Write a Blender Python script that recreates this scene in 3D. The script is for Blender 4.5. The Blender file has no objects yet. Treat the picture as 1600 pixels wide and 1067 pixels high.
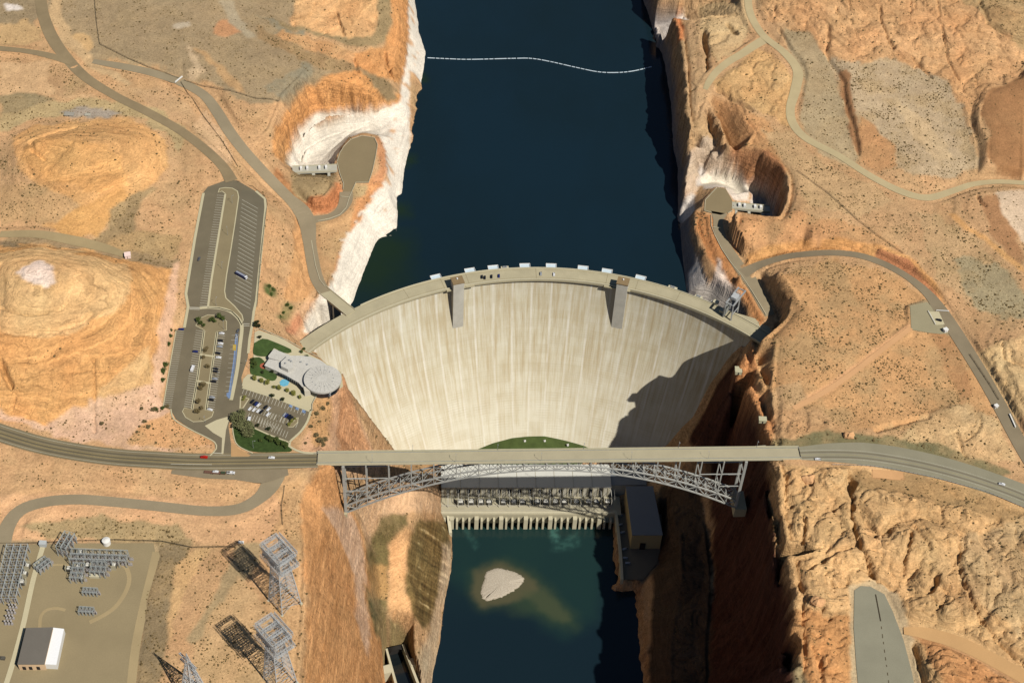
import bpy, math, random
import numpy as np
from mathutils import Vector, Matrix, geometry
random.seed(7)
PI = math.pi
SC = bpy.context.scene
COL = SC.collection

# ------------------------------------------------------------------ camera
F_PX, TH, ROLL = 2350.0, math.radians(43.5), math.radians(3.4)
fwd = np.array([0, math.sin(TH), -math.cos(TH)])
rt0 = np.array([1.0, 0, 0]); up0 = np.cross(rt0, fwd)
RT = math.cos(ROLL) * rt0 + math.sin(ROLL) * up0
UP = -math.sin(ROLL) * rt0 + math.cos(ROLL) * up0
def ray(px, py): return fwd + RT * (px - 800) / F_PX + UP * (533.5 - py) / F_PX
CAM = np.array([0, 0, 213.0]) - ray(872, 712) * (F_PX / 1.951)
def P(px, py, z):
    d = ray(px, py); t = (z - CAM[2]) / d[2]
    q = CAM + d * t
    return (float(q[0]), float(q[1]), float(z))
def PQ(pts): return [P(*p) for p in pts]
def PZ(pts, z): return [P(a, b, z) for a, b in pts]
def proj(X, Y, Z):
    dx, dy, dz = X - CAM[0], Y - CAM[1], Z - CAM[2]
    w = dx * fwd[0] + dy * fwd[1] + dz * fwd[2]
    return (800 + F_PX * (dx * RT[0] + dy * RT[1] + dz * RT[2]) / w,
            533.5 - F_PX * (dx * UP[0] + dy * UP[1] + dz * UP[2]) / w)
SUN = np.array([0.62, -0.58, 1.0]); SUN /= np.linalg.norm(SUN)   # direction to the sun

# ------------------------------------------------------------------ tags and meshes
def tag(o, label=None, cat=None, group=None, kind=None):
    if label: o['label'] = label
    if cat: o['category'] = cat
    if group: o['group'] = group
    if kind: o['kind'] = kind
    return o
def empty(name, loc, rz=0.0):
    o = bpy.data.objects.new(name, None); o.empty_display_size = 0.5
    o.location = loc; o.rotation_euler = (0, 0, rz); COL.objects.link(o)
    return o
class MB:
    def __init__(s): s.v = []; s.f = []; s.m = []
    def add(s, vs, fs, m=0):
        n = len(s.v); s.v += [tuple(v) for v in vs]
        s.f += [tuple(i + n for i in f) for f in fs]; s.m += [m] * len(fs)
        return s
    def box(s, c, d, rz=0.0, m=0, taper=1.0):
        hx, hy, hz = d[0] / 2, d[1] / 2, d[2] / 2; cs, sn = math.cos(rz), math.sin(rz); vs = []
        for k in (-1, 1):
            t = taper if k > 0 else 1.0
            for a, b in ((-1, -1), (1, -1), (1, 1), (-1, 1)):
                x, y = a * hx * t, b * hy * t
                vs.append((c[0] + x * cs - y * sn, c[1] + x * sn + y * cs, c[2] + k * hz))
        return s.add(vs, [(3, 2, 1, 0), (4, 5, 6, 7), (0, 1, 5, 4), (1, 2, 6, 5), (2, 3, 7, 6), (3, 0, 4, 7)], m)
    def prism(s, poly, z0, z1, m=0):
        a = sum(poly[i][0] * poly[(i + 1) % len(poly)][1] - poly[(i + 1) % len(poly)][0] * poly[i][1] for i in range(len(poly)))
        if a < 0: poly = poly[::-1]
        n = len(poly)
        vs = [(p[0], p[1], z0) for p in poly] + [(p[0], p[1], z1) for p in poly]
        fs = [tuple(range(n - 1, -1, -1)), tuple(range(n, 2 * n))] + [(i, (i + 1) % n, n + (i + 1) % n, n + i) for i in range(n)]
        return s.add(vs, fs, m)
    def beam(s, p, q, w, h=None, m=0):
        h = h or w; p = np.array(p, float); q = np.array(q, float); d = q - p; L = np.linalg.norm(d)
        if L < 1e-6: return s
        d /= L; ref = np.array([0, 0, 1.0]) if abs(d[2]) < 0.95 else np.array([0, 1.0, 0])
        a = np.cross(d, ref); a /= np.linalg.norm(a); b = np.cross(a, d)
        vs = []
        for e in (p, q):
            for u, v in ((-1, -1), (1, -1), (1, 1), (-1, 1)): vs.append(tuple(e + a * u * w / 2 + b * v * h / 2))
        return s.add(vs, [(0, 1, 2, 3), (7, 6, 5, 4), (0, 4, 5, 1), (1, 5, 6, 2), (2, 6, 7, 3), (3, 7, 4, 0)], m)
    def cyl(s, c, r, h, n=12, r2=None, m=0):
        r2 = r if r2 is None else r2
        vs = [(c[0] + r * math.cos(2 * PI * i / n), c[1] + r * math.sin(2 * PI * i / n), c[2]) for i in range(n)]
        vs += [(c[0] + r2 * math.cos(2 * PI * i / n), c[1] + r2 * math.sin(2 * PI * i / n), c[2] + h) for i in range(n)]
        return s.add(vs, [tuple(range(n - 1, -1, -1)), tuple(range(n, 2 * n))] + [(i, (i + 1) % n, n + (i + 1) % n, n + i) for i in range(n)], m)
    def mesh(s, name, org=(0, 0, 0)):
        me = bpy.data.meshes.new(name)
        me.from_pydata([(a - org[0], b - org[1], c - org[2]) for a, b, c in s.v], [], s.f)
        return me
    def build(s, name, mats, parent=None, smooth=False):
        org = (0, 0, 0)
        r_ = parent
        while r_ is not None and '_org' not in r_ and r_.parent is not None: r_ = r_.parent
        if r_ is not None: org = tuple(r_.get('_org', (0, 0, 0)))
        me = s.mesh(name, org)
        mats = mats if isinstance(mats, (list, tuple)) else [mats]
        for m in mats: me.materials.append(m)
        if len(mats) > 1: me.polygons.foreach_set('material_index', s.m)
        if smooth: me.polygons.foreach_set('use_smooth', [True] * len(me.polygons))
        me.update()
        o = bpy.data.objects.new(name, me); COL.objects.link(o)
        if parent is not None: o.parent = parent
        return o
def root(name, loc, label, cat, group=None):
    """Empty at a thing's base; children are given in world coordinates"""
    o = empty(name, loc); o['_org'] = [float(c) for c in loc]
    tag(o, label, cat, group); return o
def copy_tree(o, parent=None):
    c = o.copy(); COL.objects.link(c)
    if parent is not None: c.parent = parent
    for ch in list(o.children): copy_tree(ch, c)
    return c

# ------------------------------------------------------------------ noise
def _hash(ix, iy, iz, seed):
    h = (ix.astype(np.int64) * 374761393 + iy.astype(np.int64) * 668265263 + iz.astype(np.int64) * 2147483647 + seed * 974634777) & 0xFFFFFFFF
    h = ((h ^ (h >> 13)) * 1274126177) & 0xFFFFFFFF
    h = ((h ^ (h >> 16)) * 2246822519) & 0xFFFFFFFF
    return (h ^ (h >> 15)) & 0xFFFFFFFF
def perlin2(x, y, seed=0):
    x = np.asarray(x, float); y = np.asarray(y, float)
    ix = np.floor(x); iy = np.floor(y); fx = x - ix; fy = y - iy
    u = fx * fx * fx * (fx * (fx * 6 - 15) + 10); v = fy * fy * fy * (fy * (fy * 6 - 15) + 10)
    z0 = np.zeros_like(ix); r = []
    for a, b in ((0, 0), (1, 0), (0, 1), (1, 1)):
        ang = _hash(ix + a, iy + b, z0, seed) * (2 * PI / 4294967296.0)
        r.append(np.cos(ang) * (fx - a) + np.sin(ang) * (fy - b))
    return 1.5 * ((r[0] * (1 - u) + r[1] * u) * (1 - v) + (r[2] * (1 - u) + r[3] * u) * v)
def fbm(x, y, seed=0, o=4, g=0.5):
    t = 0; a = 1.0; n = 0
    for k in range(o):
        t = t + a * perlin2(x * 2 ** k + 17.3 * k, y * 2 ** k - 9.1 * k, seed + k); n += a; a *= g
    return t / n
def noise3(x, y, z, seed=0):
    ix = np.floor(x); iy = np.floor(y); iz = np.floor(z); fx, fy, fz = x - ix, y - iy, z - iz
    f = lambda t: t * t * (3 - 2 * t)
    u, v, w = f(fx), f(fy), f(fz); t = 0
    for a in (0, 1):
        for b in (0, 1):
            for c in (0, 1):
                t = t + (_hash(ix + a, iy + b, iz + c, seed) / 4294967296.0) * (u if a else 1 - u) * (v if b else 1 - v) * (w if c else 1 - w)
    return t * 2 - 1
def sstep(a, b, x):
    t = np.clip((x - a) / (b - a), 0, 1); return t * t * (3 - 2 * t)

# ------------------------------------------------------------------ materials
LK = 1.5
def lin(c, k=1.0):
    r = []
    for v in c:
        v = v / 255.0
        v = v / 12.92 if v <= 0.04045 else ((v + 0.055) / 1.055) ** 2.4
        r.append(v / LK * k)
    return tuple(r)
def mat(name, rgb, rough=0.8, metal=0.0, var=0.0, scale=1.0, bump=0.0, spec=0.3, k=1.0, emit=None):
    """a procedural material: noise varies the base colour, another noise bumps it"""
    m = bpy.data.materials.new(name); m.use_nodes = True; nt = m.node_tree; N = nt.nodes; L = nt.links
    b = N['Principled BSDF']; c = lin(rgb, k)
    b.inputs['Roughness'].default_value = rough; b.inputs['Metallic'].default_value = metal
    b.inputs['Specular IOR Level'].default_value = spec
    tc = N.new('ShaderNodeTexCoord')
    nz = N.new('ShaderNodeTexNoise'); nz.inputs['Scale'].default_value = scale; nz.inputs['Detail'].default_value = 6
    L.new(tc.outputs['Object'], nz.inputs['Vector'])
    cr = N.new('ShaderNodeValToRGB')
    v = max(var, 0.04)
    cr.color_ramp.elements[0].position = 0.3; cr.color_ramp.elements[1].position = 0.7
    cr.color_ramp.elements[0].color = (*[x * (1 - v) for x in c], 1); cr.color_ramp.elements[1].color = (*[min(1, x * (1 + v)) for x in c], 1)
    L.new(nz.outputs['Fac'], cr.inputs['Fac']); L.new(cr.outputs['Color'], b.inputs['Base Color'])
    if bump:
        bp = N.new('ShaderNodeBump'); bp.inputs['Strength'].default_value = bump; bp.inputs['Distance'].default_value = 0.3
        L.new(nz.outputs['Fac'], bp.inputs['Height']); L.new(bp.outputs['Normal'], b.inputs['Normal'])
    return m
class G:
    """tiny helper to write shader graphs"""
    def __init__(s, name):
        s.m = bpy.data.materials.new(name); s.m.use_nodes = True; s.nt = s.m.node_tree
        s.b = s.nt.nodes['Principled BSDF']
    def n(s, t, **kw):
        x = s.nt.nodes.new('ShaderNode' + t)
        for k, v in kw.items():
            if k.startswith('i_'):
                x.inputs[int(k[2:]) if k[2:].isdigit() else k[2:].replace('_', ' ')].default_value = v
            else: setattr(x, k, v)
        return x
    def l(s, a, b): s.nt.links.new(a, b)
    def math(s, op, a, b=None, clamp=False):
        x = s.n('Math', operation=op); x.use_clamp = clamp
        for i, q in enumerate((a, b)):
            if q is None: continue
            if isinstance(q, (int, float)): x.inputs[i].default_value = q
            else: s.l(q, x.inputs[i])
        return x.outputs[0]
    def mix(s, fac, a, b, blend='MIX'):
        x = s.n('Mix', data_type='RGBA', blend_type=blend)
        for i, q in ((0, fac), (6, a), (7, b)):
            if isinstance(q, (int, float)): x.inputs[i].default_value = q
            elif isinstance(q, tuple): x.inputs[i].default_value = (*q, 1)
            else: s.l(q, x.inputs[i])
        return x.outputs[2]
    def noise(s, vec, scale, detail=4, rough=0.55, dist=0.0):
        x = s.n('TexNoise'); x.inputs['Scale'].default_value = scale; x.inputs['Detail'].default_value = detail
        x.inputs['Roughness'].default_value = rough; x.inputs['Distortion'].default_value = dist
        if vec is not None: s.l(vec, x.inputs['Vector'])
        return x.outputs['Fac']
    def mapping(s, vec, scale=(1, 1, 1), rot=(0, 0, 0), loc=(0, 0, 0)):
        x = s.n('Mapping'); x.inputs['Scale'].default_value = scale; x.inputs['Rotation'].default_value = rot; x.inputs['Location'].default_value = loc
        s.l(vec, x.inputs['Vector']); return x.outputs[0]
    def ramp(s, fac, stops):
        x = s.n('ValToRGB'); e = x.color_ramp.elements
        while len(e) < len(stops): e.new(0.5)
        for q, (p, c) in zip(e, stops):
            q.position = p; q.color = (c, c, c, 1) if isinstance(c, (int, float)) else (*c, 1)
        s.l(fac, x.inputs['Fac']); return x.outputs['Color']
    def maprange(s, v, a, b, c, d):
        x = s.n('MapRange'); x.inputs[1].default_value = a; x.inputs[2].default_value = b; x.inputs[3].default_value = c; x.inputs[4].default_value = d
        s.l(v, x.inputs[0]); return x.outputs[0]
    def bump(s, h, strength, dist, prev=None):
        x = s.n('Bump'); x.inputs['Strength'].default_value = strength; x.inputs['Distance'].default_value = dist
        s.l(h, x.inputs['Height'])
        if prev is not None: s.l(prev, x.inputs['Normal'])
        return x.outputs[0]
# ------------------------------------------------------------------ dam geometry (needed by the terrain)
DC = (1.0, -38.0); RD, RU, ZC = 278.4, 291.7, 177.0
def g_off(h): return 0.0835 * h + 0.001745 * h * h
def dam_pt(deg, h, extra=0.0):
    a = math.radians(deg); r = RD - g_off(h) - extra
    return (DC[0] + r * math.sin(a), DC[1] + r * math.cos(a), ZC - h)
def face_hit(px, py):
    """where the sight line through a pixel meets the downstream face"""
    d = ray(px, py); lo = None
    for i in range(2500):
        z = 176.5 - i * 0.08
        t = (z - CAM[2]) / d[2]; q = CAM + d * t
        r = math.hypot(q[0] - DC[0], q[1] - DC[1])
        if r >= RD - g_off(ZC - z): return (float(q[0]), float(q[1]), float(z))
    return P(px, py, 17)
LAKE, RIVER = 150.0, 0.0

# ------------------------------------------------------------------ break lines: (pixel x, pixel y, height)
BL = []
def line(pts, z=None):
    BL.append([P(*p) if z is None else P(p[0], p[1], z) for p in pts])
def world(pts): BL.append([tuple(p) for p in pts])
shoreL = [(632,-60),(643,-20),(650,10),(655,50),(666,82),(662,110),(655,147),(650,175),(642,225),(632,265),(629,304),(620,307),(622,340),(621,367),(618,373),(592,372),(585,387),(562,442),(550,477),(543,492)]
shoreR = [(985,-60),(1005,0),(1020,37),(1034,75),(1041,112),(1046,140),(1050,175),(1052,225),(1060,265),(1060,317),(1065,392),(1071,450),(1073,462)]
line(shoreL, 150); line(shoreR, 150)
def shift(pts, z, dx, z2):
    q = [P(a, b, z) for a, b in pts]; BL.append([(x + dx, y, z2) for x, y, _ in q])
shift(shoreL, 150, 7, 132); shift(shoreL[:-4], 150, 22, 100)
shift(shoreR, 150, -4, 132); shift(shoreR[:-2], 150, -14, 100)
line([(700,-60),(700,100),(700,250),(690,380),(720,405)], 70); line([(960,-60),(960,100),(980,250),(990,380),(960,410)], 70)
line([(830,-60),(830,100),(830,250),(830,390)], 60)
# left shore: top of the bleached band
ringL = [(622,-60),(637,0),(640,50),(634,100),(628,130),(626,160),(600,171),(545,181),(500,192),(470,210),(456,235),(452,256)]
line(ringL, 171)
line([(608,300),(597,287),(575,312),(560,345),(540,385),(525,422),(517,447)][1:], 171)
line([(622,-60,186),(622,0,188),(624,50,188),(618,100,186),(606,135,186),(588,150,188),(540,158,190),(490,172,190),(455,195,192),(437,225,193),(430,255,192)])
line([(596,-60,200),(600,0,202),(600,50,200),(560,70,202),(500,60,206),(450,30,210),(400,-10,213)])
# outer spit of white rock right of the inlet channel
line([(650,120,160),(640,170,160),(632,215,160),(622,260,158),(618,295,155)])
line([(612,190,163),(612,230,163),(608,275,165),(606,305,168)])
line([(598,210,158),(575,200,156),(540,205,154),(510,215,153),(480,232,152),(465,255,152),(500,250,152),(520,232,153),(545,212,154)])
line([(600,180,163),(550,190,160),(505,200,158),(475,222,157),(460,245,157)])
padL = [(527,253),(531,240),(538,229),(548,219),(565,213),(585,216),(590,227),(587,245),(582,268),(576,286),(556,286),(551,298),(546,309),(533,308),(537,296),(536,286),(530,270)]
line(padL + [padL[0]], 178)
line([(524,252),(534,228),(547,215),(566,208),(588,211),(596,224),(603,245),(604,268),(596,286),(580,300),(560,345)], 174)
line([(519,255),(530,226),(545,211)], 162)
# small hill between the left road and the intake
line([(455,276),(490,277),(520,280),(519,290),(509,304),(495,310),(478,306),(462,290),(455,276)], 192)
line([(475,288),(500,290)], 193)
line([(440,283,186),(447,300,184),(462,318,180),(480,329,178.5),(500,332,178),(516,328,178),(527,316,178),(532,302,178),(529,285,178),(524,277,178)])
line([(456,268),(470,270),(490,270),(510,268),(524,266)], 160)
# left road down to the crest
roadL = [(280,128,214),(300,137,213),(322,152,212),(340,176,210),(358,205,208),(380,234,204),(405,262,198),(430,288,191),(452,310,186),(470,328,182),(480,348,180),(484,380,178.5),(489,410,178),(495,435,178),(505,455,178)]
line([(a - 7, b + 4, c) for a, b, c in roadL]); line([(a + 7, b - 4, c) for a, b, c in roadL])
line([(500,340),(530,330),(548,312),(520,340),(496,350),(500,400),(508,430),(516,445)], 178.5)
line([(515,440),(508,458),(500,466),(488,470)], 177)
# notch under the little road bridge
line([(520,470,158),(510,490,150),(505,510,140),(498,522,145),(530,478,150)])
line([(480,500,168),(470,520,172),(460,535,176),(490,480,172)])
line([(400,420,205),(440,420,196),(470,430,184)]); line([(420,480,203),(450,480,190),(475,490,178)]); line([(430,520,205),(450,515,192),(462,522,182)])
line([(425,330,206),(440,380,200),(455,420,192),(460,450,188)])
# visitor centre and parking terrace
line([(400,310),(412,320),(398,500),(400,520),(450,540),(475,552),(500,565),(525,580),(532,600),(520,612),(490,622),(482,650),(470,690)], 213)
line([(365,290),(330,300),(312,320),(285,480),(250,635)], 213)
line([(340,400),(330,480),(350,560),(330,620),(380,560),(430,580),(420,640),(360,660)], 213)
line([(467,548,190),(480,560,188)])
# slope from the visitor centre to the dam and the river
line([(500,640,212),(505,670,211),(500,700,212)])
line([(530,620,200),(520,660,198),(522,700,200)])
lcont = [(500,553),(512,568),(524,582),(536,597),(545,618),(552,639),(556,657),(561,675),(568,691),(575,706)]
lc3 = [face_hit(*p) for p in lcont]
world([(-226, 128, 180), (-232, 140, 180)])
world(lc3)
world([dam_pt(d, ZC - z) for d, z in ((-40, 30), (-34, 20), (-28, 12), (-19, 6), (-9.8, 6), (-1.7, 6), (2.5, 6), (8.7, 6), (16, 12), (23, 22))])
rcont = [(1042,697),(1075,659),(1102,634),(1112,596),(1130,572),(1145,554),(1160,540),(1175,530)]
world([face_hit(*p) for p in rcont])
world([(-101, 112, 8), (-60, 112, 7), (0, 115, 7), (60, 118, 7), (66, 102, -2), (-98, 98, -2)]); world([(-92, 82, -6), (-40, 86, -6), (20, 90, -6), (63, 92, -6)])
# the ground beneath the dam, and the lake bed against its upstream face
for ex, zz in ((-3, 20), (-16, 25)):
    world([(DC[0] + (RU + ex) * math.sin(math.radians(d)), DC[1] + (RU + ex) * math.cos(math.radians(d)), zz) for d in range(-36, 30, 3)])
world([(DC[0] + 250 * math.sin(math.radians(d)), DC[1] + 250 * math.cos(math.radians(d)), 12) for d in range(-36, 27, 3)])
# ---- left canyon wall below the dam
line([(495,728,212),(484,742,209),(462,765,207),(470,800,206.5),(474,850,206),(476,900,205),(474,960,204),(468,1030,203),(462,1100,202)])
line([(500,748,196),(505,790,188),(510,840,180),(512,900,176),(512,960,172),(512,1030,168),(510,1100,166)])
line([(541,797,150),(548,780,148),(560,800,136),(571,830,118),(573,870,108),(574,910,98),(577,950,90),(583,990,82),(590,1030,74),(597,1070,68),(603,1100,64)])
line([(528,730,186),(545,745,172),(560,720,168),(575,740,140),(600,745,116),(640,745,92),(665,742,70),(684,740,40)])
line([(590,790,112),(620,775,98),(650,772,84),(672,778,66),(684,795,40)])
line([(578,840,90),(585,890,72),(590,940,62),(600,985,52),(612,1010,46)])
line([(610,815,96),(604,850,80),(606,890,66),(604,940,58),(606,975,52),(625,1000,42)])
line([(648,800,84),(640,840,74),(637,880,66),(633,915,60),(646,925,56),(650,950,48),(646,985,40),(650,1010,34),(655,1040,26)])
line([(688,812,26),(696,840,22),(694,870,20),(690,900,17),(684,925,14),(680,960,12),(676,1000,10),(668,1040,8),(664,1100,6)])
shoreRL = [(699,806),(705,830),(706,862),(703,890),(696,925),(691,955),(687,1000),(678,1040),(673,1067),(668,1110)]
line(shoreRL, 0); shift(shoreRL, 0, 6, -5)
line([(688,770,20),(690,800,14),(697,806,2)])
line([(606,1020,30),(606,1067,24),(606,1110,20)]); line([(648,1015,30),(655,1067,20),(655,1110,18)])
line([(612,1030,2),(614,1067,0),(616,1110,-2)]); line([(636,1020,2),(644,1067,0),(646,1110,-2)])
line([(740,830),(740,900),(730,1000),(725,1110)], -8); line([(930,850),(940,900),(960,1000),(960,1110)], -8)
line([(850,830),(850,950),(850,1110)], -9)
# ---- right canyon below the dam
shoreRR = [(960,806),(964,850),(968,905),(984,915),(996,930),(998,960),(997,1000),(1001,1030),(1003,1067),(1006,1110)]
line(shoreRR, 0); shift(shoreRR, 0, -6, -5)
line([(966,806,14),(970,850,14),(974,900,14),(1000,905,14),(1028,880,16),(1030,845,18),(1035,800,22)])
line([(1000,930,8),(1008,960,12),(1010,1000,12),(1012,1040,14),(1016,1110,14)])
line([(1035,770,34),(1050,800,44),(1062,840,50),(1066,890,48),(1060,940,36),(1050,1000,34),(1050,1110,34)])
line([(1090,760,62),(1106,800,62),(1110,850,56),(1116,900,50),(1114,950,44),(1108,1000,40),(1108,1060,38),(1108,1110,36)])
line([(1112,700,70),(1140,740,96),(1150,785,130),(1162,850,118),(1168,920,108),(1170,980,102),(1172,1050,96),(1172,1110,92)])
line([(1150,690,140),(1185,740,168),(1192,800,165),(1200,860,158),(1206,930,150),(1208,990,146),(1212,1050,142),(1214,1110,140)])
rimR = [(1180,540,205),(1162,552,194),(1150,566,190),(1147,590,188),(1158,612,189),(1180,634,195),(1192,656,201),(1198,690,208),(1203,735,208),(1202,790,206),(1208,830,206),(1214,870,205),(1232,910,205),(1243,935,205),(1240,965,204),(1232,1000,204),(1234,1040,204),(1244,1080,204),(1246,1110,204)]
line(rimR)
line([(a + 14, b, c + 4) for a, b, c in rimR[8:]]); line([(1180,541,207),(1186,560,208),(1192,580,209),(1199,602,209),(1205,628,209),(1207,660,210),(1209,690,211)]); line([(1176,560,188),(1182,584,188),(1190,606,190),(1197,630,194),(1200,655,200)])
# ---- right shore above the dam
line([(1015,-60,190),(1030,0,192),(1036,20,196),(1050,28,200),(1060,45,203),(1065,75,205),(1069,112,206),(1071,170,205),(1078,215,200),(1081,238,192),(1075,256,184),(1068,290,180),(1066,312,178)])
line([(1082,238,176),(1100,250,172),(1095,275,166),(1090,300,172),(1075,318,165)])
line([(1086,330,180),(1084,352,180),(1098,385,181),(1110,407,181),(1120,430,181),(1133,442,180),(1150,452,180),(1170,480,179),(1184,500,178.5),(1190,510,178)])
padR = [(1101,331),(1102,313),(1120,293),(1134,295),(1144,313),(1144,330),(1126,336)]
line(padR + [padR[0]], 184)
roadR = [(1126,340,184),(1119,356,184),(1131,385,184),(1150,414,184),(1172,436,184),(1185,458,183),(1197,478,182),(1200,495,180)]
line([(a - 8, b + 2, c) for a, b, c in roadR]); line([(a + 8, b - 2, c) for a, b, c in roadR])
# channel and amphitheatre of the right intake
line([(1093,273),(1110,266),(1130,267),(1150,273),(1164,284),(1171,297)], 174)
line([(1098,288),(1115,284),(1135,288),(1150,296),(1160,308)], 163)
rimB = [(1148,231,207),(1163,228,208),(1179,230,209),(1201,245,211),(1220,260,212),(1229,279,212),(1229,301,212),(1224,320,212),(1216,337,212),(1201,335,212),(1182,333,210),(1166,331,208),(1152,329,206)]
line(rimB); _r = [P(*q) for q in rimB]; _c = P(1180,318,156)
for _k, _z in ((4.5, 192), (8.0, 157)):
    world([(q[0] + (_c[0] - q[0]) * _k / math.dist(q[:2], _c[:2]), q[1] + (_c[1] - q[1]) * _k / math.dist(q[:2], _c[:2]), _z) for q in _r[3:]])
line([(1172,312),(1185,318),(1195,328)], 155)
line([(1112,162,210),(1118,168,211),(1131,204,211),(1148,229,209)]); line([(1103,188,192),(1115,213,189),(1129,238,188),(1143,246,187)])
line([(1108,170,195),(1124,210,188),(1140,236,186)])
line([(1094,200,198),(1104,230,193),(1120,250,186),(1140,262,180)])
line([(1098,180,206),(1092,160,208)]); line([(1150,150,212),(1165,190,213),(1195,220,213),(1235,250,214),(1245,300,214),(1230,345,214)])
_e = [(1148,331,205),(1147,345,206),(1150,361,206),(1157,378,206),(1162,395,205),(1166,410,202)]; line(_e); world([(x - 3.2, y, 184.5) for x, y, z in [P(*q) for q in _e]])
line([(1167,410,206),(1172,398,205),(1200,388,208),(1240,380,211),(1280,376,213),(1320,380,215),(1360,390,216.5),(1400,405,217.5),(1440,432,217.5),(1470,462,217)])
roadB = [(1160,428,184),(1178,418,185.5),(1200,409,190),(1230,401,196),(1260,397,201),(1290,395,205),(1320,396,208),(1350,401,210),(1385,414,211.5),(1420,434,212.5),(1450,459,213),(1470,485,213),(1495,522,213),(1530,578,213),(1560,630,213),(1595,695,213),(1625,745,213)]
line([(a, b - 6, c) for a, b, c in roadB[2:]]); line([(a, b + 6, c) for a, b, c in roadB[2:]])
edgeR = [(1193,421,188),(1204,433,193),(1207,442,197),(1217,454,200),(1230,473,202),(1232,487,203),(1218,504,204),(1202,518,205),(1188,530,206)]
line(edgeR); world([(P(*q)[0] - 3.5, P(*q)[1] + 1, 183 - i_ * 2) for i_, q in enumerate(edgeR)]); line([(a + 26, b, 211) for a, b, c in edgeR])
line([(1215,418,193),(1235,412,198),(1262,408,202),(1300,408,206),(1340,414,209)]); line([(1225,432,200),(1240,445,204),(1300,430,206),(1380,440,211)])
for y, zz in ((470, 209), (520, 212), (560, 213), (610, 212), (650, 212)):
    line([(1270,y),(1340,y),(1420,y)], zz)
line([(1210,560,209),(1205,600,209),(1215,660,211)]); line([(1240,680),(1330,678),(1450,690),(1540,720)], 214)
# highways
hwL = [(-160,636,222),(-60,656,219),(0,676,217),(60,694,215.5),(120,706,214.5),(180,714,214),(240,718,213.5),(300,721,213.2),(360,721,213),(430,720,213),(497,719,213)]
hwR = [(1249,708,213),(1300,707,213),(1350,709,213),(1400,716,213),(1450,726,213),(1500,739,213),(1550,755,213),(1600,774,213),(1680,808,213),(1760,850,213)]
line([(a, b - 16, c) for a, b, c in hwL]); line([(a, b + 16, c) for a, b, c in hwL[:-1]])
line([(a, b - 22, c) for a, b, c in hwR]); line([(a, b + 22, c) for a, b, c in hwR[1:]])
# left terrain
line([(0,815),(120,775),(200,782),(300,792),(370,795),(420,760)], 208)
line([(0,1080),(0,860),(200,860),(240,870),(200,1080)], 203); line([(120,960),(60,1000)], 203)
line([(260,870,205),(280,950,205),(300,1080,205)]); line([(350,850),(420,900),(440,950),(420,1030),(400,1090)], 206)
line([(0,740),(100,745),(220,750),(320,760)], 211)
line([(0,215),(60,195),(160,190),(240,195),(270,230),(265,290),(200,320),(170,370),(90,358),(0,352)], 217)
line([(28,240),(60,214),(150,205),(215,215),(232,245),(190,285),(120,325),(60,300),(30,270),(28,240)], 226)
line([(50,225),(100,215),(160,222),(175,245),(120,270),(70,262),(52,243)], 233); line([(55,240),(75,250)], 228)
line([(0,372),(100,390),(200,400),(262,420),(278,450),(272,520),(252,600),(242,640),(160,648),(80,668),(0,648)], 216)
line([(0,392),(60,384),(150,402),(215,430),(240,475),(230,540),(205,590),(120,610),(0,600)], 229)
line([(0,410),(60,396),(140,412),(178,446),(165,480),(110,510),(40,518),(0,508)], 241)
line([(20,430),(55,412),(85,418),(95,440),(60,455),(25,445)], 247)
line([(0,560,236),(100,560,235),(180,540,233)])
line([(0,40,222),(60,60,221),(150,60,222),(300,60,222),(400,100,220),(200,130,219),(350,160,216),(420,200,210),(440,150,214)])
line([(0,100,220),(60,160,219),(160,160,218),(260,170,217),(300,220,215),(330,270,214)]); line([(470,-40),(200,-40),(0,-40)], 224)
line([(480,110,206),(540,130,200),(420,60,214),(500,90,206)])
# right terrain
line([(1085,30),(1100,80),(1110,130),(1100,170)], 208); line([(1150,20,212),(1140,100,210),(1180,60,212),(1170,-50,216)])
line([(1130,120,211),(1200,90,214),(1180,160,214),(1250,200,215),(1300,260,215),(1420,310,214),(1500,290,216),(1600,285,218)])
line([(1240,60,220),(1300,110,220),(1310,150,219),(1320,200,217),(1340,240,216)]); line([(1322,110,224),(1335,170,223),(1345,230,219)])
line([(1300,30),(1400,60),(1500,90),(1600,110)], 232); line([(1250,-40),(1400,-40),(1600,-40)], 240); line([(1560,30),(1640,60)], 246)
line([(1400,140),(1480,200),(1450,260)], 222)
line([(1600,125,238),(1565,135,236),(1545,145,236),(1533,165,236),(1530,190,235),(1545,215,234),(1543,245,232),(1560,262,228),(1600,268,228)])
line([(1592,118,229),(1550,128,228),(1524,150,228),(1514,185,226),(1524,215,225),(1528,250,223)])
line([(1250,330),(1320,350),(1400,380),(1480,440),(1530,520)], 216); line([(1480,350,217),(1560,440,219),(1600,470,222)])
line([(1540,310),(1600,400)], 224)
line([(1560,540),(1600,560),(1600,620),(1585,640)], 222); line([(1530,560),(1560,610)], 214)
line([(1230,760),(1300,770),(1400,760),(1500,790)], 213); line([(1300,850),(1400,850),(1500,860),(1600,850)], 216)
line([(1270,900,211),(1300,960,207),(1300,1060,207)]); line([(1450,950),(1540,960),(1640,960)], 216)
line([(1330,920),(1325,1000),(1345,1080),(1440,1080),(1420,1000),(1395,930),(1360,912),(1330,920)], 206)
line([(1430,980,207),(1500,1000,209),(1560,1030,211),(1620,1060,212)]); line([(1470,1050,220),(1540,1070,222)])
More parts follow.
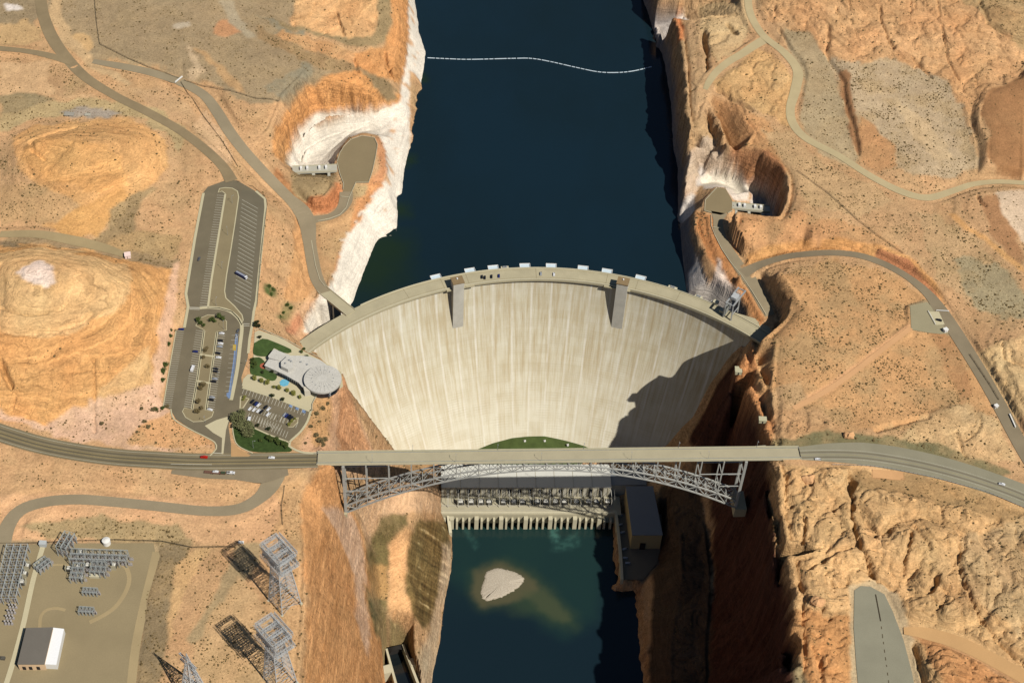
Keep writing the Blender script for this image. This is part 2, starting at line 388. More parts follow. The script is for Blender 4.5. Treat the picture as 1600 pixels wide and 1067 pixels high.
# beyond the frame
for x, y, z in [(-1500,-800,230),(-600,-800,220),(-250,-800,205),(-110,-800,2),(-60,-800,-8),(60,-800,-8),(110,-800,2),(230,-800,205),(600,-800,230),(1500,-800,240),
                (-200,-330,203),(-140,-330,120),(-100,-330,8),(-85,-330,0),(-60,-330,-8),(60,-330,-8),(90,-330,0),(110,-330,30),(165,-330,130),(190,-330,205),
                (-1500,0,240),(-700,0,225),(-1500,600,250),(-1500,1500,260),(-700,900,230),(-300,900,215),(-185,900,185),(-165,900,150),(-120,900,100),(60,900,100),(85,900,150),(110,900,190),(250,900,225),(700,900,250),
                (-700,-230,215),(-600,-400,215),(500,-250,225),(700,-300,230),(-300,1500,230),(-100,1500,100),(60,1500,100),(300,1500,240),(900,1500,270),(1500,1500,280),(1500,0,250),(1500,600,260),(700,300,230),(600,0,222),(750,600,245)]:
    BL.append([(x, y, z)])
world([(-165, 780, 150), (-165, 900, 150)]); world([(88, 780, 150), (85, 900, 150)])

# ------------------------------------------------------------------ triangulate, lay on a grid
cells = {}
for b in BL:
    for i in range(len(b)):
        p = b[i]; q = b[i + 1] if i + 1 < len(b) else None
        n = 1 if q is None else max(1, int(math.dist(p[:2], q[:2]) / 4.0))
        for k in range(n):
            t = k / n
            r = p if q is None else tuple(p[j] + (q[j] - p[j]) * t for j in range(3))
            key = (round(r[0] / 1.6), round(r[1] / 1.6))
            cells.setdefault(key, []).append(r)
TP = [tuple(np.mean(np.array(v), axis=0)) for v in cells.values()]
_cd = geometry.delaunay_2d_cdt([Vector(p[:2]) for p in TP], [], [], 0, 1e-4)
tv = np.array([[v.x, v.y] for v in _cd[0]]); tz = np.array([TP[o[0]][2] for o in _cd[3]])
core_x = np.arange(-600, 560, 1.3)
def skirt(a, sgn, n=24):
    r = []; d = 4.0; c = a
    for _ in range(n): c += sgn * d; d *= 1.17; r.append(c)
    return r
XS = np.array(skirt(core_x[0], -1)[::-1] + list(core_x) + skirt(core_x[-1], 1))
ys = []; y = -240.0
while y < 790: ys.append(y); y += 1.05 + 0.85 * max(0, (y + 240) / 1030)
YS = np.array(skirt(ys[0], -1)[::-1] + ys + skirt(ys[-1], 1))
XS = np.clip(XS, -1450, 1450); YS = np.clip(YS, -790, 1450)
XS = np.unique(XS); YS = np.unique(YS)
NX, NY = len(XS), len(YS)
H = np.full((NY, NX), np.nan)
for f in _cd[2]:
    a, b, c = tv[f[0]], tv[f[1]], tv[f[2]]
    x0, x1 = min(a[0], b[0], c[0]), max(a[0], b[0], c[0]); y0, y1 = min(a[1], b[1], c[1]), max(a[1], b[1], c[1])
    i0, i1 = np.searchsorted(XS, x0), np.searchsorted(XS, x1, 'right'); j0, j1 = np.searchsorted(YS, y0), np.searchsorted(YS, y1, 'right')
    if i0 >= i1 or j0 >= j1: continue
    gx = XS[i0:i1][None, :]; gy = YS[j0:j1][:, None]
    D = (b[1] - c[1]) * (a[0] - c[0]) + (c[0] - b[0]) * (a[1] - c[1])
    if abs(D) < 1e-9: continue
    l1 = ((b[1] - c[1]) * (gx - c[0]) + (c[0] - b[0]) * (gy - c[1])) / D
    l2 = ((c[1] - a[1]) * (gx - c[0]) + (a[0] - c[0]) * (gy - c[1])) / D
    l3 = 1 - l1 - l2
    ok = (l1 >= -1e-6) & (l2 >= -1e-6) & (l3 >= -1e-6)
    z = l1 * tz[f[0]] + l2 * tz[f[1]] + l3 * tz[f[2]]
    sub = H[j0:j1, i0:i1]; sub[ok] = z[ok]
H[np.isnan(H)] = 220.0
def blur(A, n):
    for _ in range(n):
        B = A.copy(); B[1:-1] = (A[:-2] + 2 * A[1:-1] + A[2:]) / 4
        C = B.copy(); C[:, 1:-1] = (B[:, :-2] + 2 * B[:, 1:-1] + B[:, 2:]) / 4
        A = C
    return A
def gradm(A):
    gy, gx = np.gradient(A, YS, XS); return np.hypot(gx, gy), gx, gy
sl = blur(gradm(H)[0], 5)
HB = blur(H, 36); HS = blur(H, 2)
w = sstep(0.75, 0.3, sl)
H = HB * w + HS * (1 - w)
X2, Y2 = np.meshgrid(XS, YS)
# ------------------------------------------------------------------ soils and rocks: (outline, seen colour, rock, scrub, billow, ragged edge)
U2, V2 = proj(X2, Y2, H)
def inpoly(poly, u, v):
    r = np.zeros(u.shape, bool); n = len(poly)
    for i in range(n):
        x1, y1 = poly[i]; x2, y2 = poly[(i + 1) % n]
        if y1 == y2: continue
        c = ((y1 > v) != (y2 > v)) & (u < (x2 - x1) * (v - y1) / (y2 - y1) + x1)
        r ^= c
    return r
JU = fbm(X2 / 22, Y2 / 22, 11, 5, 0.6); JV = fbm(X2 / 22, Y2 / 22, 31, 5, 0.6)
TAN = (208, 168, 120)
COLR = np.zeros((NY, NX, 3)); COLR[:] = lin(TAN)
ROCK = np.full((NY, NX), 0.35); SCRUB = np.full((NY, NX), 0.45); BILL = np.zeros((NY, NX)); STREAK = np.zeros((NY, NX))
ZONES = [
 # ---- left half
 ([(60,-80),(480,-80),(480,0),(455,25),(462,50),(500,75),(540,110),(600,140),(560,150),(480,150),(440,165),(400,158),(290,118),(200,98),(150,90),(100,70),(78,30)], (168,148,112), .0, .25, 0, 7),
 ([(-60,-80),(60,-80),(70,20),(50,40),(-60,45)], (160,142,108), 0, .2, 0, 6),
 ([(5,5),(30,8),(35,15),(10,16)], (232,222,205), 0, 0, 0, 3),
 ([(0,40),(40,32),(66,45),(62,66),(30,74),(0,72)], (200,168,118), 0, .1, 0, 4),
 ([(100,60),(118,52),(140,58),(146,72),(136,84),(112,82)], (212,176,122), 0, .05, 0, 3),
 ([(75,25),(84,-10),(96,-10),(95,20),(112,55),(150,95),(210,130),(200,135),(140,105),(100,68)], (205,175,128), 0, .05, 0, 3),
 ([(270,38),(296,34),(300,42),(275,46)], (200,185,155), 0, 0, 0, 3),
 ([(290,72),(296,70),(312,95),(322,115),(300,122),(296,110),(306,104)], (205,180,140), .2, .3, 0, 4),
 ([(300,72),(310,75),(370,125),(385,145),(370,145),(340,115)], (195,160,112), 0, .1, 0, 4),
 ([(340,30),(370,35),(378,50),(350,60),(335,50)], (200,150,105), 0, .1, 0, 5),
 ([(340,0),(365,0),(372,25),(398,55),(388,60),(362,40)], (178,164,132), 0, .1, 0, 3),
 ([(400,20),(470,48),(500,75),(478,130),(440,155),(410,140),(440,120),(480,100)], (150,142,115), 0, .3, 0, 7),
 ([(400,40),(440,60),(500,85),(560,100),(600,125),(625,155),(600,160),(560,125),(500,108),(440,80),(400,55)], (165,138,98), .3, .7, 0, 5),
 ([(462,-60),(590,-60),(592,0),(588,40),(580,60),(550,65),(500,55),(455,38),(460,15)], (224,178,122), .9, .1, .35, 3),
 ([(588,-60),(612,-60),(610,40),(604,62),(580,75),(540,70),(480,50),(440,42),(430,32),(470,42),(540,60),(578,58),(590,40)], (160,140,100), 0, .3, 0, 3),
 ([(612,-60),(640,-60),(641,40),(632,120),(620,130),(590,120),(555,100),(550,85),(600,72),(612,40)], (218,160,100), .8, .15, .2, 3),
 ([(440,45),(550,80),(552,98),(520,92),(470,72),(430,55)], (212,165,112), .5, .5, 0, 4),
 ([(505,120),(560,110),(600,135),(628,150),(626,162),(560,172),(505,185),(475,200),(455,225),(445,258),(425,240),(430,200),(455,170),(460,150)], (220,160,98), .8, .25, .15, 4),
 ([(570,115),(610,130),(625,155),(605,160),(590,140)], (148,128,92), .2, .6, 0, 4),
 ([(0,150),(60,145),(90,155),(60,170),(0,180)], (158,142,105), 0, .4, 0, 5),
 ([(0,180),(60,165),(150,152),(240,165),(290,205),(282,240),(262,215),(230,190),(150,175),(60,185),(0,205)], (192,170,122), .1, .5, 0, 5),
 ([(95,170),(170,170),(190,178),(170,185),(110,184)], (170,158,138), 0, .3, 0, 4),
 ([(75,105),(110,100),(130,120),(140,145),(90,148),(72,130)], (196,160,115), .2, .8, 0, 4),
 ([(0,98),(80,98),(72,130),(90,148),(140,148),(150,155),(60,145),(0,150)], (214,178,130), 0, .12, 0, 4),
 ([(200,140),(260,138),(300,170),(330,215),(310,210),(260,180)], (206,170,124), 0, .3, 0, 4),
 ([(20,215),(60,198),(120,188),(200,188),(240,200),(262,228),(262,262),(235,290),(205,312),(175,330),(165,352),(150,372),(90,365),(60,350),(110,320),(60,290),(22,262)], (226,176,114), .75, .12, .06, 5),
 ([(0,270),(60,290),(115,310),(140,330),(100,345),(0,350)], (205,168,118), .2, .7, 0, 5),
 ([(0,225),(20,220),(25,262),(60,290),(0,290)], (206,168,120), .4, .6, 0, 4),
 ([(30,245),(60,215),(95,215),(160,225),(190,250),(200,290),(150,300),(80,285)], (230,178,112), .9, .03, .1, 5),
 ([(80,355),(95,340),(190,290),(200,312),(175,340),(150,370),(100,372)], (216,166,102), .4, .02, 0, 4),
 ([(175,325),(215,298),(245,293),(225,310),(212,345),(205,375),(165,385),(140,378),(168,355)], (165,142,102), .2, .9, 0, 4),
 ([(205,360),(240,365),(280,370),(282,400),(240,410),(190,400),(150,388)], (188,158,110), .3, .7, 0, 5),
 ([(0,375),(50,365),(100,372),(180,388),(240,400),(282,405),(280,420),(225,408),(140,395),(60,380),(0,385)], (165,142,105), .3, .5, 0, 4),
 ([(-60,385),(60,382),(150,392),(225,410),(278,418),(272,470),(262,545),(245,630),(200,640),(120,665),(50,668),(-60,650)], (226,172,108), 1, .02, .05, 4),
 ([(-60,400),(60,385),(150,398),(200,420),(210,450),(180,490),(120,515),(60,525),(-60,515)], (232,190,130), .9, .01, .02, 7),
 ([(25,425),(60,410),(88,418),(88,440),(70,448),(40,440)], (244,224,200), .9, 0, .02, 6),
 ([(270,410),(282,410),(272,490),(260,560),(248,632),(232,640),(240,580),(252,500)], (232,190,150), .3, .05, 0, 4),
 ([(215,555),(235,540),(240,600),(215,640),(160,640),(150,620)], (222,180,122), .8, .15, .1, 4),
 ([(140,625),(240,600),(262,640),(320,680),(330,700),(250,706),(120,690),(0,655),(0,640),(70,665)], (224,186,150), .3, .4, 0, 6),
 ([(230,655),(265,645),(330,682),(335,695),(300,702),(240,700),(200,690)], (222,172,118), .2, .75, 0, 4),
 ([(300,0),(300,0),(300,0)], TAN, 0, 0, 0, 0),
 ([(320,170),(345,205),(362,240),(360,262),(340,250),(300,200)], (222,186,140), .2, .4, 0, 3),
 ([(395,300),(425,330),(462,370),(478,420),(480,450),(420,500),(404,520),(402,420),(410,340)], (215,172,122), .4, .5, .1, 4),
 ([(462,330),(478,350),(484,420),(492,450),(470,470),(440,470),(455,420)], (218,168,112), .6, .1, .1, 3),
 ([(412,445),(425,440),(432,455),(425,466),(412,458)], (98,112,62), .1, 1, 0, 4),
 ([(440,480),(452,472),(462,478),(445,500),(436,498)], (96,108,58), .1, 1, 0, 4),
 ([(455,265),(525,275),(522,290),(508,306),(490,312),(475,308),(455,292)], (172,150,108), 0, .5, 0, 3),
 ([(478,308),(510,306),(524,285),(533,285),(535,305),(527,322),(510,332),(490,333),(465,322)], (205,138,90), .9, .05, .3, 2),
 ([(430,262),(455,290),(478,312),(470,326),(450,310),(428,280)], (178,130,85), .8, .4, .2, 3),
 ([(490,348),(540,330),(560,300),(578,290),(590,295),(575,315),(560,345),(540,385),(525,420),(516,445),(500,425),(490,370)], (198,160,112), .2, .5, 0, 3),
 ([(560,300),(590,270),(605,285),(597,300),(575,325),(560,350),(540,400),(520,440),(516,445),(530,400),(548,350)], (216,158,104), .7, .1, .1, 3),
 ([(588,212),(606,225),(606,262),(598,285),(580,288),(592,250)], (205,150,104), .6, .2, 0, 3),
 ([(552,288),(576,288),(570,305),(548,312)], (190,165,118), .1, .3, 0, 2),
 ([(475,470),(500,468),(520,480),(510,500),(490,530),(470,530),(455,520),(452,500)], (222,178,132), .7, .1, .1, 4),
 ([(455,500),(468,488),(474,500),(462,522),(450,520)], (212,150,108), .4, .1, 0, 3),
 # canyon wall left, below the dam
 ([(470,690),(500,640),(520,610),(532,600),(545,615),(600,740),(560,745),(470,735)], (222,178,135), .5, .1, 0, 3),
 ([(488,615),(515,610),(520,640),(515,680),(500,700),(485,690),(482,650)], (208,165,112), .4, .6, .1, 4),
 ([(536,600),(548,610),(560,660),(580,706),(560,720),(528,720),(530,650)], (224,168,118), .4, .02, 0, 3),
 ([(425,735),(470,735),(470,800),(474,900),(478,1000),(470,1120),(400,1120),(405,960),(420,850),(430,790)], (208,168,118), .5, .55, .1, 4),
 ([(470,800),(475,760),(500,745),(520,755),(545,790),(575,860),(577,920),(600,1000),(612,1100),(472,1100),(480,1000),(476,900)], (220,164,106), .45, .03, 0, 4),
 ([(500,790),(545,800),(570,860),(572,940),(580,1000),(570,1030),(560,980),(552,900),(530,840)], (224,186,148), .4, .04, 0, 4),
 ([(550,790),(600,765),(690,745),(690,800),(640,800),(600,830),(575,850),(560,810)], (228,188,142), .5, .04, 0, 3),
 ([(575,848),(600,808),(638,800),(632,825),(612,850),(606,900),(605,960),(590,1000),(577,950)], (120,108,68), .2, 1, 0, 5),
 ([(572,880),(606,885),(605,935),(580,935)], (178,142,90), .2, .6, 0, 5),
 ([(576,935),(596,935),(592,968),(582,968)], (92,92,60), .1, 1, 0, 4),
 ([(612,845),(632,820),(645,830),(634,880),(630,925),(648,940),(640,985),(612,975),(606,950)], (228,180,124), .6, .04, .05, 3),
 ([(640,838),(655,812),(700,812),(704,850),(698,900),(690,925),(680,975),(660,982),(645,960),(640,935),(632,925),(636,870)], (128,108,66), .9, .1, 0, 3),
 ([(692,850),(706,850),(703,900),(692,950),(688,990),(678,1100),(640,1100),(650,1030),(672,990),(682,940)], (205,180,142), 1, .1, .3, 3),
 ([(585,975),(610,965),(640,990),(645,1010),(615,1010),(600,1000)], (150,132,88), .5, .5, 0, 5),
 # lower left flats
 ([(0,775),(100,765),(240,775),(370,790),(420,750),(440,790),(420,850),(330,850),(250,830),(150,850),(40,850),(0,900)], (220,176,128), .3, .25, 0, 5),
 ([(30,820),(160,806),(190,815),(280,820),(300,850),(262,862),(130,838),(75,842),(60,830)], (178,156,112), .1, .7, 0, 4),
 ([(-60,850),(40,840),(75,845),(240,845),(262,860),(240,920),(215,1000),(205,1110),(-60,1110)], (163,143,108), 0, .03, 0, 2),
 ([(240,850),(252,850),(232,920),(216,1000),(206,1110),(200,1110),(210,1000),(226,920)], (186,164,122), 0, 0, 0, 2),
 ([(252,850),(300,838),(290,870),(270,900),(265,960),(258,1010),(245,1110),(207,1110),(218,1000),(234,920)], (150,132,98), 0, .9, 0, 4),
 ([(275,885),(310,850),(330,860),(300,900),(275,960),(262,1010),(262,960)], (222,182,126), .2, .35, 0, 4),
 ([(372,852),(410,850),(405,880),(360,930),(330,980),(300,1010),(290,1000),(330,940)], (180,158,116), 0, .1, 0, 3),
 ([(310,1000),(370,900),(410,940),(430,1040),(420,1110),(270,1110)], (212,176,126), .1, .6, 0, 5),
 # ---- right half
 ([(1055,20),(1090,0),(1110,60),(1112,130),(1108,190),(1112,215),(1090,235),(1072,240),(1070,150)], (208,172,125), .5, .5, .15, 3),
 ([(1050,20),(1065,20),(1068,60),(1062,70)], (212,140,88), .6, .1, .2, 3),
 ([(1090,10),(1170,0),(1170,60),(1140,90),(1120,100),(1100,60)], (212,182,132), .6, .3, .4, 4),
 ([(1150,105),(1180,78),(1210,85),(1240,130),(1235,200),(1200,180),(1140,150),(1112,130)], (220,178,120), .7, .25, .3, 4),
 ([(1112,150),(1160,165),(1200,190),(1215,225),(1240,270),(1225,270),(1190,245),(1150,235),(1128,210),(1120,180)], (208,160,108), .8, .2, .1, 4),
 ([(1140,232),(1200,236),(1225,262),(1225,330),(1190,330),(1170,295),(1150,275),(1140,262)], (196,140,95), .9, .02, .05, 2),
 ([(1075,242),(1100,215),(1110,215),(1130,240),(1150,262),(1165,280),(1150,272),(1098,272),(1090,300),(1070,314)], (214,190,158), .7, .02, .03, 3),
 ([(1180,-60),(1700,-60),(1700,125),(1600,125),(1545,140),(1520,190),(1500,160),(1440,130),(1390,100),(1330,98),(1290,90),(1240,50),(1190,25)], (216,170,118), .8, .2, .45, 7),
 ([(1430,-60),(1700,-60),(1700,60),(1600,70),(1560,50),(1530,20)], (190,158,110), .8, .5, .3, 7),
 ([(1225,48),(1262,50),(1300,100),(1318,160),(1340,250),(1330,262),(1280,240),(1250,190),(1258,130),(1238,90)], (188,168,128), .0, .35, 0, 4),
 ([(1295,95),(1340,96),(1400,92),(1470,125),(1500,165),(1510,190),(1520,230),(1535,262),(1480,280),(1400,265),(1360,235),(1335,190),(1318,140)], (198,176,138), 0, .75, 0, 7),
 ([(1400,155),(1420,165),(1480,225),(1490,250),(1460,250),(1420,200)], (212,186,142), .1, .3, 0, 5),
 ([(1340,180),(1370,200),(1400,232),(1405,260),(1370,270),(1345,250)], (204,156,106), .2, .3, 0, 4),
 ([(1310,112),(1325,108),(1345,225),(1342,245),(1325,200)], (160,120,82), .3, .2, 0, 3),
 ([(1540,142),(1600,122),(1700,120),(1700,275),(1600,270),(1560,265),(1540,245),(1548,210),(1532,180)], (168,126,84), .1, .08, 0, 3),
 ([(1190,200),(1240,210),(1260,235),(1300,262),(1400,310),(1340,340),(1260,320),(1235,280)], (206,172,124), .1, .6, 0, 5),
 ([(1240,330),(1330,350),(1400,380),(1440,420),(1400,400),(1300,380),(1180,400),(1150,385),(1150,340)], (214,164,112), .2, .6, 0, 5),
 ([(1163,398),(1200,384),(1260,374),(1310,372),(1370,382),(1420,400),(1462,440),(1480,478),(1460,455),(1420,425),(1360,398),(1310,390),(1260,392),(1200,404),(1168,416)], (226,170,106), .9, .05, .3, 2),
 ([(1370,388),(1420,405),(1462,450),(1478,485),(1462,462),(1420,430),(1370,405)], (190,130,88), 1, .1, .5, 2),
 ([(1430,330),(1500,350),(1560,410),(1600,450),(1600,490),(1520,480),(1470,440)], (208,174,126), .1, .75, 0, 6),
 ([(1490,400),(1560,410),(1600,460),(1600,500),(1530,490),(1500,440)], (176,162,124), 0, .6, 0, 6),
 ([(1532,310),(1560,300),(1600,400),(1600,420),(1550,370)], (182,138,95), .1, .2, 0, 5),
 ([(1555,300),(1600,295),(1640,420),(1600,380),(1570,340)], (224,200,165), 0, .1, 0, 4),
 ([(1480,335),(1492,335),(1600,415),(1600,428),(1540,380)], (222,172,110), .1, .05, 0, 2),
 ([(1205,440),(1300,405),(1400,428),(1460,480),(1500,540),(1560,640),(1520,680),(1420,672),(1300,672),(1210,640),(1180,600),(1175,545),(1215,505),(1232,480)], (214,168,114), .05, .75, 0, 6),
 ([(1420,475),(1450,470),(1475,500),(1500,540),(1470,520),(1425,515)], (172,154,116), 0, .1, 0, 3),
 ([(1420,505),(1425,515),(1300,610),(1245,638),(1230,636),(1290,602)], (226,176,124), 0, 0, 0, 2),
 ([(1200,615),(1250,590),(1262,620),(1230,645),(1200,650)], (204,168,120), .3, .5, .1, 4),
 ([(1200,640),(1280,640),(1320,668),(1310,676),(1230,690),(1200,695)], (212,170,120), .6, .3, .35, 4),
 ([(1440,650),(1510,630),(1560,660),(1590,720),(1530,720),(1470,705),(1400,690)], (214,180,128), .7, .3, .35, 4),
 ([(1525,545),(1600,525),(1700,500),(1700,660),(1590,650),(1560,610)], (218,184,130), .9, .1, .45, 4),
 ([(1440,500),(1500,530),(1520,610),(1500,640),(1480,580)], (190,145,98), .2, .4, 0, 5),
 ([(1205,690),(1300,672),(1450,690),(1580,735),(1560,745),(1440,712),(1300,700),(1205,706)], (128,122,86), .1, .9, 0, 4),
 ([(1200,730),(1330,725),(1470,745),(1600,785),(1700,830),(1700,1110),(1200,1110)], (220,180,124), .95, .1, 1, 4),
 ([(1330,735),(1430,738),(1520,765),(1600,800),(1600,820),(1480,790),(1340,760)], (190,155,105), .3, .4, .3, 5),
 ([(1363,733),(1410,737),(1413,750),(1363,746)], (218,165,112), 0, 0, 0, 1),
 ([(1500,840),(1600,810),(1600,1000),(1560,960),(1500,900)], (208,176,126), .8, .45, .6, 6),
 ([(1210,950),(1330,960),(1330,1110),(1210,1110)], (216,162,104), .9, .1, .6, 5),
 ([(1430,990),(1470,995),(1700,1120),(1500,1120)], (216,160,104), .9, .15, .5, 4),
 ([(1232,1010),(1250,1030),(1262,1070),(1240,1070)], (165,150,110), .1, .4, 0, 3),
 ([(1326,912),(1362,905),(1402,925),(1425,985),(1450,1110),(1328,1110),(1330,1000)], (202,180,138), .1, .1, 0, 2),
 ([(1415,978),(1470,982),(1520,1000),(1600,1050),(1640,1090),(1600,1080),(1510,1020),(1460,998),(1425,995)], (220,172,120), 0, .02, 0, 2),
 # right wall in the canyon
 ([(1075,690),(1100,650),(1120,600),(1150,560),(1175,640),(1200,700),(1212,860),(1240,930),(1240,1110),(1100,1110),(1115,900),(1110,740)], (92,60,46), .7, .0, .25, 3),  # darker than the sandstone itself: canyon shade is worked into this colour
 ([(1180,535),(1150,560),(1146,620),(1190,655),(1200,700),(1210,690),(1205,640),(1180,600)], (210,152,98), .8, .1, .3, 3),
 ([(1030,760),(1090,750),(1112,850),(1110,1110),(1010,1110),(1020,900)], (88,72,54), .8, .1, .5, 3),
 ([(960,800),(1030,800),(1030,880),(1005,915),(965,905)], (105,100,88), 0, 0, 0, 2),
 ([(1086,330),(1102,335),(1126,340),(1130,380),(1160,440),(1195,500),(1184,512),(1150,455),(1110,410),(1088,360)], (198,140,88), .7, .35, .2, 2),
 ([(1120,405),(1140,440),(1160,460),(1130,470),(1108,450)], (226,210,190), 1, 0, .4, 4),
]
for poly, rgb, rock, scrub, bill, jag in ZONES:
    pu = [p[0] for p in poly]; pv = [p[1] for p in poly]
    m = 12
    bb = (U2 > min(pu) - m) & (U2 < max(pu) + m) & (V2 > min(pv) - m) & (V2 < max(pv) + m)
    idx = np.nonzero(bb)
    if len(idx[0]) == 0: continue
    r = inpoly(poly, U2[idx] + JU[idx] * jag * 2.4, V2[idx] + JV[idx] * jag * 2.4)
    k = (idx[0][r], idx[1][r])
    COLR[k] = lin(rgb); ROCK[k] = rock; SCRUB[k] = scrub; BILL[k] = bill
# outside the picture: plain desert
far = (U2 < -50) | (U2 > 1650) | (V2 < -50) | (V2 > 1110)
# bleached band of the drawn-down lake
lakeside = (Y2 > 120) & (X2 > -330) & (X2 < 260) & (U2 > 440) & (U2 < 1210) & (V2 < 520)
lakeside &= ~((U2 > 1082) & (V2 > 318) & (H > 171)); lakeside &= (U2 < 640) | (U2 > 985)
jz = 2.2 * fbm(X2 / 9, Y2 / 9, 5, 4)
WH = (lakeside & (H < 171.5 + jz)) | ((Y2 > 560) & (np.abs(X2 + 20) < 230) & (H < 171 + jz))
rust = WH & (fbm(X2 / 12, Y2 / 12, 77, 4) > 0.24) & (H > 158) & (U2 > 600) & (U2 < 700)
COLR[WH] = lin((243, 232, 212)); ROCK[WH] = 0.45; SCRUB[WH] = 0; BILL[WH] = 0.05
COLR[rust] = lin((222, 180, 140))
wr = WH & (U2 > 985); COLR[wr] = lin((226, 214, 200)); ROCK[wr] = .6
wr = wr & (sstep(1.5, 2.2, gradm(H)[0]) > .5) & (X2 < 128); COLR[wr] = lin((136, 128, 124))  # steep lake wall facing away from the sun: shade put into a darker colour
pad_white = inpoly([(1093,276),(1110,270),(1140,271),(1160,280),(1170,294),(1170,314),(1146,314),(1130,293),(1100,296)], U2, V2)
COLR[pad_white] = lin((240, 228, 205)); ROCK[pad_white] = .03; BILL[pad_white] = 0; SCRUB[pad_white] = 0
grass = inpoly([(740,712),(745,704),(780,692),(820,685),(860,685),(890,690),(915,699),(920,712)], U2, V2) & (H < 25)
# canyon walls: stripes that run down the face
sl1, gx1, gy1 = gradm(H)
STREAK = sstep(0.8, 1.8, blur(sl1, 2)) * (~WH)
COLR = np.stack([blur(COLR[..., i], 1) for i in range(3)], -1)
ROCKb, BILLb, SCRUBb = blur(ROCK, 8), blur(BILL, 8), blur(SCRUB, 3)

SLAB = blur(inpoly([(642,838),(655,814),(700,814),(703,850),(697,900),(688,925),(678,970),(662,978),(647,960),(642,935),(634,925),(638,870)], U2 + JU * 6, V2 + JV * 6).astype(float), 1)
qs_ = (V2 - .62 * U2) / 1.18; ql_ = U2 + .6 * V2; rib = perlin2(qs_ / 3.4, ql_ / 60, 401) + .6 * perlin2(qs_ / 9, ql_ / 60, 402) + .5 * fbm(X2 / 9, Y2 / 9, 403, 3)
COLR = COLR * (1 + SLAB * np.clip(rib, -1, 1) * .55)[..., None]; COLR += (SLAB * sstep(.55, .8, rib))[..., None] * np.array(lin((150, 138, 104)))
# ------------------------------------------------------------------ relief: slickrock domes, ledges, gullies
steep = sstep(0.7, 1.5, blur(sl1, 3))
wx = X2 + 9 * fbm(X2 / 40, Y2 / 40, 3, 3); wy = Y2 + 9 * fbm(X2 / 40, Y2 / 40, 4, 3)
b1 = np.abs(perlin2(wx / 34, wy / 46, 21)); b2 = np.abs(perlin2(wx / 15, wy / 19, 22)); b3 = np.abs(perlin2(wx / 6.5, wy / 7.5, 23))
crk = np.minimum(np.abs(perlin2(wx / 24, wy / 30, 24)) / .05, np.abs(perlin2(wx / 13 + wy / 60, wy / 21, 25)) / .07)
H = H - (BILLb + .15 * ROCKb * (BILLb > .02)) * (1 - steep) * 1.9 * (1 - sstep(0, 1, crk))
H = H + BILLb * (1 - 0.75 * steep) * (10.5 * (np.sqrt(b1 + .004) - .42) + 2.6 * (np.sqrt(b2 + .006) - .42) + .8 * (np.sqrt(b3 + .01) - .42))
H = H + ROCKb * (1 - 0.5 * steep) * (1.4 * fbm(X2 / 30, Y2 / 30, 41, 3) + 0.45 * fbm(X2 / 8, Y2 / 8, 45, 3))
H = H + (1 - ROCKb) * (1 - steep) * (0.8 * fbm(X2 / 34, Y2 / 34, 51, 3) + 0.22 * fbm(X2 / 5, Y2 / 5, 55, 2))
def terrace(z, step, sharp):
    s = z / step; f = s - np.floor(s); return (np.floor(s) + sstep(sharp, 1.0, f)) * step
zn = H + 2.2 * fbm(X2 / 60, Y2 / 60, 61, 3)
H = H + ROCKb * (1 - steep) * (H > 171) * (0.35 + .5 * np.clip(BILLb * 3 + (X2 > 0), 0, 1)) * (terrace(zn, 2.8, 0.72) - zn + 0.9)
H = H + ROCKb * (1 - steep) * (H > 171) * 0.35 * (terrace(zn + 0.9, 0.95, 0.6) - zn - 0.9 + 0.25)
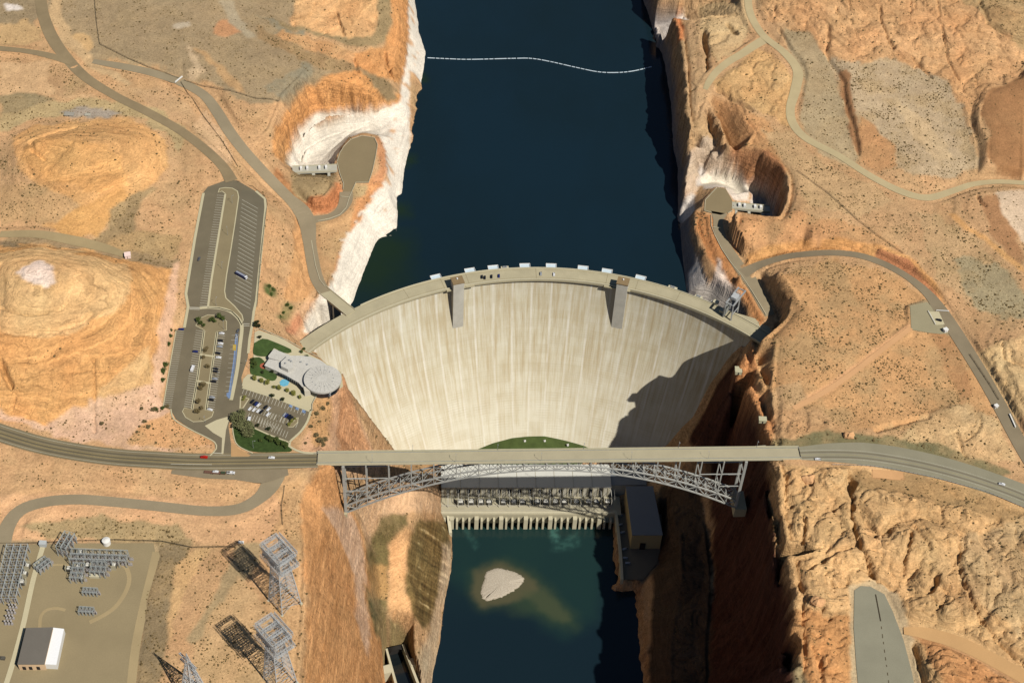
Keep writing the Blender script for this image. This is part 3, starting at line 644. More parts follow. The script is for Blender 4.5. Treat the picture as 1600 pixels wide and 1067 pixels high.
# clefts and gullies cut along lines: (points, width m, depth m)
CUTS = [
 ([(118,200),(60,215),(48,222),(52,236),(70,250)], 4, 3.5), ([(0,565),(8,585),(16,602)], 5, 8), ([(16,602),(24,618),(18,640),(60,655),(78,665)], 2, 2),
 ([(0,480),(20,487),(50,492),(75,488)], 2.5, 3), ([(146,560),(148,600),(147,640),(148,675)], 2, 3), ([(110,582),(140,578),(165,580)], 2, 1.6), ([(30,632),(70,640),(110,625)], 2, 1.5),
 ([(0,518),(40,522),(90,516),(130,502),(142,490)], 4, 2.2),
 ([(525,20),(530,32),(535,45),(537,55)], 2.2, 5), ([(602,80),(604,100),(610,112),(615,127)], 2.6, 6), ([(603,108),(622,106)], 2, 4), ([(553,92),(556,104),(560,112)], 2.5, 4), ([(490,62),(510,50),(500,45)], 2, 2), ([(592,2),(585,20),(590,40)], 2, 2),
 ([(1064,30),(1070,20),(1078,8)], 2, 3), ([(1100,48),(1101,60),(1105,85),(1107,112)], 6, 11), ([(1138,38),(1146,48),(1150,52)], 5, 7), ([(1110,135),(1118,140),(1140,152),(1175,172)], 3.5, 5), ([(1120,125),(1128,112),(1150,92)], 3, 5), ([(1190,60),(1230,80),(1240,95)], 2, 2),
 ([(1294,40),(1296,62),(1290,80),(1300,100),(1318,125),(1322,160),(1336,205),(1342,240)], 4, 3.2), ([(1375,10),(1376,35),(1388,60),(1398,75)], 3, 4), ([(1425,90),(1440,105),(1455,120)], 3, 4.5), ([(1472,40),(1480,90),(1498,125)], 2.5, 3), ([(1218,45),(1232,70),(1240,85)], 3, 3.5),
 ([(1530,5),(1545,35),(1580,60),(1605,72)], 4, 3), ([(1465,0),(1468,25)], 2, 3), ([(1423,0),(1424,22)], 2, 3), ([(1210,10),(1212,25)], 2, 3), ([(1528,305),(1532,315),(1540,320)], 3, 4),
 ([(1165,532),(1160,548),(1170,570),(1165,585),(1178,598),(1190,618),(1200,640),(1206,668)], 4, 5), ([(1370,672),(1400,662),(1430,655),(1450,650)], 5, 3.5), ([(1566,535),(1570,560),(1600,575)], 2, 3), ([(1500,690),(1505,705),(1510,712)], 2.5, 3), ([(1495,675),(1500,690)], 2, 2),
 ([(1325,740),(1332,760),(1330,800),(1337,830),(1345,850),(1355,870),(1360,890),(1364,900)], 4, 9), ([(1255,805),(1258,820),(1252,845),(1255,860)], 3, 6), ([(1265,888),(1272,880),(1300,865),(1345,850)], 3, 4), ([(1285,945),(1288,958),(1298,962)], 5, 7), ([(1364,840),(1372,835),(1385,826)], 4, 7), ([(1412,895),(1415,870),(1425,830)], 3, 5),
 ([(1450,922),(1462,912),(1465,898)], 4, 7), ([(1500,850),(1502,890),(1510,915),(1525,950),(1545,980),(1600,1040)], 3, 5), ([(1540,900),(1540,950),(1560,975)], 2, 2.5), ([(1430,1005),(1432,1020),(1440,1040),(1446,1067)], 4, 7), ([(1440,950),(1455,960),(1470,945),(1480,935)], 2.5, 3), ([(1262,750),(1270,760),(1262,775)], 4, 3), ([(1290,800),(1310,790),(1330,790)], 2, 3),
 ([(1430,822),(1445,840),(1455,855)], 2.5, 4), ([(1250,910),(1262,930),(1280,950)], 3, 4), ([(1270,1010),(1280,1040),(1285,1067)], 3, 4),
 ([(510,800),(515,850),(518,900),(522,960)], 2, 2), ([(543,800),(548,870),(552,930),(560,1000)], 2, 2), ([(650,905),(700,870)], 2, 2),
]
def seg_dist(px_, py_, a, b):
    dx, dy = b[0] - a[0], b[1] - a[1]; L = dx * dx + dy * dy + 1e-9
    t = np.clip(((px_ - a[0]) * dx + (py_ - a[1]) * dy) / L, 0, 1)
    return np.hypot(px_ - a[0] - t * dx, py_ - a[1] - t * dy), t
def near(pts, R):
    """grid window round a world polyline"""
    xs_ = [p[0] for p in pts]; ys_ = [p[1] for p in pts]
    return (slice(max(0, np.searchsorted(YS, min(ys_) - R)), np.searchsorted(YS, max(ys_) + R)),
            slice(max(0, np.searchsorted(XS, min(xs_) - R)), np.searchsorted(XS, max(xs_) + R)))
def hz_at(x, y):
    i = int(np.clip(np.searchsorted(XS, x), 1, NX - 1)); j = int(np.clip(np.searchsorted(YS, y), 1, NY - 1)); return float(H[j, i])
def drop(px, py, z0=212.0):
    """world point of the ground seen at a pixel"""
    z = z0
    for _ in range(14):
        q = P(px, py, z); z = 0.5 * z + 0.5 * hz_at(q[0], q[1])
    return P(px, py, z)
wig = 1.6 * fbm(X2 / 9, Y2 / 9, 71, 3); wig2 = 1.6 * fbm(X2 / 9, Y2 / 9, 72, 3)
for pts, w_, dep in CUTS:
    q = [drop(*p) for p in pts]
    s = near(q, 14); D = np.full(X2[s].shape, 1e9)
    for a, b in zip(q[:-1], q[1:]):
        d, _ = seg_dist(X2[s] + wig[s], Y2[s] + wig2[s], a, b); D = np.minimum(D, d)
    H[s] -= dep * .85 * (1 - sstep(w_ * 0.15, w_ * 0.78, D))

# ------------------------------------------------------------------ graded ground under roads and pads
PADS = []   # (polygon world xy, z)
def pad_grade(poly, z, lower=0.3, fade=5.0):
    s = near(poly, fade + 2); x, y = X2[s], Y2[s]
    D = np.full(x.shape, 1e9); n = len(poly)
    for i in range(n):
        d, _ = seg_dist(x, y, poly[i], poly[(i + 1) % n]); D = np.minimum(D, d)
    D[inpoly([(p[0], p[1]) for p in poly], x, y)] = 0
    k = 1 - sstep(1.6, fade, D)
    H[s] = H[s] * (1 - k) + (z - lower) * k; SCRUB[s] = np.where(D < 1.8, 0, SCRUB[s])
def resample(pts, step=5.0):
    """smooth a world polyline (Catmull-Rom) and sample it evenly"""
    p = [np.array(q, float) for q in pts]; p = [2 * p[0] - p[1]] + p + [2 * p[-1] - p[-2]]; o = []
    for i in range(1, len(p) - 2):
        n = max(1, int(np.linalg.norm(p[i + 1] - p[i]) / step))
        for k in range(n):
            t = k / n
            o.append(0.5 * (2 * p[i] + (p[i + 1] - p[i - 1]) * t + (2 * p[i - 1] - 5 * p[i] + 4 * p[i + 1] - p[i + 2]) * t * t + (3 * p[i] - p[i - 1] - 3 * p[i + 1] + p[i + 2]) * t ** 3))
    o.append(p[-2]); return [tuple(map(float, q)) for q in o]
def road_grade(pts, half, lower=0.3, fade=6.0):
    s = near(pts, half + fade + 2); x, y = X2[s], Y2[s]
    D = np.full(x.shape, 1e9); Z = np.zeros(x.shape)
    for a, b in zip(pts[:-1], pts[1:]):
        d, t = seg_dist(x, y, a, b); m = d < D; D[m] = d[m]; Z[m] = (a[2] + (b[2] - a[2]) * t)[m]
    k = 1 - sstep(half + 1.6, half + fade, D)
    H[s] = H[s] * (1 - k) + (Z - lower) * k; SCRUB[s] = np.where(D < half + 1.5, 0, SCRUB[s])
# ------------------------------------------------------------------ surfaces
def surf_mat(name, rgb, var=0.12, sc=0.05, rough=0.9, fine=0.09):
    g = G(name); tc = g.n('TexCoord'); v = tc.outputs['Object']
    a = g.noise(v, sc, 5, 0.6); b = g.noise(v, 1.3, 3, 0.6); d = g.noise(g.mapping(v, (0.3, 0.02, 0.3)), 1.0, 3)
    c = lin(rgb); c1 = tuple(x * (1 - var) for x in c); c2 = tuple(x * (1 + var) for x in c)
    col = g.mix(g.maprange(a, 0.3, 0.7, 0, 1), c1, c2)
    col = g.mix(g.maprange(b, 0.3, 0.7, 0, fine * 4), col, tuple(x * 0.7 for x in c))
    g.l(col, g.b.inputs['Base Color']); g.b.inputs['Roughness'].default_value = rough; g.b.inputs['Specular IOR Level'].default_value = 0.15
    return g.m
M_HW = surf_mat('highway_asphalt', (134, 122, 94), .14); M_HWR = surf_mat('grey_highway_asphalt', (152, 146, 122), .1); M_OLDHW = surf_mat('worn_highway_asphalt', (150, 132, 100), .14)
M_ROAD = surf_mat('road_asphalt', (156, 142, 114), .1)
M_OLD = surf_mat('dusty_asphalt', (146, 132, 106), .12)
M_PADA = surf_mat('pad_asphalt', (146, 130, 98), .05)
M_PADB = surf_mat('grey_pad_asphalt', (150, 146, 124), .08)
M_DIRT = surf_mat('gravel_road', (196, 178, 136), .1)
M_DIRT2 = surf_mat('dirt_track', (172, 152, 112), .12)
M_LOT = surf_mat('parking_asphalt', (122, 112, 90), .14)
M_LOTD = surf_mat('parking_asphalt_upper', (118, 110, 90), .1)
M_ISL = surf_mat('island_gravel', (146, 132, 100), .1)
M_CONC = surf_mat('walk_concrete', (205, 194, 158), .06)
M_KERB = surf_mat('kerb_concrete', (202, 192, 156), .05)
M_LAWN = surf_mat('lawn_turf', (78, 92, 48), .25, .12)
M_PAINT = surf_mat('white_road_paint', (205, 200, 180), .04)
M_YEL = surf_mat('yellow_road_paint', (196, 168, 84), .04)
M_BLUE = surf_mat('blue_road_paint', (124, 146, 178), .1)
M_YARD = surf_mat('yard_ground', (158, 142, 108), .09, .03, fine=.12)

def sheet(name, poly, z, m, parent=None, kind='structure', th=None):
    b = MB()
    if th: b.prism([(p[0], p[1]) for p in poly], z - th, z)
    else:
        a = sum(poly[i][0] * poly[(i + 1) % len(poly)][1] - poly[(i + 1) % len(poly)][0] * poly[i][1] for i in range(len(poly)))
        pl = poly if a > 0 else poly[::-1]
        b.add([(p[0], p[1], z) for p in pl], [tuple(range(len(pl)))])
    o = b.build(name, m, parent)
    if parent is None: tag(o, kind=kind)
    return o
def ribbon_mb(b, pts, half, dz=0.0, off=0.0, th=0.0):
    """strip along world points; half: number or per-point list"""
    n = len(pts); hv = half if isinstance(half, (list, tuple, np.ndarray)) else [half] * n; vs = []
    for i in range(n):
        p = np.array(pts[max(i - 1, 0)][:2]); q = np.array(pts[min(i + 1, n - 1)][:2]); d = q - p; d = d / (np.linalg.norm(d) + 1e-9)
        nx, ny = -d[1], d[0]; x, y, z = pts[i]
        for s in (-1, 1): vs.append((x + nx * (off + s * hv[i]), y + ny * (off + s * hv[i]), z + dz))
    fs = [(2 * i, 2 * i + 2, 2 * i + 3, 2 * i + 1) for i in range(n - 1)]
    if th:
        m = len(vs); vs += [(x, y, z - th) for x, y, z in vs]
        fs += [(m + 2 * i, m + 2 * i + 1, m + 2 * i + 3, m + 2 * i + 2) for i in range(n - 1)]
        fs += [(2 * i, m + 2 * i, m + 2 * i + 2, 2 * i + 2) for i in range(n - 1)] + [(2 * i + 1, 2 * i + 3, m + 2 * i + 3, m + 2 * i + 1) for i in range(n - 1)]
        fs += [(0, 1, m + 1, m), (2 * n - 2, m + 2 * n - 2, m + 2 * n - 1, 2 * n - 1)]
    b.add(vs, fs); return b
def stripe(b, pts, off, w, dz, dash=None):
    if not dash: return ribbon_mb(b, pts, w / 2, dz, off)
    acc = 0; seg = []
    for i in range(len(pts)):
        seg.append(pts[i])
        if i + 1 < len(pts): acc += math.dist(pts[i][:2], pts[i + 1][:2])
        if acc >= dash[0] and len(seg) > 1:
            ribbon_mb(b, seg, w / 2, dz, off); seg = []; acc = -dash[1]
        elif acc < 0: seg = []
    return b

ROADS = []
def road(name, pts, half, m, z_each=True, step=4.0, marks=(), world_pts=False, lay=0.0, fade=6):
    w = resample(pts if world_pts else [P(*p[:3]) for p in pts], step)
    hv = half
    if isinstance(half, (list, tuple)):
        # widths given per control point
        half = list(np.interp(np.linspace(0, 1, len(pts)), np.linspace(0, 1, len(half)), half))
        cp = [P(*p[:3]) for p in pts]; acc = [0]
        for a, b in zip(cp[:-1], cp[1:]): acc.append(acc[-1] + math.dist(a[:2], b[:2]))
        aw = [0]
        for a, b in zip(w[:-1], w[1:]): aw.append(aw[-1] + math.dist(a[:2], b[:2]))
        hv = list(np.interp(np.array(aw) / aw[-1] * acc[-1], acc, half))
    road_grade(w, max(hv) if isinstance(hv, list) else hv, fade=fade)
    ROADS.append((name, w, hv, m, marks, lay))
    return w
SG = tag(empty('unused', (0, 0, 0)), kind='structure') if False else None
W_ = (208, 200, 178)
road('dirt_road', [(0,366,219),(60,366,218.5),(120,377,217),(165,388,216),(205,402,215)], [4, 5, 6, 5, 2.5], M_DIRT2, lay=-.02)
road('old_highway', [(50,-70,224),(62,-10,223),(68,25,222.5),(82,60,222),(105,92,221),(135,122,220),(180,150,218.5),(230,175,217.5),(280,203,216),(320,233,214.8),(348,260,213.8),(362,283,213.2)], [6, 6, 6, 6.5, 6, 5.5, 5, 5, 5, 5, 5, 6], M_OLDHW)
road('side_road', [(-60,70,223),(0,76,222.5),(40,80,222),(80,88,221.5),(112,100,221)], [4, 4, 3.6, 4.5, 3], M_OLDHW, lay=-.02)
road('access_road', [(145,96,219.5),(180,102,218.5),(230,112,216.5),(280,127,214)], [3.5, 5, 5.4, 5.4], M_ROAD, lay=-.02)
w_roadL = road('dam_access_road', roadL[:-1] + [(507,457,178)], [5.4] * 3 + [5.8] * 6 + [8, 8, 6, 6, 6, 5.5], M_ROAD)
road('intake_access_road', [(482,345,179),(497,342,178.6),(515,339,178.2),(531,330,178),(540,315,178),(541,300,178)], [7, 4.6, 4.4, 5, 6.5, 6.5], M_ROAD, lay=.01)
w_hwL = road('highway', hwL, [8.5] * 9 + [8.5, 7.2], M_HW, fade=8)
w_hwR = road('highway', hwR, [6.6, 9.8, 12, 12.6, 12.4, 12, 11.5, 11.5, 11, 11], M_HWR, fade=8)
road('highway_shoulder', [(268,737,212.8),(320,739,212.8),(370,740,212.8),(410,742,212.8),(450,736,212.8)], [2, 5, 6, 8, 4], M_OLD, lay=-.03)
road('service_road', [(428,742,212.5),(422,758,211),(405,778,209.5),(372,795,208.6),(320,798,208),(250,791,208),(180,784,208),(120,780,208),(70,784,207.5),(32,797,206.5),(12,822,205),(4,860,203.6),(-10,900,203),(-60,990,203)], [9, 7.5, 5.5, 5, 4.6, 4.6, 4.6, 4.8, 5, 5.5, 6, 5, 4, 4], M_ROAD, lay=-.02)
road('gravel_road', [(1165,-70,217),(1168,-20,216.5),(1172,20,215.5),(1192,55,215),(1225,82,216),(1246,110,216),(1243,140,215.5),(1235,170,215),(1240,195,215),(1262,218,215.3),(1310,243,215.8),(1360,275,215.5),(1410,300,215),(1450,309,215),(1490,298,215.5),(1520,288,216.5),(1560,284,217.5),(1610,287,218),(1680,295,219)], [4.4, 4.2, 4.2, 4.4, 4.8, 5.2, 5.2, 4.4, 4.6, 4.6, 4.2, 4.2, 4.6, 4.4, 3.8, 3.4, 3.2, 3.2, 3.2], M_DIRT)
road('gravel_track', [(1195,62,215),(1178,72,214),(1160,84,212.5),(1138,97,211),(1120,112,210),(1108,128,209),(1102,140,208.6)], [6, 5.5, 5, 4.6, 4.2, 3.6, 2.5], M_DIRT, lay=-.02)
w_roadR = road('intake_road', [(1124,332,184),(1122,345,184),(1124,362,184),(1134,385,184),(1152,412,184),(1168,432,184),(1184,457,183),(1195,478,182),(1203,493,180)], [8, 4.5, 5, 5.4, 5.8, 7, 6.2, 6, 4.5], M_ROAD, fade=2.6)
w_roadB = road('checkpoint_road', roadB, [6, 5, 4] + [3.9] * 8 + [5.4, 7, 6.6, 6.5, 6.5, 6.5, 6.5], M_OLD, lay=.01, fade=4)
road('yard_road', [(68,850,203.2),(52,905,203.2),(34,985,203.2),(10,1067,203.2),(-15,1130,203.2)], 1.9, M_CONC, fade=4)
road('dirt_track', [(1423,512,213),(1380,545,213),(1330,584,212.6),(1285,614,212),(1240,638,211)], 2.4, surf_mat('sandy_track', (222, 172, 122), .05), fade=4)
road('dirt_track', [(1412,985,206.5),(1450,990,207),(1500,1005,208.5),(1560,1035,210),(1620,1070,211.5),(1680,1110,213)], [3, 5.5, 6, 6, 6, 6], surf_mat('packed_sand', (214, 170, 116), .06), fade=5)
LOT = [(317,302),(325,292),(350,283),(370,282),(398,298),(413,312),(414,325),(399,470),(395,486),(392,508),(387,560),(377,590),(379,604),(430,620),(484,641),(481,655),(470,672),(452,690),(420,678),(398,668),(378,656),(362,648),(357,665),(361,694),(374,711),(328,712),(337,702),(335,690),(320,681),(298,670),(275,655),(267,640),(255,635),(275,516),(287,512),(294,480),(290,460),(305,370)]
LOTW = PZ(LOT, 213.0)
TERR = PZ([(386,500),(400,510),(430,530),(470,550),(500,565),(534,585),(534,606),(515,618),(490,622),(482,650),(470,692),(452,700),(360,706),(360,640)], 213)
pad_grade(TERR, 213.0, fade=4); pad_grade(LOTW, 213.0, fade=6)
PLW = PZ(padL, 178.0); pad_grade(PLW, 178, fade=3)
PRW = PZ(padR, 184.0); pad_grade(PRW, 184, fade=3)
PBR = PZ([(1335,922),(1345,915),(1360,916),(1382,928),(1395,955),(1412,1000),(1425,1050),(1436,1110),(1345,1110),(1338,1040),(1334,980)], 206.0); pad_grade(PBR, 206, fade=5)
PCK = PZ([(1422,478),(1449,472),(1462,486),(1486,520),(1470,522),(1452,520),(1424,515)], 213.0); pad_grade(PCK, 213.0, fade=4)
YARD = PZ([(-40,856),(60,850),(240,848),(244,870),(222,940),(205,1110),(-60,1110)], 203.0); pad_grade(YARD, 203.0, fade=5)
TUN = PZ([(606,1019),(634,1019),(652,1067),(662,1110),(600,1110),(602,1067)], 0.0)
pad_grade(TUN, 0.0, lower=1.5, fade=2.2)
YRD2 = PZ([(964,803),(1034,803),(1034,850),(1026,880),(1005,905),(972,905)], 14.0); pad_grade(YRD2, 14.0, fade=3)
PHW = PZ([(688,726),(690,806),(962,806),(1030,800),(1030,740),(960,726)], 15.0)
# ------------------------------------------------------------------ the terrain sheet
sl2, gx, gy = gradm(H); st = sstep(0.9, 2.0, blur(sl2, 2))
nl = np.sqrt(1 + gx * gx + gy * gy); nx, ny, nz = -gx / nl, -gy / nl, 1 / nl
keep = (X2 > -280) & (X2 < 260) & ~((np.hypot(X2 - DC[0], Y2 - DC[1]) < RU + 6) & (Y2 > 80) & (np.abs(X2) < 160))
amp = st * keep * (1.0 - 0.75 * WH) * (1 - .55 * ((X2 < -70) & (Y2 < 130))) * (1 - .85 * blur(pad_white.astype(float), 4)) * (1 - .6 * ((X2 > 110) & (Y2 > 60) & (Y2 < 420)))
d = 2.2 * noise3(X2 / 12, Y2 / 12, H / 95, 5) + 1.5 * noise3(X2 / 5, Y2 / 5, H / 60, 6) + .7 * noise3(X2 / 60, Y2 / 60, (H + 3 * noise3(X2 / 30, Y2 / 30, H / 30, 9)) / 6.5, 7) + .9 * noise3(X2 / 2.4, Y2 / 2.4, H / 26, 8)
LW = ((X2 < -70) & (X2 > -235) & (Y2 < 135)) * st; LW = blur(LW, 3)
jw = 5 * fbm(X2 / 30, Y2 / 70, 505, 3)
jn = perlin2((X2 - H * .3 + jw) / 3.4, Y2 / 55, 501) + .7 * perlin2((X2 - H * .3 + jw) / 1.7, Y2 / 30, 502) + .5 * perlin2((X2 + jw) / 9, Y2 / 60, 503)
d = d * (1 - .7 * LW) + LW * (1.1 * jn)
COLR = COLR * (1 + (LW * np.clip(jn, -1.1, 1.1) * .2)[..., None] * np.array([.8, 1, 1.25]))
COLR = COLR * (1 - (LW * (1 - sstep(0, .06, np.abs(jn + .1 * fbm(X2 / 3, Y2 / 9, 507, 2)))) * sstep(0, .25, fbm(X2 / 25, Y2 / 50, 506, 3)) * .5)[..., None])
VX = X2 + nx * d * amp * 1.1; VY = Y2 + ny * d * amp * 1.1; VZ = H + nz * d * amp * .6
# mottling of the ground itself: sand, varnish, desert dust in patches
mot = fbm(X2 / 55, Y2 / 55, 91, 5, 0.55); mot2 = fbm(X2 / 10, Y2 / 10, 95, 4, 0.6)
dust = (sstep(-.12, .3, fbm(X2 / 38, Y2 / 38, 93, 5, .6)) * np.clip(SCRUBb * 1.3, 0, 1) * (1 - .5 * ROCKb))[..., None] * .6
COLR = COLR * (1 - dust) + np.array(lin((184, 158, 112))) * dust
COLR = COLR * np.where(WH[..., None], .96, np.array([.99, .955, .985]))
f = 1 + 0.16 * mot + 0.2 * mot2
COLR = COLR * np.clip(f, .7, 1.3)[..., None]
warm = np.clip(fbm(X2 / 30, Y2 / 42, 99, 4) * 1.6, -1, 1)[..., None] * (ROCKb[..., None] * .75 + .25) * (~WH)[..., None]
COLR = COLR * (1 + warm * np.array([0.03, -0.045, -0.08]))
bnd = perlin2((H + 2.5 * fbm(X2 / 50, Y2 / 50, 63, 3)) / 2.6, X2 / 90, 64) + .6 * perlin2((H + 2 * fbm(X2 / 40, Y2 / 40, 65, 3)) / .9, Y2 / 60, 66)
COLR = COLR * (1 + (bnd * np.clip(ROCKb * 1.4, 0, 1) * (1 - .6 * st) * (~WH))[..., None] * np.array([.07, .09, .12]))
COLR = np.clip(COLR, .005, 1)
nv = NX * NY
co = np.stack([VX, VY, VZ], -1).reshape(-1, 3).astype(np.float32)
idx = np.arange(nv).reshape(NY, NX)
quads = np.stack([idx[:-1, :-1], idx[:-1, 1:], idx[1:, 1:], idx[1:, :-1]], -1).reshape(-1, 4)
me = bpy.data.meshes.new('terrain')
me.vertices.add(nv); me.vertices.foreach_set('co', co.ravel())
me.loops.add(len(quads) * 4); me.loops.foreach_set('vertex_index', quads.ravel().astype(np.int32))
me.polygons.add(len(quads)); me.polygons.foreach_set('loop_start', np.arange(0, len(quads) * 4, 4, dtype=np.int32))
me.polygons.foreach_set('use_smooth', np.ones(len(quads), bool))
me.update(calc_edges=True)
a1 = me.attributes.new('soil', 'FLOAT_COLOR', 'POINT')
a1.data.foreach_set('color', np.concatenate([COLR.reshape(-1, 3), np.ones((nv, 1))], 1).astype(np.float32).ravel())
a2 = me.attributes.new('kinds', 'FLOAT_COLOR', 'POINT')
KM = np.stack([ROCKb * (1 - .6 * LW), blur(SCRUB, 2), STREAK * (1 - .85 * LW), WH.astype(float)], -1).reshape(-1, 4)
a2.data.foreach_set('color', KM.astype(np.float32).ravel())
a3 = me.attributes.new('joints', 'FLOAT', 'POINT'); a3.data.foreach_set('value', LW.astype(np.float32).ravel())
terr = bpy.data.objects.new('terrain', me); COL.objects.link(terr); tag(terr, kind='structure')

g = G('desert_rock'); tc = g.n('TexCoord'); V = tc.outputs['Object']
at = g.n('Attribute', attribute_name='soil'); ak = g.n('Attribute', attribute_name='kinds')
sep = g.n('SeparateColor'); g.l(ak.outputs['Color'], sep.inputs[0]); rock, scr, strk = sep.outputs[0], sep.outputs[1], sep.outputs[2]
wht = ak.outputs['Alpha']
# bedding: thin layers nearly level, gently warped
wv = g.n('VectorMath', operation='ADD'); wn = g.n('TexNoise'); wn.inputs['Scale'].default_value = 0.02; wn.inputs['Detail'].default_value = 3; g.l(V, wn.inputs['Vector'])
sc = g.n('VectorMath', operation='SCALE'); sc.inputs['Scale'].default_value = 16.0; g.l(wn.outputs['Color'], sc.inputs[0]); g.l(V, wv.inputs[0]); g.l(sc.outputs[0], wv.inputs[1])
bed1 = g.noise(g.mapping(wv.outputs[0], (0.012, 0.012, 0.55)), 1.0, 5, 0.65)
bed2 = g.noise(g.mapping(wv.outputs[0], (0.03, 0.03, 2.2), (0.10, 0.06, 0)), 1.0, 4, 0.6)
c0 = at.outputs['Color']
bf = g.math('MULTIPLY', g.maprange(bed1, 0.25, 0.75, -1, 1), rock)
bf2 = g.math('MULTIPLY', g.maprange(bed2, 0.25, 0.75, -1, 1), rock)
k1 = g.math('ADD', 1.0, g.math('MULTIPLY', bf, 0.34)); k1 = g.math('ADD', k1, g.math('MULTIPLY', bf2, 0.26))
# run-down streaks on the walls
s1 = g.noise(g.mapping(V, (0.22, 0.22, 0.012)), 1.0, 4, 0.6, 0.3); s2 = g.noise(g.mapping(V, (0.9, 0.9, 0.03)), 1.0, 3, 0.6)
ks = g.math('MULTIPLY', g.math('ADD', g.maprange(s1, 0.3, 0.7, -0.3, 0.22), g.maprange(s2, 0.3, 0.7, -0.26, 0.22)), strk)
k1 = g.math('ADD', k1, ks)
# grit, pebbles and dust
n1 = g.noise(V, 0.55, 6, 0.7); n2 = g.noise(V, 2.6, 3, 0.6); n0 = g.noise(V, 0.09, 5, 0.6)
k1 = g.math('ADD', k1, g.maprange(n1, 0.3, 0.7, -0.26, 0.24)); k1 = g.math('ADD', k1, g.maprange(n2, 0.3, 0.7, -0.15, 0.15)); k1 = g.math('ADD', k1, g.maprange(n0, 0.3, 0.7, -0.08, 0.08))
cc = g.n('CombineColor');
for i in range(3): g.l(k1, cc.inputs[i])
col = g.mix(1.0, c0, cc.outputs[0], 'MULTIPLY')
s3 = g.noise(g.mapping(V, (0.5, 0.5, 0.018), (0, 0, 0), (7, 3, 1)), 1.0, 3, 0.6, 0.6)
dl = g.math('MULTIPLY', g.math('MULTIPLY', g.maprange(g.math('ABSOLUTE', g.math('SUBTRACT', s3, .5)), 0, .018, .75, 0), strk), g.maprange(n0, .45, .56, 0, 1), True)
col = g.mix(dl, col, lin((104, 66, 44)))
aj = g.n('Attribute', attribute_name='joints'); lw = aj.outputs['Fac']
p1 = g.noise(g.mapping(V, (0.8, 0.045, 0.28)), 1.0, 5, 0.7, 0.4); p2 = g.noise(g.mapping(V, (2.4, 0.2, 0.9)), 1.0, 3, 0.65); p3 = g.noise(g.mapping(V, (.5, .5, .35)), 1.0, 4, .7)
pk = g.math('ADD', 1.0, g.math('MULTIPLY', lw, g.math('ADD', g.maprange(p1, .3, .7, -.34, .3), g.math('ADD', g.maprange(p2, .3, .7, -.22, .2), g.maprange(p3, .3, .7, -.12, .12)))))
cp_ = g.n('CombineColor')
for i in range(3): g.l(pk, cp_.inputs[i])
col = g.mix(1.0, col, cp_.outputs[0], 'MULTIPLY')
jl = g.math('MULTIPLY', g.math('MULTIPLY', g.maprange(g.math('ABSOLUTE', g.math('SUBTRACT', p1, .5)), 0, .012, .7, 0), lw), g.maprange(n0, .44, .54, 0, 1), True); col = g.mix(jl, col, lin((110, 72, 46)))
js = g.math('MULTIPLY', g.maprange(p3, .63, .68, 0, .6), lw, True); col = g.mix(js, col, lin((120, 88, 58)))
# desert varnish along joints
vo = g.n('TexVoronoi', feature='DISTANCE_TO_EDGE'); vo.inputs['Scale'].default_value = 0.11; g.l(g.mapping(wv.outputs[0], (1, .6, .3)), vo.inputs['Vector'])
jf = g.math('MULTIPLY', g.math('MULTIPLY', g.maprange(vo.outputs['Distance'], 0.0, 0.025, 0.42, 0), rock), g.maprange(n0, 0.42, 0.6, 0, 1), clamp=True)
jf = g.math('MULTIPLY', jf, g.math('SUBTRACT', 1.0, wht))
col = g.mix(jf, col, lin((128, 88, 56)))
# low scrub too fine to stand out: specks
vs_ = g.n('TexVoronoi', feature='F1'); vs_.inputs['Scale'].default_value = 0.42; vs_.inputs['Randomness'].default_value = 1; g.l(V, vs_.inputs['Vector'])
sf = g.maprange(vs_.outputs['Distance'], 0.16, 0.26, 1, 0); sf = g.math('MULTIPLY', sf, g.math('MULTIPLY', scr, g.maprange(n0, 0.35, 0.6, 0.2, 0.9)), clamp=True)
col = g.mix(g.math('MULTIPLY', sf, 0.4), col, lin((100, 86, 56)))
# chips and cracks on the bleached rock
vw = g.n('TexVoronoi', feature='DISTANCE_TO_EDGE'); vw.inputs['Scale'].default_value = 0.16; g.l(g.mapping(wv.outputs[0], (1, 1, .5)), vw.inputs['Vector'])
wf = g.math('MULTIPLY', g.math('MULTIPLY', g.maprange(vw.outputs['Distance'], 0, .03, .5, 0), wht), g.maprange(n1, .45, .6, 0, 1), True); col = g.mix(wf, col, lin((120, 100, 84)))
wd = g.math('MULTIPLY', g.maprange(n1, .6, .7, 0, .5), wht, True); col = g.mix(wd, col, lin((178, 150, 122)))
g.l(col, g.b.inputs['Base Color']); g.b.inputs['Roughness'].default_value = 0.95; g.b.inputs['Specular IOR Level'].default_value = 0.08
hb = g.math('ADD', g.math('MULTIPLY', bed1, g.math('MULTIPLY', rock, 2.2)), g.math('MULTIPLY', n1, 0.9)); hb = g.math('ADD', hb, g.math('MULTIPLY', bed2, rock))
hb = g.math('ADD', hb, g.math('MULTIPLY', g.math('ADD', s1, s2), g.math('MULTIPLY', strk, 1.6)))
hb = g.math('ADD', hb, g.math('MULTIPLY', g.math('MINIMUM', vo.outputs['Distance'], 0.06), g.math('MULTIPLY', rock, 4.0)))
hb = g.math('ADD', hb, g.math('MULTIPLY', g.math('ADD', p1, p2), g.math('MULTIPLY', lw, 3.0)))
g.l(g.bump(hb, 0.75, 0.9), g.b.inputs['Normal'])
me.materials.append(g.m)

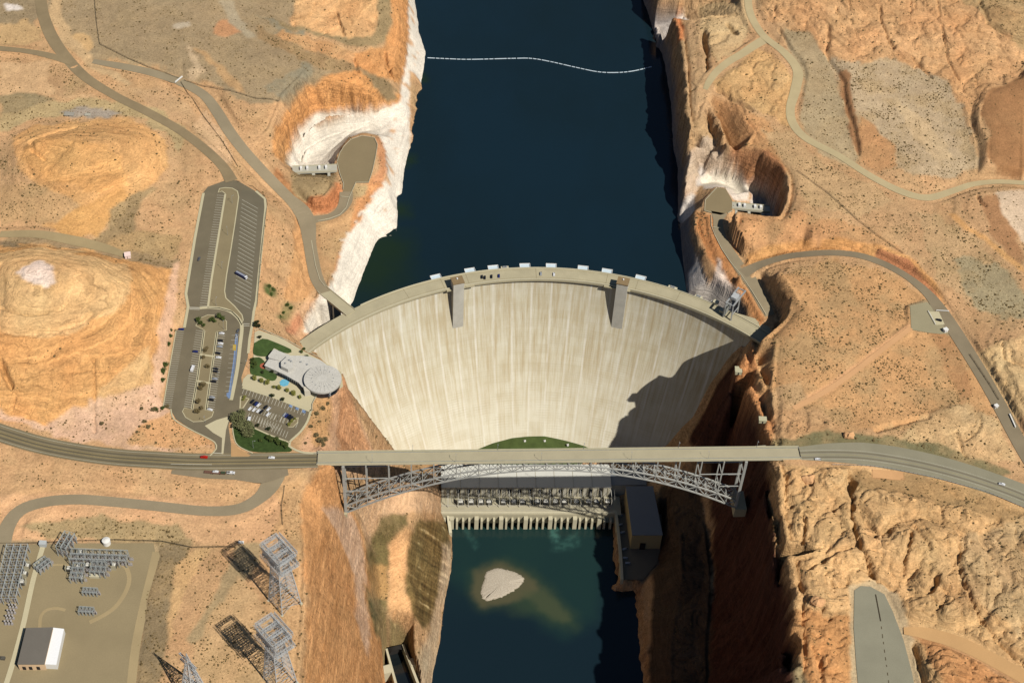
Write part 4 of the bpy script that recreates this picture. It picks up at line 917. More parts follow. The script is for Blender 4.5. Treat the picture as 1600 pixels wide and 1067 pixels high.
# ------------------------------------------------------------------ water
def water_sheet(name, x0, x1, y0, y1, z, m, n=1):
    b = MB(); b.add([(x0, y0, z), (x1, y0, z), (x1, y1, z), (x0, y1, z)], [(0, 1, 2, 3)]); o = b.build(name, m); tag(o, kind='structure'); return o
gl = G('lake_water'); tc = gl.n('TexCoord'); V = tc.outputs['Object']
a = gl.noise(gl.mapping(V, (1, .6, 1)), 0.006, 4, 0.6)
lc_ = gl.mix(gl.maprange(a, 0.35, 0.65, 0, 1), lin((20, 36, 42)), lin((21, 40, 50)))
for px_, py_, r0_, r1_ in ((578,425,12,58), (600,388,8,40), (655,120,4,16), (634,250,4,18), (624,330,4,20)):
    dn_ = gl.n('VectorMath', operation='DISTANCE'); gl.l(V, dn_.inputs[0]); dn_.inputs[1].default_value = P(px_, py_, 150)
    sh_ = gl.math('MULTIPLY', gl.maprange(gl.math('ADD', dn_.outputs['Value'], gl.maprange(gl.noise(V, .05, 4), 0, 1, -14, 14)), r0_, r1_, .85, 0), 1, True)
    lc_ = gl.mix(sh_, lc_, lin((30, 46, 30)))
gl.l(lc_, gl.b.inputs['Base Color'])
gl.b.inputs['Roughness'].default_value = 0.12; gl.b.inputs['IOR'].default_value = 1.33; gl.b.inputs['Specular IOR Level'].default_value = 0.5
wb = gl.noise(V, 0.35, 5, 0.6, 0.4); gl.l(gl.bump(wb, 0.25, 0.25), gl.b.inputs['Normal'])
M_LAKE = gl.m
arc = [(DC[0] + (RU - 2.5) * math.sin(math.radians(d)), DC[1] + (RU - 2.5) * math.cos(math.radians(d))) for d in range(-40, 40, 2)]
b = MB(); pl = arc + [(210, 330), (215, 420), (150, 500), (300, 1440), (-320, 1440), (-260, 420), (-215, 260)]
b.add([(x, y, LAKE) for x, y in pl[::-1]], [tuple(range(len(pl)))]); tag(b.build('lake', M_LAKE), kind='structure')
# river: tint follows depth and silt
rx = np.arange(-125, 135, 1.5); ry = np.concatenate([np.arange(-780, -260, 20), np.arange(-260, 96, 1.5)])
RX, RY = np.meshgrid(rx, ry); RU_, RV_ = proj(RX, RY, 0 * RX)
deep = np.array(lin((22, 38, 46))); green = np.array(lin((28, 48, 48))); mud = np.array(lin((100, 92, 66))); olive = np.array(lin((58, 72, 50))); foam = np.array(lin((70, 112, 102)))
n_ = fbm(RX / 40, RY / 60, 201, 4)
def pdist(poly, U, V):
    D = np.full(U.shape, 1e9)
    for i in range(len(poly)):
        d_, _ = seg_dist(U, V, poly[i], poly[(i + 1) % len(poly)]); D = np.minimum(D, d_)
    D[inpoly(poly, U, V)] *= -1; return D
wu = RU_ + 7 * fbm(RX / 18, RY / 18, 210, 3); wv_ = RV_ + 7 * fbm(RX / 18, RY / 18, 211, 3)
def lay(C, poly, c, r0, r1, k=1.0):
    w_ = (sstep(r1, r0, pdist(poly, wu, wv_)) * k)[..., None]; return C * (1 - w_) + c * w_
RC = deep + (green - deep) * np.clip(.5 + n_, 0, 1)[..., None] * sstep(1000, 860, RV_)[..., None]
RC = lay(RC, [(705,810),(960,808),(965,860),(930,880),(925,960),(880,985),(820,940),(720,900)], np.array(lin((32, 56, 52))), -10, 30, .7)
RC = lay(RC, [(742,895),(790,882),(830,898),(850,920),(893,962),(897,975),(880,972),(835,955),(790,945),(750,945),(740,925)], olive, -8, 20, .6)
RC = lay(RC, [(745,893),(785,884),(822,900),(838,918),(820,930),(790,940),(752,944),(742,925)], mud, -3, 11, .6)
RC = lay(RC, [(820,925),(850,922),(890,965),(880,968),(845,950)], np.array(lin((76, 82, 58))), -4, 10, .6)
fo = sstep(.05, .5, fbm(RX / 5, RY / 5, 220, 4) + .25)
for poly, kk in (([(860,815),(874,815),(876,835),(872,848),(862,848),(858,832)], .8), ([(862,850),(900,830),(908,850),(890,860),(858,860)], .35), ([(722,820),(735,828),(745,850),(740,860),(728,840)], .3)):
    w_ = (sstep(4, -5, pdist(poly, wu, wv_)) * kk * (0.35 + 0.65 * fo))[..., None]; RC = RC * (1 - w_) + foam * w_
ny_, nx_ = RX.shape; ii = np.arange(nx_ * ny_).reshape(ny_, nx_)
q_ = np.stack([ii[:-1, :-1], ii[:-1, 1:], ii[1:, 1:], ii[1:, :-1]], -1).reshape(-1, 4)
rm = bpy.data.meshes.new('river'); rm.from_pydata(list(map(tuple, np.stack([RX, RY, 0 * RX], -1).reshape(-1, 3))), [], list(map(tuple, q_)))
ra = rm.attributes.new('tint', 'FLOAT_COLOR', 'POINT'); ra.data.foreach_set('color', np.concatenate([RC.reshape(-1, 3), np.ones((nx_ * ny_, 1))], 1).astype(np.float32).ravel())
g = G('river_water'); at = g.n('Attribute', attribute_name='tint'); tc = g.n('TexCoord')
g.l(at.outputs['Color'], g.b.inputs['Base Color']); g.b.inputs['Roughness'].default_value = .12; g.b.inputs['IOR'].default_value = 1.33
g.l(g.bump(g.noise(tc.outputs['Object'], .4, 5, .6, .5), .3, .25), g.b.inputs['Normal']); rm.materials.append(g.m)
ro = bpy.data.objects.new('river', rm); COL.objects.link(ro); tag(ro, kind='structure')
# gravel island
isl = PZ([(753,934),(752,924),(755,905),(762,891),(775,887),(790,889),(806,894),(818,902),(820,908),(812,917),(800,924),(790,930),(774,936),(761,938)], 0.0)
gm = G('island_gravel_bar'); tc = gm.n('TexCoord'); a = gm.noise(tc.outputs['Object'], 1.1, 6, .7)
sz_ = gm.n('SeparateXYZ'); gm.l(tc.outputs['Object'], sz_.inputs[0]); wet = gm.math('MULTIPLY', gm.maprange(gm.math('ADD', sz_.outputs[2], gm.maprange(a, .3, .7, -.2, .2)), .05, .45, .75, 0), 1, True)
gm.l(gm.mix(wet, gm.mix(gm.maprange(a, .3, .7, 0, 1), lin((164, 152, 132)), lin((206, 196, 176))), lin((112, 100, 76))), gm.b.inputs['Base Color']); gm.b.inputs['Roughness'].default_value = 1
gm.l(gm.bump(a, .8, .5), gm.b.inputs['Normal'])
cx, cy = np.mean([p[0] for p in isl]), np.mean([p[1] for p in isl])
dense = []
for i in range(len(isl)):
    a_, b_ = isl[i], isl[(i + 1) % len(isl)]
    for k in range(5):
        t = k / 5; dense.append((a_[0] + (b_[0] - a_[0]) * t + random.uniform(-.9, .9), a_[1] + (b_[1] - a_[1]) * t + random.uniform(-.9, .9)))
vs = []; fs = []; n = len(dense)
for r, z in ((1.04, -.6), (.98, .25), (.85, .7), (.6, .95), (.3, 1.2)):
    for x, y in dense: vs.append((cx + (x - cx) * r, cy + (y - cy) * r, z + (random.uniform(-.12, .12) if r < .98 else 0)))
for k in range(4):
    for i in range(n): fs.append((k * n + i, k * n + (i + 1) % n, (k + 1) * n + (i + 1) % n, (k + 1) * n + i))
vs.append((cx, cy, 1.25))
for i in range(n): fs.append((4 * n + i, 4 * n + (i + 1) % n, 5 * n))
b = MB(); b.add(vs, fs); tag(b.build('gravel_bar', gm.m, smooth=True), kind='structure')

# ------------------------------------------------------------------ roads
for name, w_, hv, m, marks, lay_ in ROADS:
    b = ribbon_mb(MB(), w_, hv, 0.06 + lay_); tag(b.build(name, m), kind='structure')
# ------------------------------------------------------------------ light, sky, camera
wld = bpy.data.worlds.new('World'); SC.world = wld; wld.use_nodes = True; nt = wld.node_tree
sky = nt.nodes.new('ShaderNodeTexSky'); sky.sky_type = 'NISHITA'; sky.sun_disc = False
sky.sun_elevation = math.asin(SUN[2]); sky.sun_rotation = math.atan2(SUN[0], SUN[1]); sky.altitude = 1200; sky.air_density = 1.0; sky.dust_density = .6
nt.links.new(sky.outputs[0], nt.nodes['Background'].inputs[0]); nt.nodes['Background'].inputs[1].default_value = 0.05
sl_ = bpy.data.lights.new('sun', 'SUN'); sl_.energy = 4.8; sl_.angle = math.radians(.5); sl_.color = (1.0, .95, .88)
so = bpy.data.objects.new('sun', sl_); COL.objects.link(so); so.rotation_euler = Vector(SUN).to_track_quat('Z', 'Y').to_euler()
so.location = (300, -400, 900)
cd = bpy.data.cameras.new('camera'); cam = bpy.data.objects.new('camera', cd); COL.objects.link(cam); SC.camera = cam
cd.sensor_width = 36; cd.sensor_fit = 'HORIZONTAL'; cd.lens = F_PX / 1600 * 36; cd.clip_start = 5; cd.clip_end = 9000
R_ = Matrix(((RT[0], UP[0], -fwd[0]), (RT[1], UP[1], -fwd[1]), (RT[2], UP[2], -fwd[2])))
cam.matrix_world = Matrix.Translation(Vector(CAM)) @ R_.to_4x4()
SC.view_settings.view_transform = 'Standard'; SC.view_settings.look = 'None'; SC.view_settings.gamma = 1; SC.view_settings.exposure = 0.35
SC.cycles.max_bounces = 4; SC.cycles.diffuse_bounces = 1; SC.cycles.glossy_bounces = 2; SC.cycles.transmission_bounces = 2
SC.view_settings.use_curve_mapping = False
# ------------------------------------------------------------------ metals and concretes
g = G('dam_concrete'); uv = g.n('UVMap', uv_map='face'); U_ = uv.outputs[0]
sx = g.n('SeparateXYZ'); g.l(U_, sx.inputs[0])
def stripes(period, width, shift=0.0):
    a = g.math('ADD', sx.outputs[0], shift); a = g.math('DIVIDE', a, period); a = g.math('SUBTRACT', g.math('FRACT', a), .5)
    return g.math('ABSOLUTE', a)      # 0 at the joint line
wob = g.noise(g.mapping(U_, (.5, .05, 1)), 1, 3)
vst = g.noise(g.mapping(U_, (.3, .018, 1)), 1, 5, .65); vst2 = g.noise(g.mapping(U_, (1.5, .035, 1)), 1, 4, .65); blot = g.noise(g.mapping(U_, (.03, .05, 1)), 1, 6, .65)
col = g.mix(g.maprange(blot, .3, .7, 0, 1), lin((214, 206, 178)), lin((226, 221, 200)))
col = g.mix(g.math('MULTIPLY', g.maprange(vst, .43, .64, 0, .75), 1, True), col, lin((188, 168, 128)))
col = g.mix(g.math('MULTIPLY', g.maprange(vst2, .52, .7, 0, .42), 1, True), col, lin((172, 155, 122)))
# pale lime streaks run down from the joints between the blocks
j = stripes(18.3, 1); lim = g.math('MULTIPLY', g.maprange(j, .015, .075, 1, 0), g.maprange(g.noise(g.mapping(U_, (.06, .022, 1)), 1, 3), .36, .54, .12, .95), True)
col = g.mix(lim, col, lin((240, 236, 220)))
j2 = stripes(9.15, 1, 4.0); lim2 = g.math('MULTIPLY', g.maprange(j2, .01, .045, 1, 0), g.maprange(g.noise(g.mapping(U_, (.05, .03, 1), (0, 0, 0), (40, 3, 0)), 1, 3), .5, .62, 0, .6), True)
col = g.mix(lim2, col, lin((224, 216, 194)))
col = g.mix(g.math('MULTIPLY', g.maprange(sx.outputs[1], 70, 150, 0, .55), g.maprange(blot, .35, .6, .5, 1), True), col, lin((234, 228, 206)))
jd = g.math('MULTIPLY', g.maprange(j, 0, .012, .35, 0), 1, True); col = g.mix(jd, col, lin((150, 134, 104)))
# lift lines and patched rows
lf = g.math('ABSOLUTE', g.math('SUBTRACT', g.math('FRACT', g.math('DIVIDE', sx.outputs[1], 2.3)), .5)); lf = g.math('MULTIPLY', g.maprange(lf, 0, .12, .34, 0), g.maprange(g.noise(g.mapping(U_, (.05, .05, 1)), 1, 4), .45, .6, 0, 1), True)
col = g.mix(lf, col, lin((160, 142, 108)))
lf2 = g.math('ABSOLUTE', g.math('SUBTRACT', g.math('FRACT', g.math('DIVIDE', sx.outputs[1], 36.0)), .5)); col = g.mix(g.math('MULTIPLY', g.maprange(lf2, 0, .012, .4, 0), g.maprange(blot, .4, .6, 0, 1), True), col, lin((228, 218, 190)))
fu = g.math('FLOOR', g.math('ADD', g.math('DIVIDE', sx.outputs[0], 18.3), .5)); fv = g.math('FLOOR', g.math('DIVIDE', sx.outputs[1], 9.2))
cb = g.n('CombineXYZ'); g.l(fu, cb.inputs[0]); g.l(fv, cb.inputs[1]); wn_ = g.n('TexWhiteNoise', noise_dimensions='2D'); g.l(cb.outputs[0], wn_.inputs['Vector'])
col = g.mix(g.maprange(wn_.outputs['Value'], 0, 1, 0, .24), col, lin((186, 170, 134)))
sp = g.noise(g.mapping(U_, (1, 1, 1)), .8, 2); col = g.mix(g.maprange(sp, .74, .8, 0, .5), col, lin((120, 104, 80)))
g.l(col, g.b.inputs['Base Color']); g.b.inputs['Roughness'].default_value = .95; g.b.inputs['Specular IOR Level'].default_value = .1
g.l(g.bump(g.math('ADD', g.math('MULTIPLY', lf, -2), sp), .3, .2), g.b.inputs['Normal'])
M_DAM = g.m
M_CREST = surf_mat('crest_concrete', (186, 176, 144), .1, .08)
M_CREST2 = surf_mat('parapet_concrete', (206, 198, 168), .06, .2)
M_SHAFT = surf_mat('shaft_concrete', (200, 196, 182), .1, .15)
M_SHROOF = surf_mat('shaft_roof', (146, 124, 90), .08, .3)
M_PALEBLUE = surf_mat('pale_steel_cover', (214, 230, 236), .05, .5, .5)
M_STEEL = mat('galvanised_steel', (178, 180, 178), .5, .3, .08, .5)
M_LATT = mat('lattice_steel', (190, 192, 190), .6, .1, .1, .5)
M_BSTEEL = mat('bridge_steel', (176, 176, 168), .6, .1, .1, .3)
M_BDECK = surf_mat('bridge_deck', (182, 172, 142), .08, .06)
M_BWALK = surf_mat('bridge_walkway', (176, 168, 132), .06, .1)
M_DARK = mat('dark_opening', (38, 34, 30), .9)
M_WHITE = mat('white_paint', (236, 234, 226), .6, 0, .04, .3)
M_GLASS = mat('dark_glass', (30, 36, 44), .12, 0, .05, .3, spec=.6)

# ------------------------------------------------------------------ the dam
dam = root('arch_dam', (DC[0], DC[1] + RD, 17), 'huge pale concrete arch dam curved between the lake and the deep canyon', 'dam')
degs = np.arange(-56, 47.01, .75); hs = [0, 3, 6, 10, 15, 20, 26, 33, 40, 48, 56, 65, 74, 84, 94, 104, 114, 124, 134, 144, 154, 164, 172, 180]
vs = []; uvs = []; fs = []
for h in hs:
    for d_ in degs:
        vs.append(dam_pt(d_, h, -1.5)); uvs.append((math.radians(d_) * RD, h))
nd = len(degs)
for k in range(len(hs) - 1):
    for i in range(nd - 1):
        a_ = k * nd + i; fs.append((a_, a_ + nd, a_ + nd + 1, a_ + 1))
def ringp(d_, r, z): a_ = math.radians(d_); return (DC[0] + r * math.sin(a_), DC[1] + r * math.cos(a_), z)
base = len(vs)
for z in (177.0, 20.0):
    for d_ in degs: vs.append(ringp(d_, RU - .8, z)); uvs.append((math.radians(d_) * RD, 177 - z))
for i in range(nd - 1):
    a_ = base + i; fs.append((a_ + 1, a_ + nd + 1, a_ + nd, a_)); fs.append((i, i + 1, a_ + 1, a_))
b = MB(); b.add(vs, fs); face = b.build('concrete_body', M_DAM, dam, smooth=False)
ul = face.data.uv_layers.new(name='face'); lv = np.zeros(len(face.data.loops), np.int32); face.data.loops.foreach_get('vertex_index', lv)
ul.data.foreach_set('uv', np.array(uvs, np.float32)[lv].ravel())
def arcband(b, d0, d1, r0, r1, z0, z1, n=None, m=0):
    n = n or max(2, int(abs(d1 - d0) / .75)); ds = [d0 + (d1 - d0) * i / n for i in range(n + 1)]; vs = []
    for d_ in ds: vs += [ringp(d_, r0, z0), ringp(d_, r1, z0), ringp(d_, r1, z1), ringp(d_, r0, z1)]
    fs = []
    for i in range(n):
        o = 4 * i
        for k in range(4): fs.append((o + k, o + (k + 1) % 4, o + 4 + (k + 1) % 4, o + 4 + k))
    fs += [(3, 2, 1, 0), (4 * n, 4 * n + 1, 4 * n + 2, 4 * n + 3)]
    b.add(vs, fs, m); return b
arcband(MB(), -55, 42.5, RD - 1.9, RU + .6, 175.2, 177.25).build('crest_roadway', M_CREST, dam)
arcband(MB(), -54, 42.5, RD - 1.9, RD - 1.35, 177.25, 178.3).build('parapet', M_CREST2, dam)
arcband(MB(), -38.6, 42.5, RU + .1, RU + .6, 177.25, 178.3).build('parapet', M_CREST2, dam)
b = MB(); arcband(b, -54, 42.5, RD + .9, RD + 1.05, 177.2, 177.36); arcband(b, -38, 42.5, RU - 1.6, RU - 1.45, 177.2, 177.36)
for d_ in (-30, -22.8, -18, -5, 8.3, 14, 22): arcband(b, d_, d_ + .07, RD - .4, RU, 177.2, 177.31, 1)
b.build('kerb', surf_mat('crest_kerb', (150, 138, 108), .05), dam)
for dc in (-20.4, 11.6):
    def radbox(b, d_, hw, r0, r1, z0, z1, m=0):
        a_ = math.radians(d_); t = (math.cos(a_), -math.sin(a_)); n_ = (math.sin(a_), math.cos(a_))
        q = [(DC[0] + n_[0] * r + t[0] * s, DC[1] + n_[1] * r + t[1] * s) for r, s in ((r0, -hw), (r0, hw), (r1, hw), (r1, -hw))]
        b.prism(q, z0, z1, m); return b
    sh = radbox(MB(), dc, 5.1, RD - 6.6, RD + 2.2, 118, 186).build('elevator_shaft', M_SHAFT, dam)
    radbox(MB(), dc, 5.5, RD - 7.0, RD + 2.6, 186, 187.0).build('shaft_roof', M_SHROOF, sh)
    a_ = math.radians(dc); MB().cyl((DC[0] + (RD - 1) * math.sin(a_), DC[1] + (RD - 1) * math.cos(a_), 187), .7, 1.3, 8).build('roof_vent', M_WHITE, sh)
    radbox(MB(), dc - .3, 9.2, RD - 4.0, RD - 1.95, 175.9, 177.2).build('walkway_apron', M_CREST, dam)
    radbox(MB(), dc + (2.5 if dc < 0 else -2.7), 4.0, RD - 3.8, RD - 1.95, 175.9, 177.2).build('walkway_apron', M_CREST, dam)
for k_, d_ in enumerate((-23.4, -17.0, -12.7, -6.9, -2.1, 3.7, 8.1, 14.3)):
    w_ = MB(); radbox(w_, d_, 4.2, RU + .8, RU + 5.2, 130, 175.5); it = w_.build('intake_pier', M_CREST2, dam)
    w_ = MB(); radbox(w_, d_, 4.7, RU + .8, RU + 5.8, 175.5, 177.4); w_.build('intake_cover', M_PALEBLUE, it)
    w_ = MB(); radbox(w_, d_, 4.9, RU + 5.5, RU + 5.9, 177.4, 178.2); radbox(w_, d_ - .93, .15, RU + .9, RU + 5.5, 177.4, 178.2); radbox(w_, d_ + .93, .15, RU + .9, RU + 5.5, 177.4, 178.2); w_.build('handrail', M_WHITE, it)
for d_, s in ((-10.6, 3.6), (20.4, 4.2), (25.4, 3.6), (28.2, 2.4)):
    w_ = MB(); radbox(w_, d_, s, RU + .7, RU + 3.6, 172, 177.9); w_.build('outlet_platform', M_CREST2, dam)
    w_ = MB()
    for e in (-.7, 0, .7): radbox(MB(), d_ + e * .4, .5, RU + 1.2, RU + 3.0, 177.9, 178.8).build('hoist_motor', M_STEEL, dam)
# wide right end of the crest
MB().prism([ringp(31, RU + .6, 0)[:2], ringp(42.5, RD, 0)[:2], ringp(43, RU + 1, 0)[:2], P(1196,503,177)[:2], P(1188,500,177)[:2], P(1150,489,177)[:2]], 172, 177.1).build('end_platform', M_CREST, dam)
# road bridge from the left bank to the crest
rb = root('approach_bridge', P(525,466,178), 'short flat concrete road bridge joining the left bank road to the dam crest', 'road bridge')
e0, e1 = P(503,452,178), P(546,487,178)
def oriented(p, q, hw): 
    d_ = np.array(q[:2]) - np.array(p[:2]); d_ /= np.linalg.norm(d_); n_ = np.array([-d_[1], d_[0]]); return d_, n_
d_, n_ = oriented(e0, e1, 1); e0a = np.array(e0[:2]); e1a = np.array(e1[:2]) + d_ * 2
def quadp(p, q, n_, a, c): return [tuple(p + n_ * a), tuple(q + n_ * a), tuple(q + n_ * c), tuple(p + n_ * c)]
MB().prism(quadp(e0a, e1a, n_, -5.4, 5.4), 176.2, 177.9).build('bridge_deck', M_CREST, rb)
for s in (-1, 1): MB().prism(quadp(e0a, e1a, n_, s * 5.4, s * 5.0), 177.9, 178.9).build('parapet', M_CREST2, rb)
for s in (-1, 1): MB().prism(quadp(e0a, e1a, n_, s * 4.2, s * 2.8), 174.4, 176.2).build('girder', M_SHAFT, rb)
MB().box(tuple(e0a + d_ * 20) + (165,), (2, 8, 19), math.atan2(d_[1], d_[0])).build('bridge_pier', M_SHAFT, rb)

# ------------------------------------------------------------------ steel arch bridge
BL0, BL1 = np.array(P(495,716,213)), np.array(P(1250,707.5,213))
bx_ = (BL1 - BL0); BLEN = float(np.linalg.norm(bx_)); bx_ /= BLEN; by_ = np.array([-bx_[1], bx_[0], 0]); BM = (BL0 + BL1) / 2
sA = float(np.dot(np.array(P(541,790,150)) - BM, bx_)); sB = float(np.dot(np.array(P(1147,776,152)) - BM, bx_))
br = root('arch_bridge', tuple(BM + np.array([0, 0, -60])), 'long two lane steel arch bridge spanning the canyon in front of the dam', 'bridge')
def bp(s, t, z): q = BM + bx_ * s + by_ * t; return (float(q[0]), float(q[1]), z)
def bprism(s0, s1, t0, t1, z0, z1): return MB().prism([bp(s0, t0, 0)[:2], bp(s1, t0, 0)[:2], bp(s1, t1, 0)[:2], bp(s0, t1, 0)[:2]], z0, z1)
h2 = BLEN / 2
bprism(-h2, h2, -4.9, 4.9, 212.0, 213.1).build('bridge_deck', M_BDECK, br)
for s in (-1, 1):
    bprism(-h2, h2, s * 4.9, s * 6.35, 212.2, 213.35).build('walkway', M_BWALK, br)
    bprism(-h2, h2, s * 6.35, s * 6.6, 211.9, 214.3).build('parapet', M_CREST2, br)
    bprism(-h2, h2, s * 4.9, s * 5.1, 213.35, 214.1).build('rail', M_BSTEEL, br)
for s in (-4.4, -1.5, 1.5, 4.4): bprism(-h2 + 1, h2 - 1, s - .3, s + .3, 210.4, 212.0).build('deck_girder', M_BSTEEL, br)
for s in (-h2 + .4, h2 - .4): MB().prism([bp(s - .3, -6.3, 0)[:2], bp(s + .3, -6.3, 0)[:2], bp(s + .3, 6.3, 0)[:2], bp(s - .3, 6.3, 0)[:2]], 213.1, 213.5).build('expansion_joint', M_DARK, br)
mid = (sA + sB) / 2; hs_ = (sB - sA) / 2
def zl(s): t = (s - mid) / hs_; return 202.3 - 53 * t * t
def zu(s): t = (s - mid) / hs_; return 208.6 - 50.0 * t * t
NP = 36; ss = [sA + (sB - sA) * i / NP for i in range(NP + 1)]
for sd in (-6.1, 6.1):
    b = MB()
    for i in range(NP):
        b.beam(bp(ss[i], sd, zl(ss[i])), bp(ss[i + 1], sd, zl(ss[i + 1])), 1.0, 1.1); b.beam(bp(ss[i], sd, zu(ss[i])), bp(ss[i + 1], sd, zu(ss[i + 1])), 1.0, 1.1)
        if i % 2: b.beam(bp(ss[i], sd, zl(ss[i])), bp(ss[i + 1], sd, zu(ss[i + 1])), .55)
        else: b.beam(bp(ss[i], sd, zu(ss[i])), bp(ss[i + 1], sd, zl(ss[i + 1])), .55)
    for i in range(NP + 1): b.beam(bp(ss[i], sd, zl(ss[i])), bp(ss[i], sd, zu(ss[i])), .5)
    b.build('arch_rib', M_BSTEEL, br)
b = MB()
for i in range(NP + 1):
    for f_ in (zl, zu): b.beam(bp(ss[i], -6.1, f_(ss[i])), bp(ss[i], 6.1, f_(ss[i])), .45)
    if i < NP:
        for f_ in (zl, zu):
            p0, p1 = (-6.1, 6.1) if i % 2 else (6.1, -6.1)
            b.beam(bp(ss[i], p0, f_(ss[i])), bp(ss[i + 1], p1, f_(ss[i + 1])), .32)
            b.beam(bp(ss[i], p1, f_(ss[i])), bp(ss[i + 1], p0, f_(ss[i + 1])), .32)
    b.beam(bp(ss[i], -6.1, zl(ss[i])), bp(ss[i], 6.1, zu(ss[i])), .3)
b.build('lateral_bracing', M_BSTEEL, br)
for i in range(0, NP + 1, 2):
    s = ss[i]; top = 210.4; zb = zu(s) if 0 < i < NP else zl(s)
    if top - zb < .8: continue
    wdt = 2.1 if i in (0, NP) else .95
    for sd in (-6.1, 6.1): MB().beam(bp(s, sd, zb), bp(s, sd, top), wdt).build('column', M_BSTEEL, br)
    MB().beam(bp(s, -6.5, 210.1), bp(s, 6.5, 210.1), .8, .9).build('cross_beam', M_BSTEEL, br); nsec = int((top - zb) / 16)
    for k in range(1, nsec + 1): MB().beam(bp(s, -6.1, top - 16 * k), bp(s, 6.1, top - 16 * k), .5).build('cross_strut', M_BSTEEL, br)
for k, (i0, i1) in enumerate(((0, 4), (NP - 4, NP))):
    for zz in (194.5, 178.5):
        for sd in (-6.1, 6.1):
            b = MB()
            lo = ss[i0] if (k == 0) else ss[i0 + (0 if zz > 190 else 2)]; hi = ss[i1] if k else ss[i1 - (0 if zz > 190 else 2)]
            b.beam(bp(lo, sd, zz), bp(hi, sd, zz), .6); b.build('longitudinal_strut', M_BSTEEL, br)
for s in (sA, sB):
    sg = -1 if s < 0 else 1
    MB().prism([bp(s - 1 * sg, -9.5, 0)[:2], bp(s + 9 * sg, -9.5, 0)[:2], bp(s + 9 * sg, 9.5, 0)[:2], bp(s - 1 * sg, 9.5, 0)[:2]], 141, zl(s) + 2.0).build('skewback', M_CREST, br)
for s0, s1 in ((-h2 - 5, -h2 + .2), (h2 - .2, h2 + 4)):
    bprism(s0, s1, -6.6, 6.6, 204, 212.85).build('abutment', M_CREST2, br)
b = MB()
for s in (-h2 + 22, ): pass
# light poles on the bridge
def lamp_post(loc, rz, hgt, label, group):
    r_ = root('street_lamp', loc, label, 'street lamp', group)
    MB().cyl(loc, .14, hgt, 6, .08).build('lamp_pole', M_STEEL, r_)
    hx, hy = math.cos(rz) * 1.8, math.sin(rz) * 1.8
    MB().beam((loc[0], loc[1], loc[2] + hgt - .1), (loc[0] + hx, loc[1] + hy, loc[2] + hgt + .2), .12).build('lamp_arm', M_STEEL, r_)
    MB().box((loc[0] + hx, loc[1] + hy, loc[2] + hgt + .15), (.9, .4, .25), rz).build('lamp_head', M_STEEL, r_)
    return r_
for k, px in enumerate((582, 645, 712, 778, 845, 913, 985, 1062, 1105, 1185)):
    s = float(np.dot(np.array(P(px, 713, 213)) - BM, bx_)); sd = 6.2 if k % 2 else -6.2
    lamp_post(bp(s, sd, 213.3), math.atan2(-by_[1] * sd, -by_[0] * sd), 8.5, 'slim grey lamp post standing on the %s walkway of the arch bridge' % ('dam side' if sd > 0 else 'downstream'), 'lamp posts along the bridge, %s walkway' % ('dam side' if sd > 0 else 'downstream'))

# ------------------------------------------------------------------ power plant at the foot
M_PHROOF = surf_mat('plant_roof', (214, 214, 204), .04, .08)
M_PHW = surf_mat('plant_wall', (196, 190, 170), .06, .2)
M_PHD = surf_mat('plant_deck', (186, 178, 150), .08, .2)
ph = root('power_plant', (-20, 112, 8), 'long white roofed power plant across the foot of the dam, under the bridge', 'power plant')
A0, A1 = np.array(P(690,761,30)[:2]), np.array(P(955,761,30)[:2]); pd_ = (A1 - A0); PL = float(np.linalg.norm(pd_)); pd_ /= PL; pn_ = np.array([-pd_[1], pd_[0]])
def pp(s, t): q = A0 + pd_ * s + pn_ * t; return (float(q[0]), float(q[1]))
MB().prism([pp(0, 0), pp(PL, 0), pp(PL, 27), pp(0, 27)], 4, 29.6).build('machine_hall', M_PHW, ph)
MB().prism([pp(-.3, -.3), pp(PL + .3, -.3), pp(PL + .3, 27.3), pp(-.3, 27.3)], 29.6, 30.2).build('hall_roof', M_PHROOF, ph)
b = MB()
for k in range(1, 9): b.prism([pp(PL * k / 9 - .15, .3), pp(PL * k / 9 + .15, .3), pp(PL * k / 9 + .15, 26.5), pp(PL * k / 9 - .15, 26.5)], 30.2, 30.5)
b.build('roof_joint', M_PHD, ph)
MB().prism([pp(PL, 4), pp(PL + 34, 4), pp(PL + 34, 24), pp(PL, 24)], 4, 28).build('service_bay', M_PHW, ph)
MB().prism([pp(PL, 3.8), pp(PL + 34.2, 3.8), pp(PL + 34.2, 24.2), pp(PL, 24.2)], 28, 28.5).build('service_bay_roof', surf_mat('service_roof', (140, 146, 150), .04), ph)
b = MB()
for k in range(33): b.prism([pp(3 + k * 4.8, -.5), pp(4.2 + k * 4.8, -.5), pp(4.2 + k * 4.8, 0), pp(3 + k * 4.8, 0)], 17, 28.5)
b.build('wall_pilasters', M_PHD, ph)
for k in range(16): MB().prism([pp(5 + k * 9.6, -.12), pp(9 + k * 9.6, -.12), pp(9 + k * 9.6, -.02), pp(5 + k * 9.6, -.02)], 21, 27).build('window', M_GLASS, ph)
MB().prism([pp(-.5, -22), pp(PL + 9, -22), pp(PL + 9, -.6), pp(-.5, -.6)], 4, 16.6).build('transformer_deck', M_PHD, ph)
MB().prism([pp(-.5, -21.5), pp(PL + 3, -21.5), pp(PL + 3, -19.4), pp(-.5, -19.4)], 16.6, 18.2).build('deck_parapet', M_CREST2, ph)
b = MB(); b.prism([pp(0, -12), pp(PL, -12), pp(PL, -11.4), pp(0, -11.4)], 16.6, 17.4); b.prism([pp(0, -17.4), pp(PL, -17.4), pp(PL, -17), pp(0, -17)], 16.6, 16.9); b.build('crane_rail', M_PHW, ph)
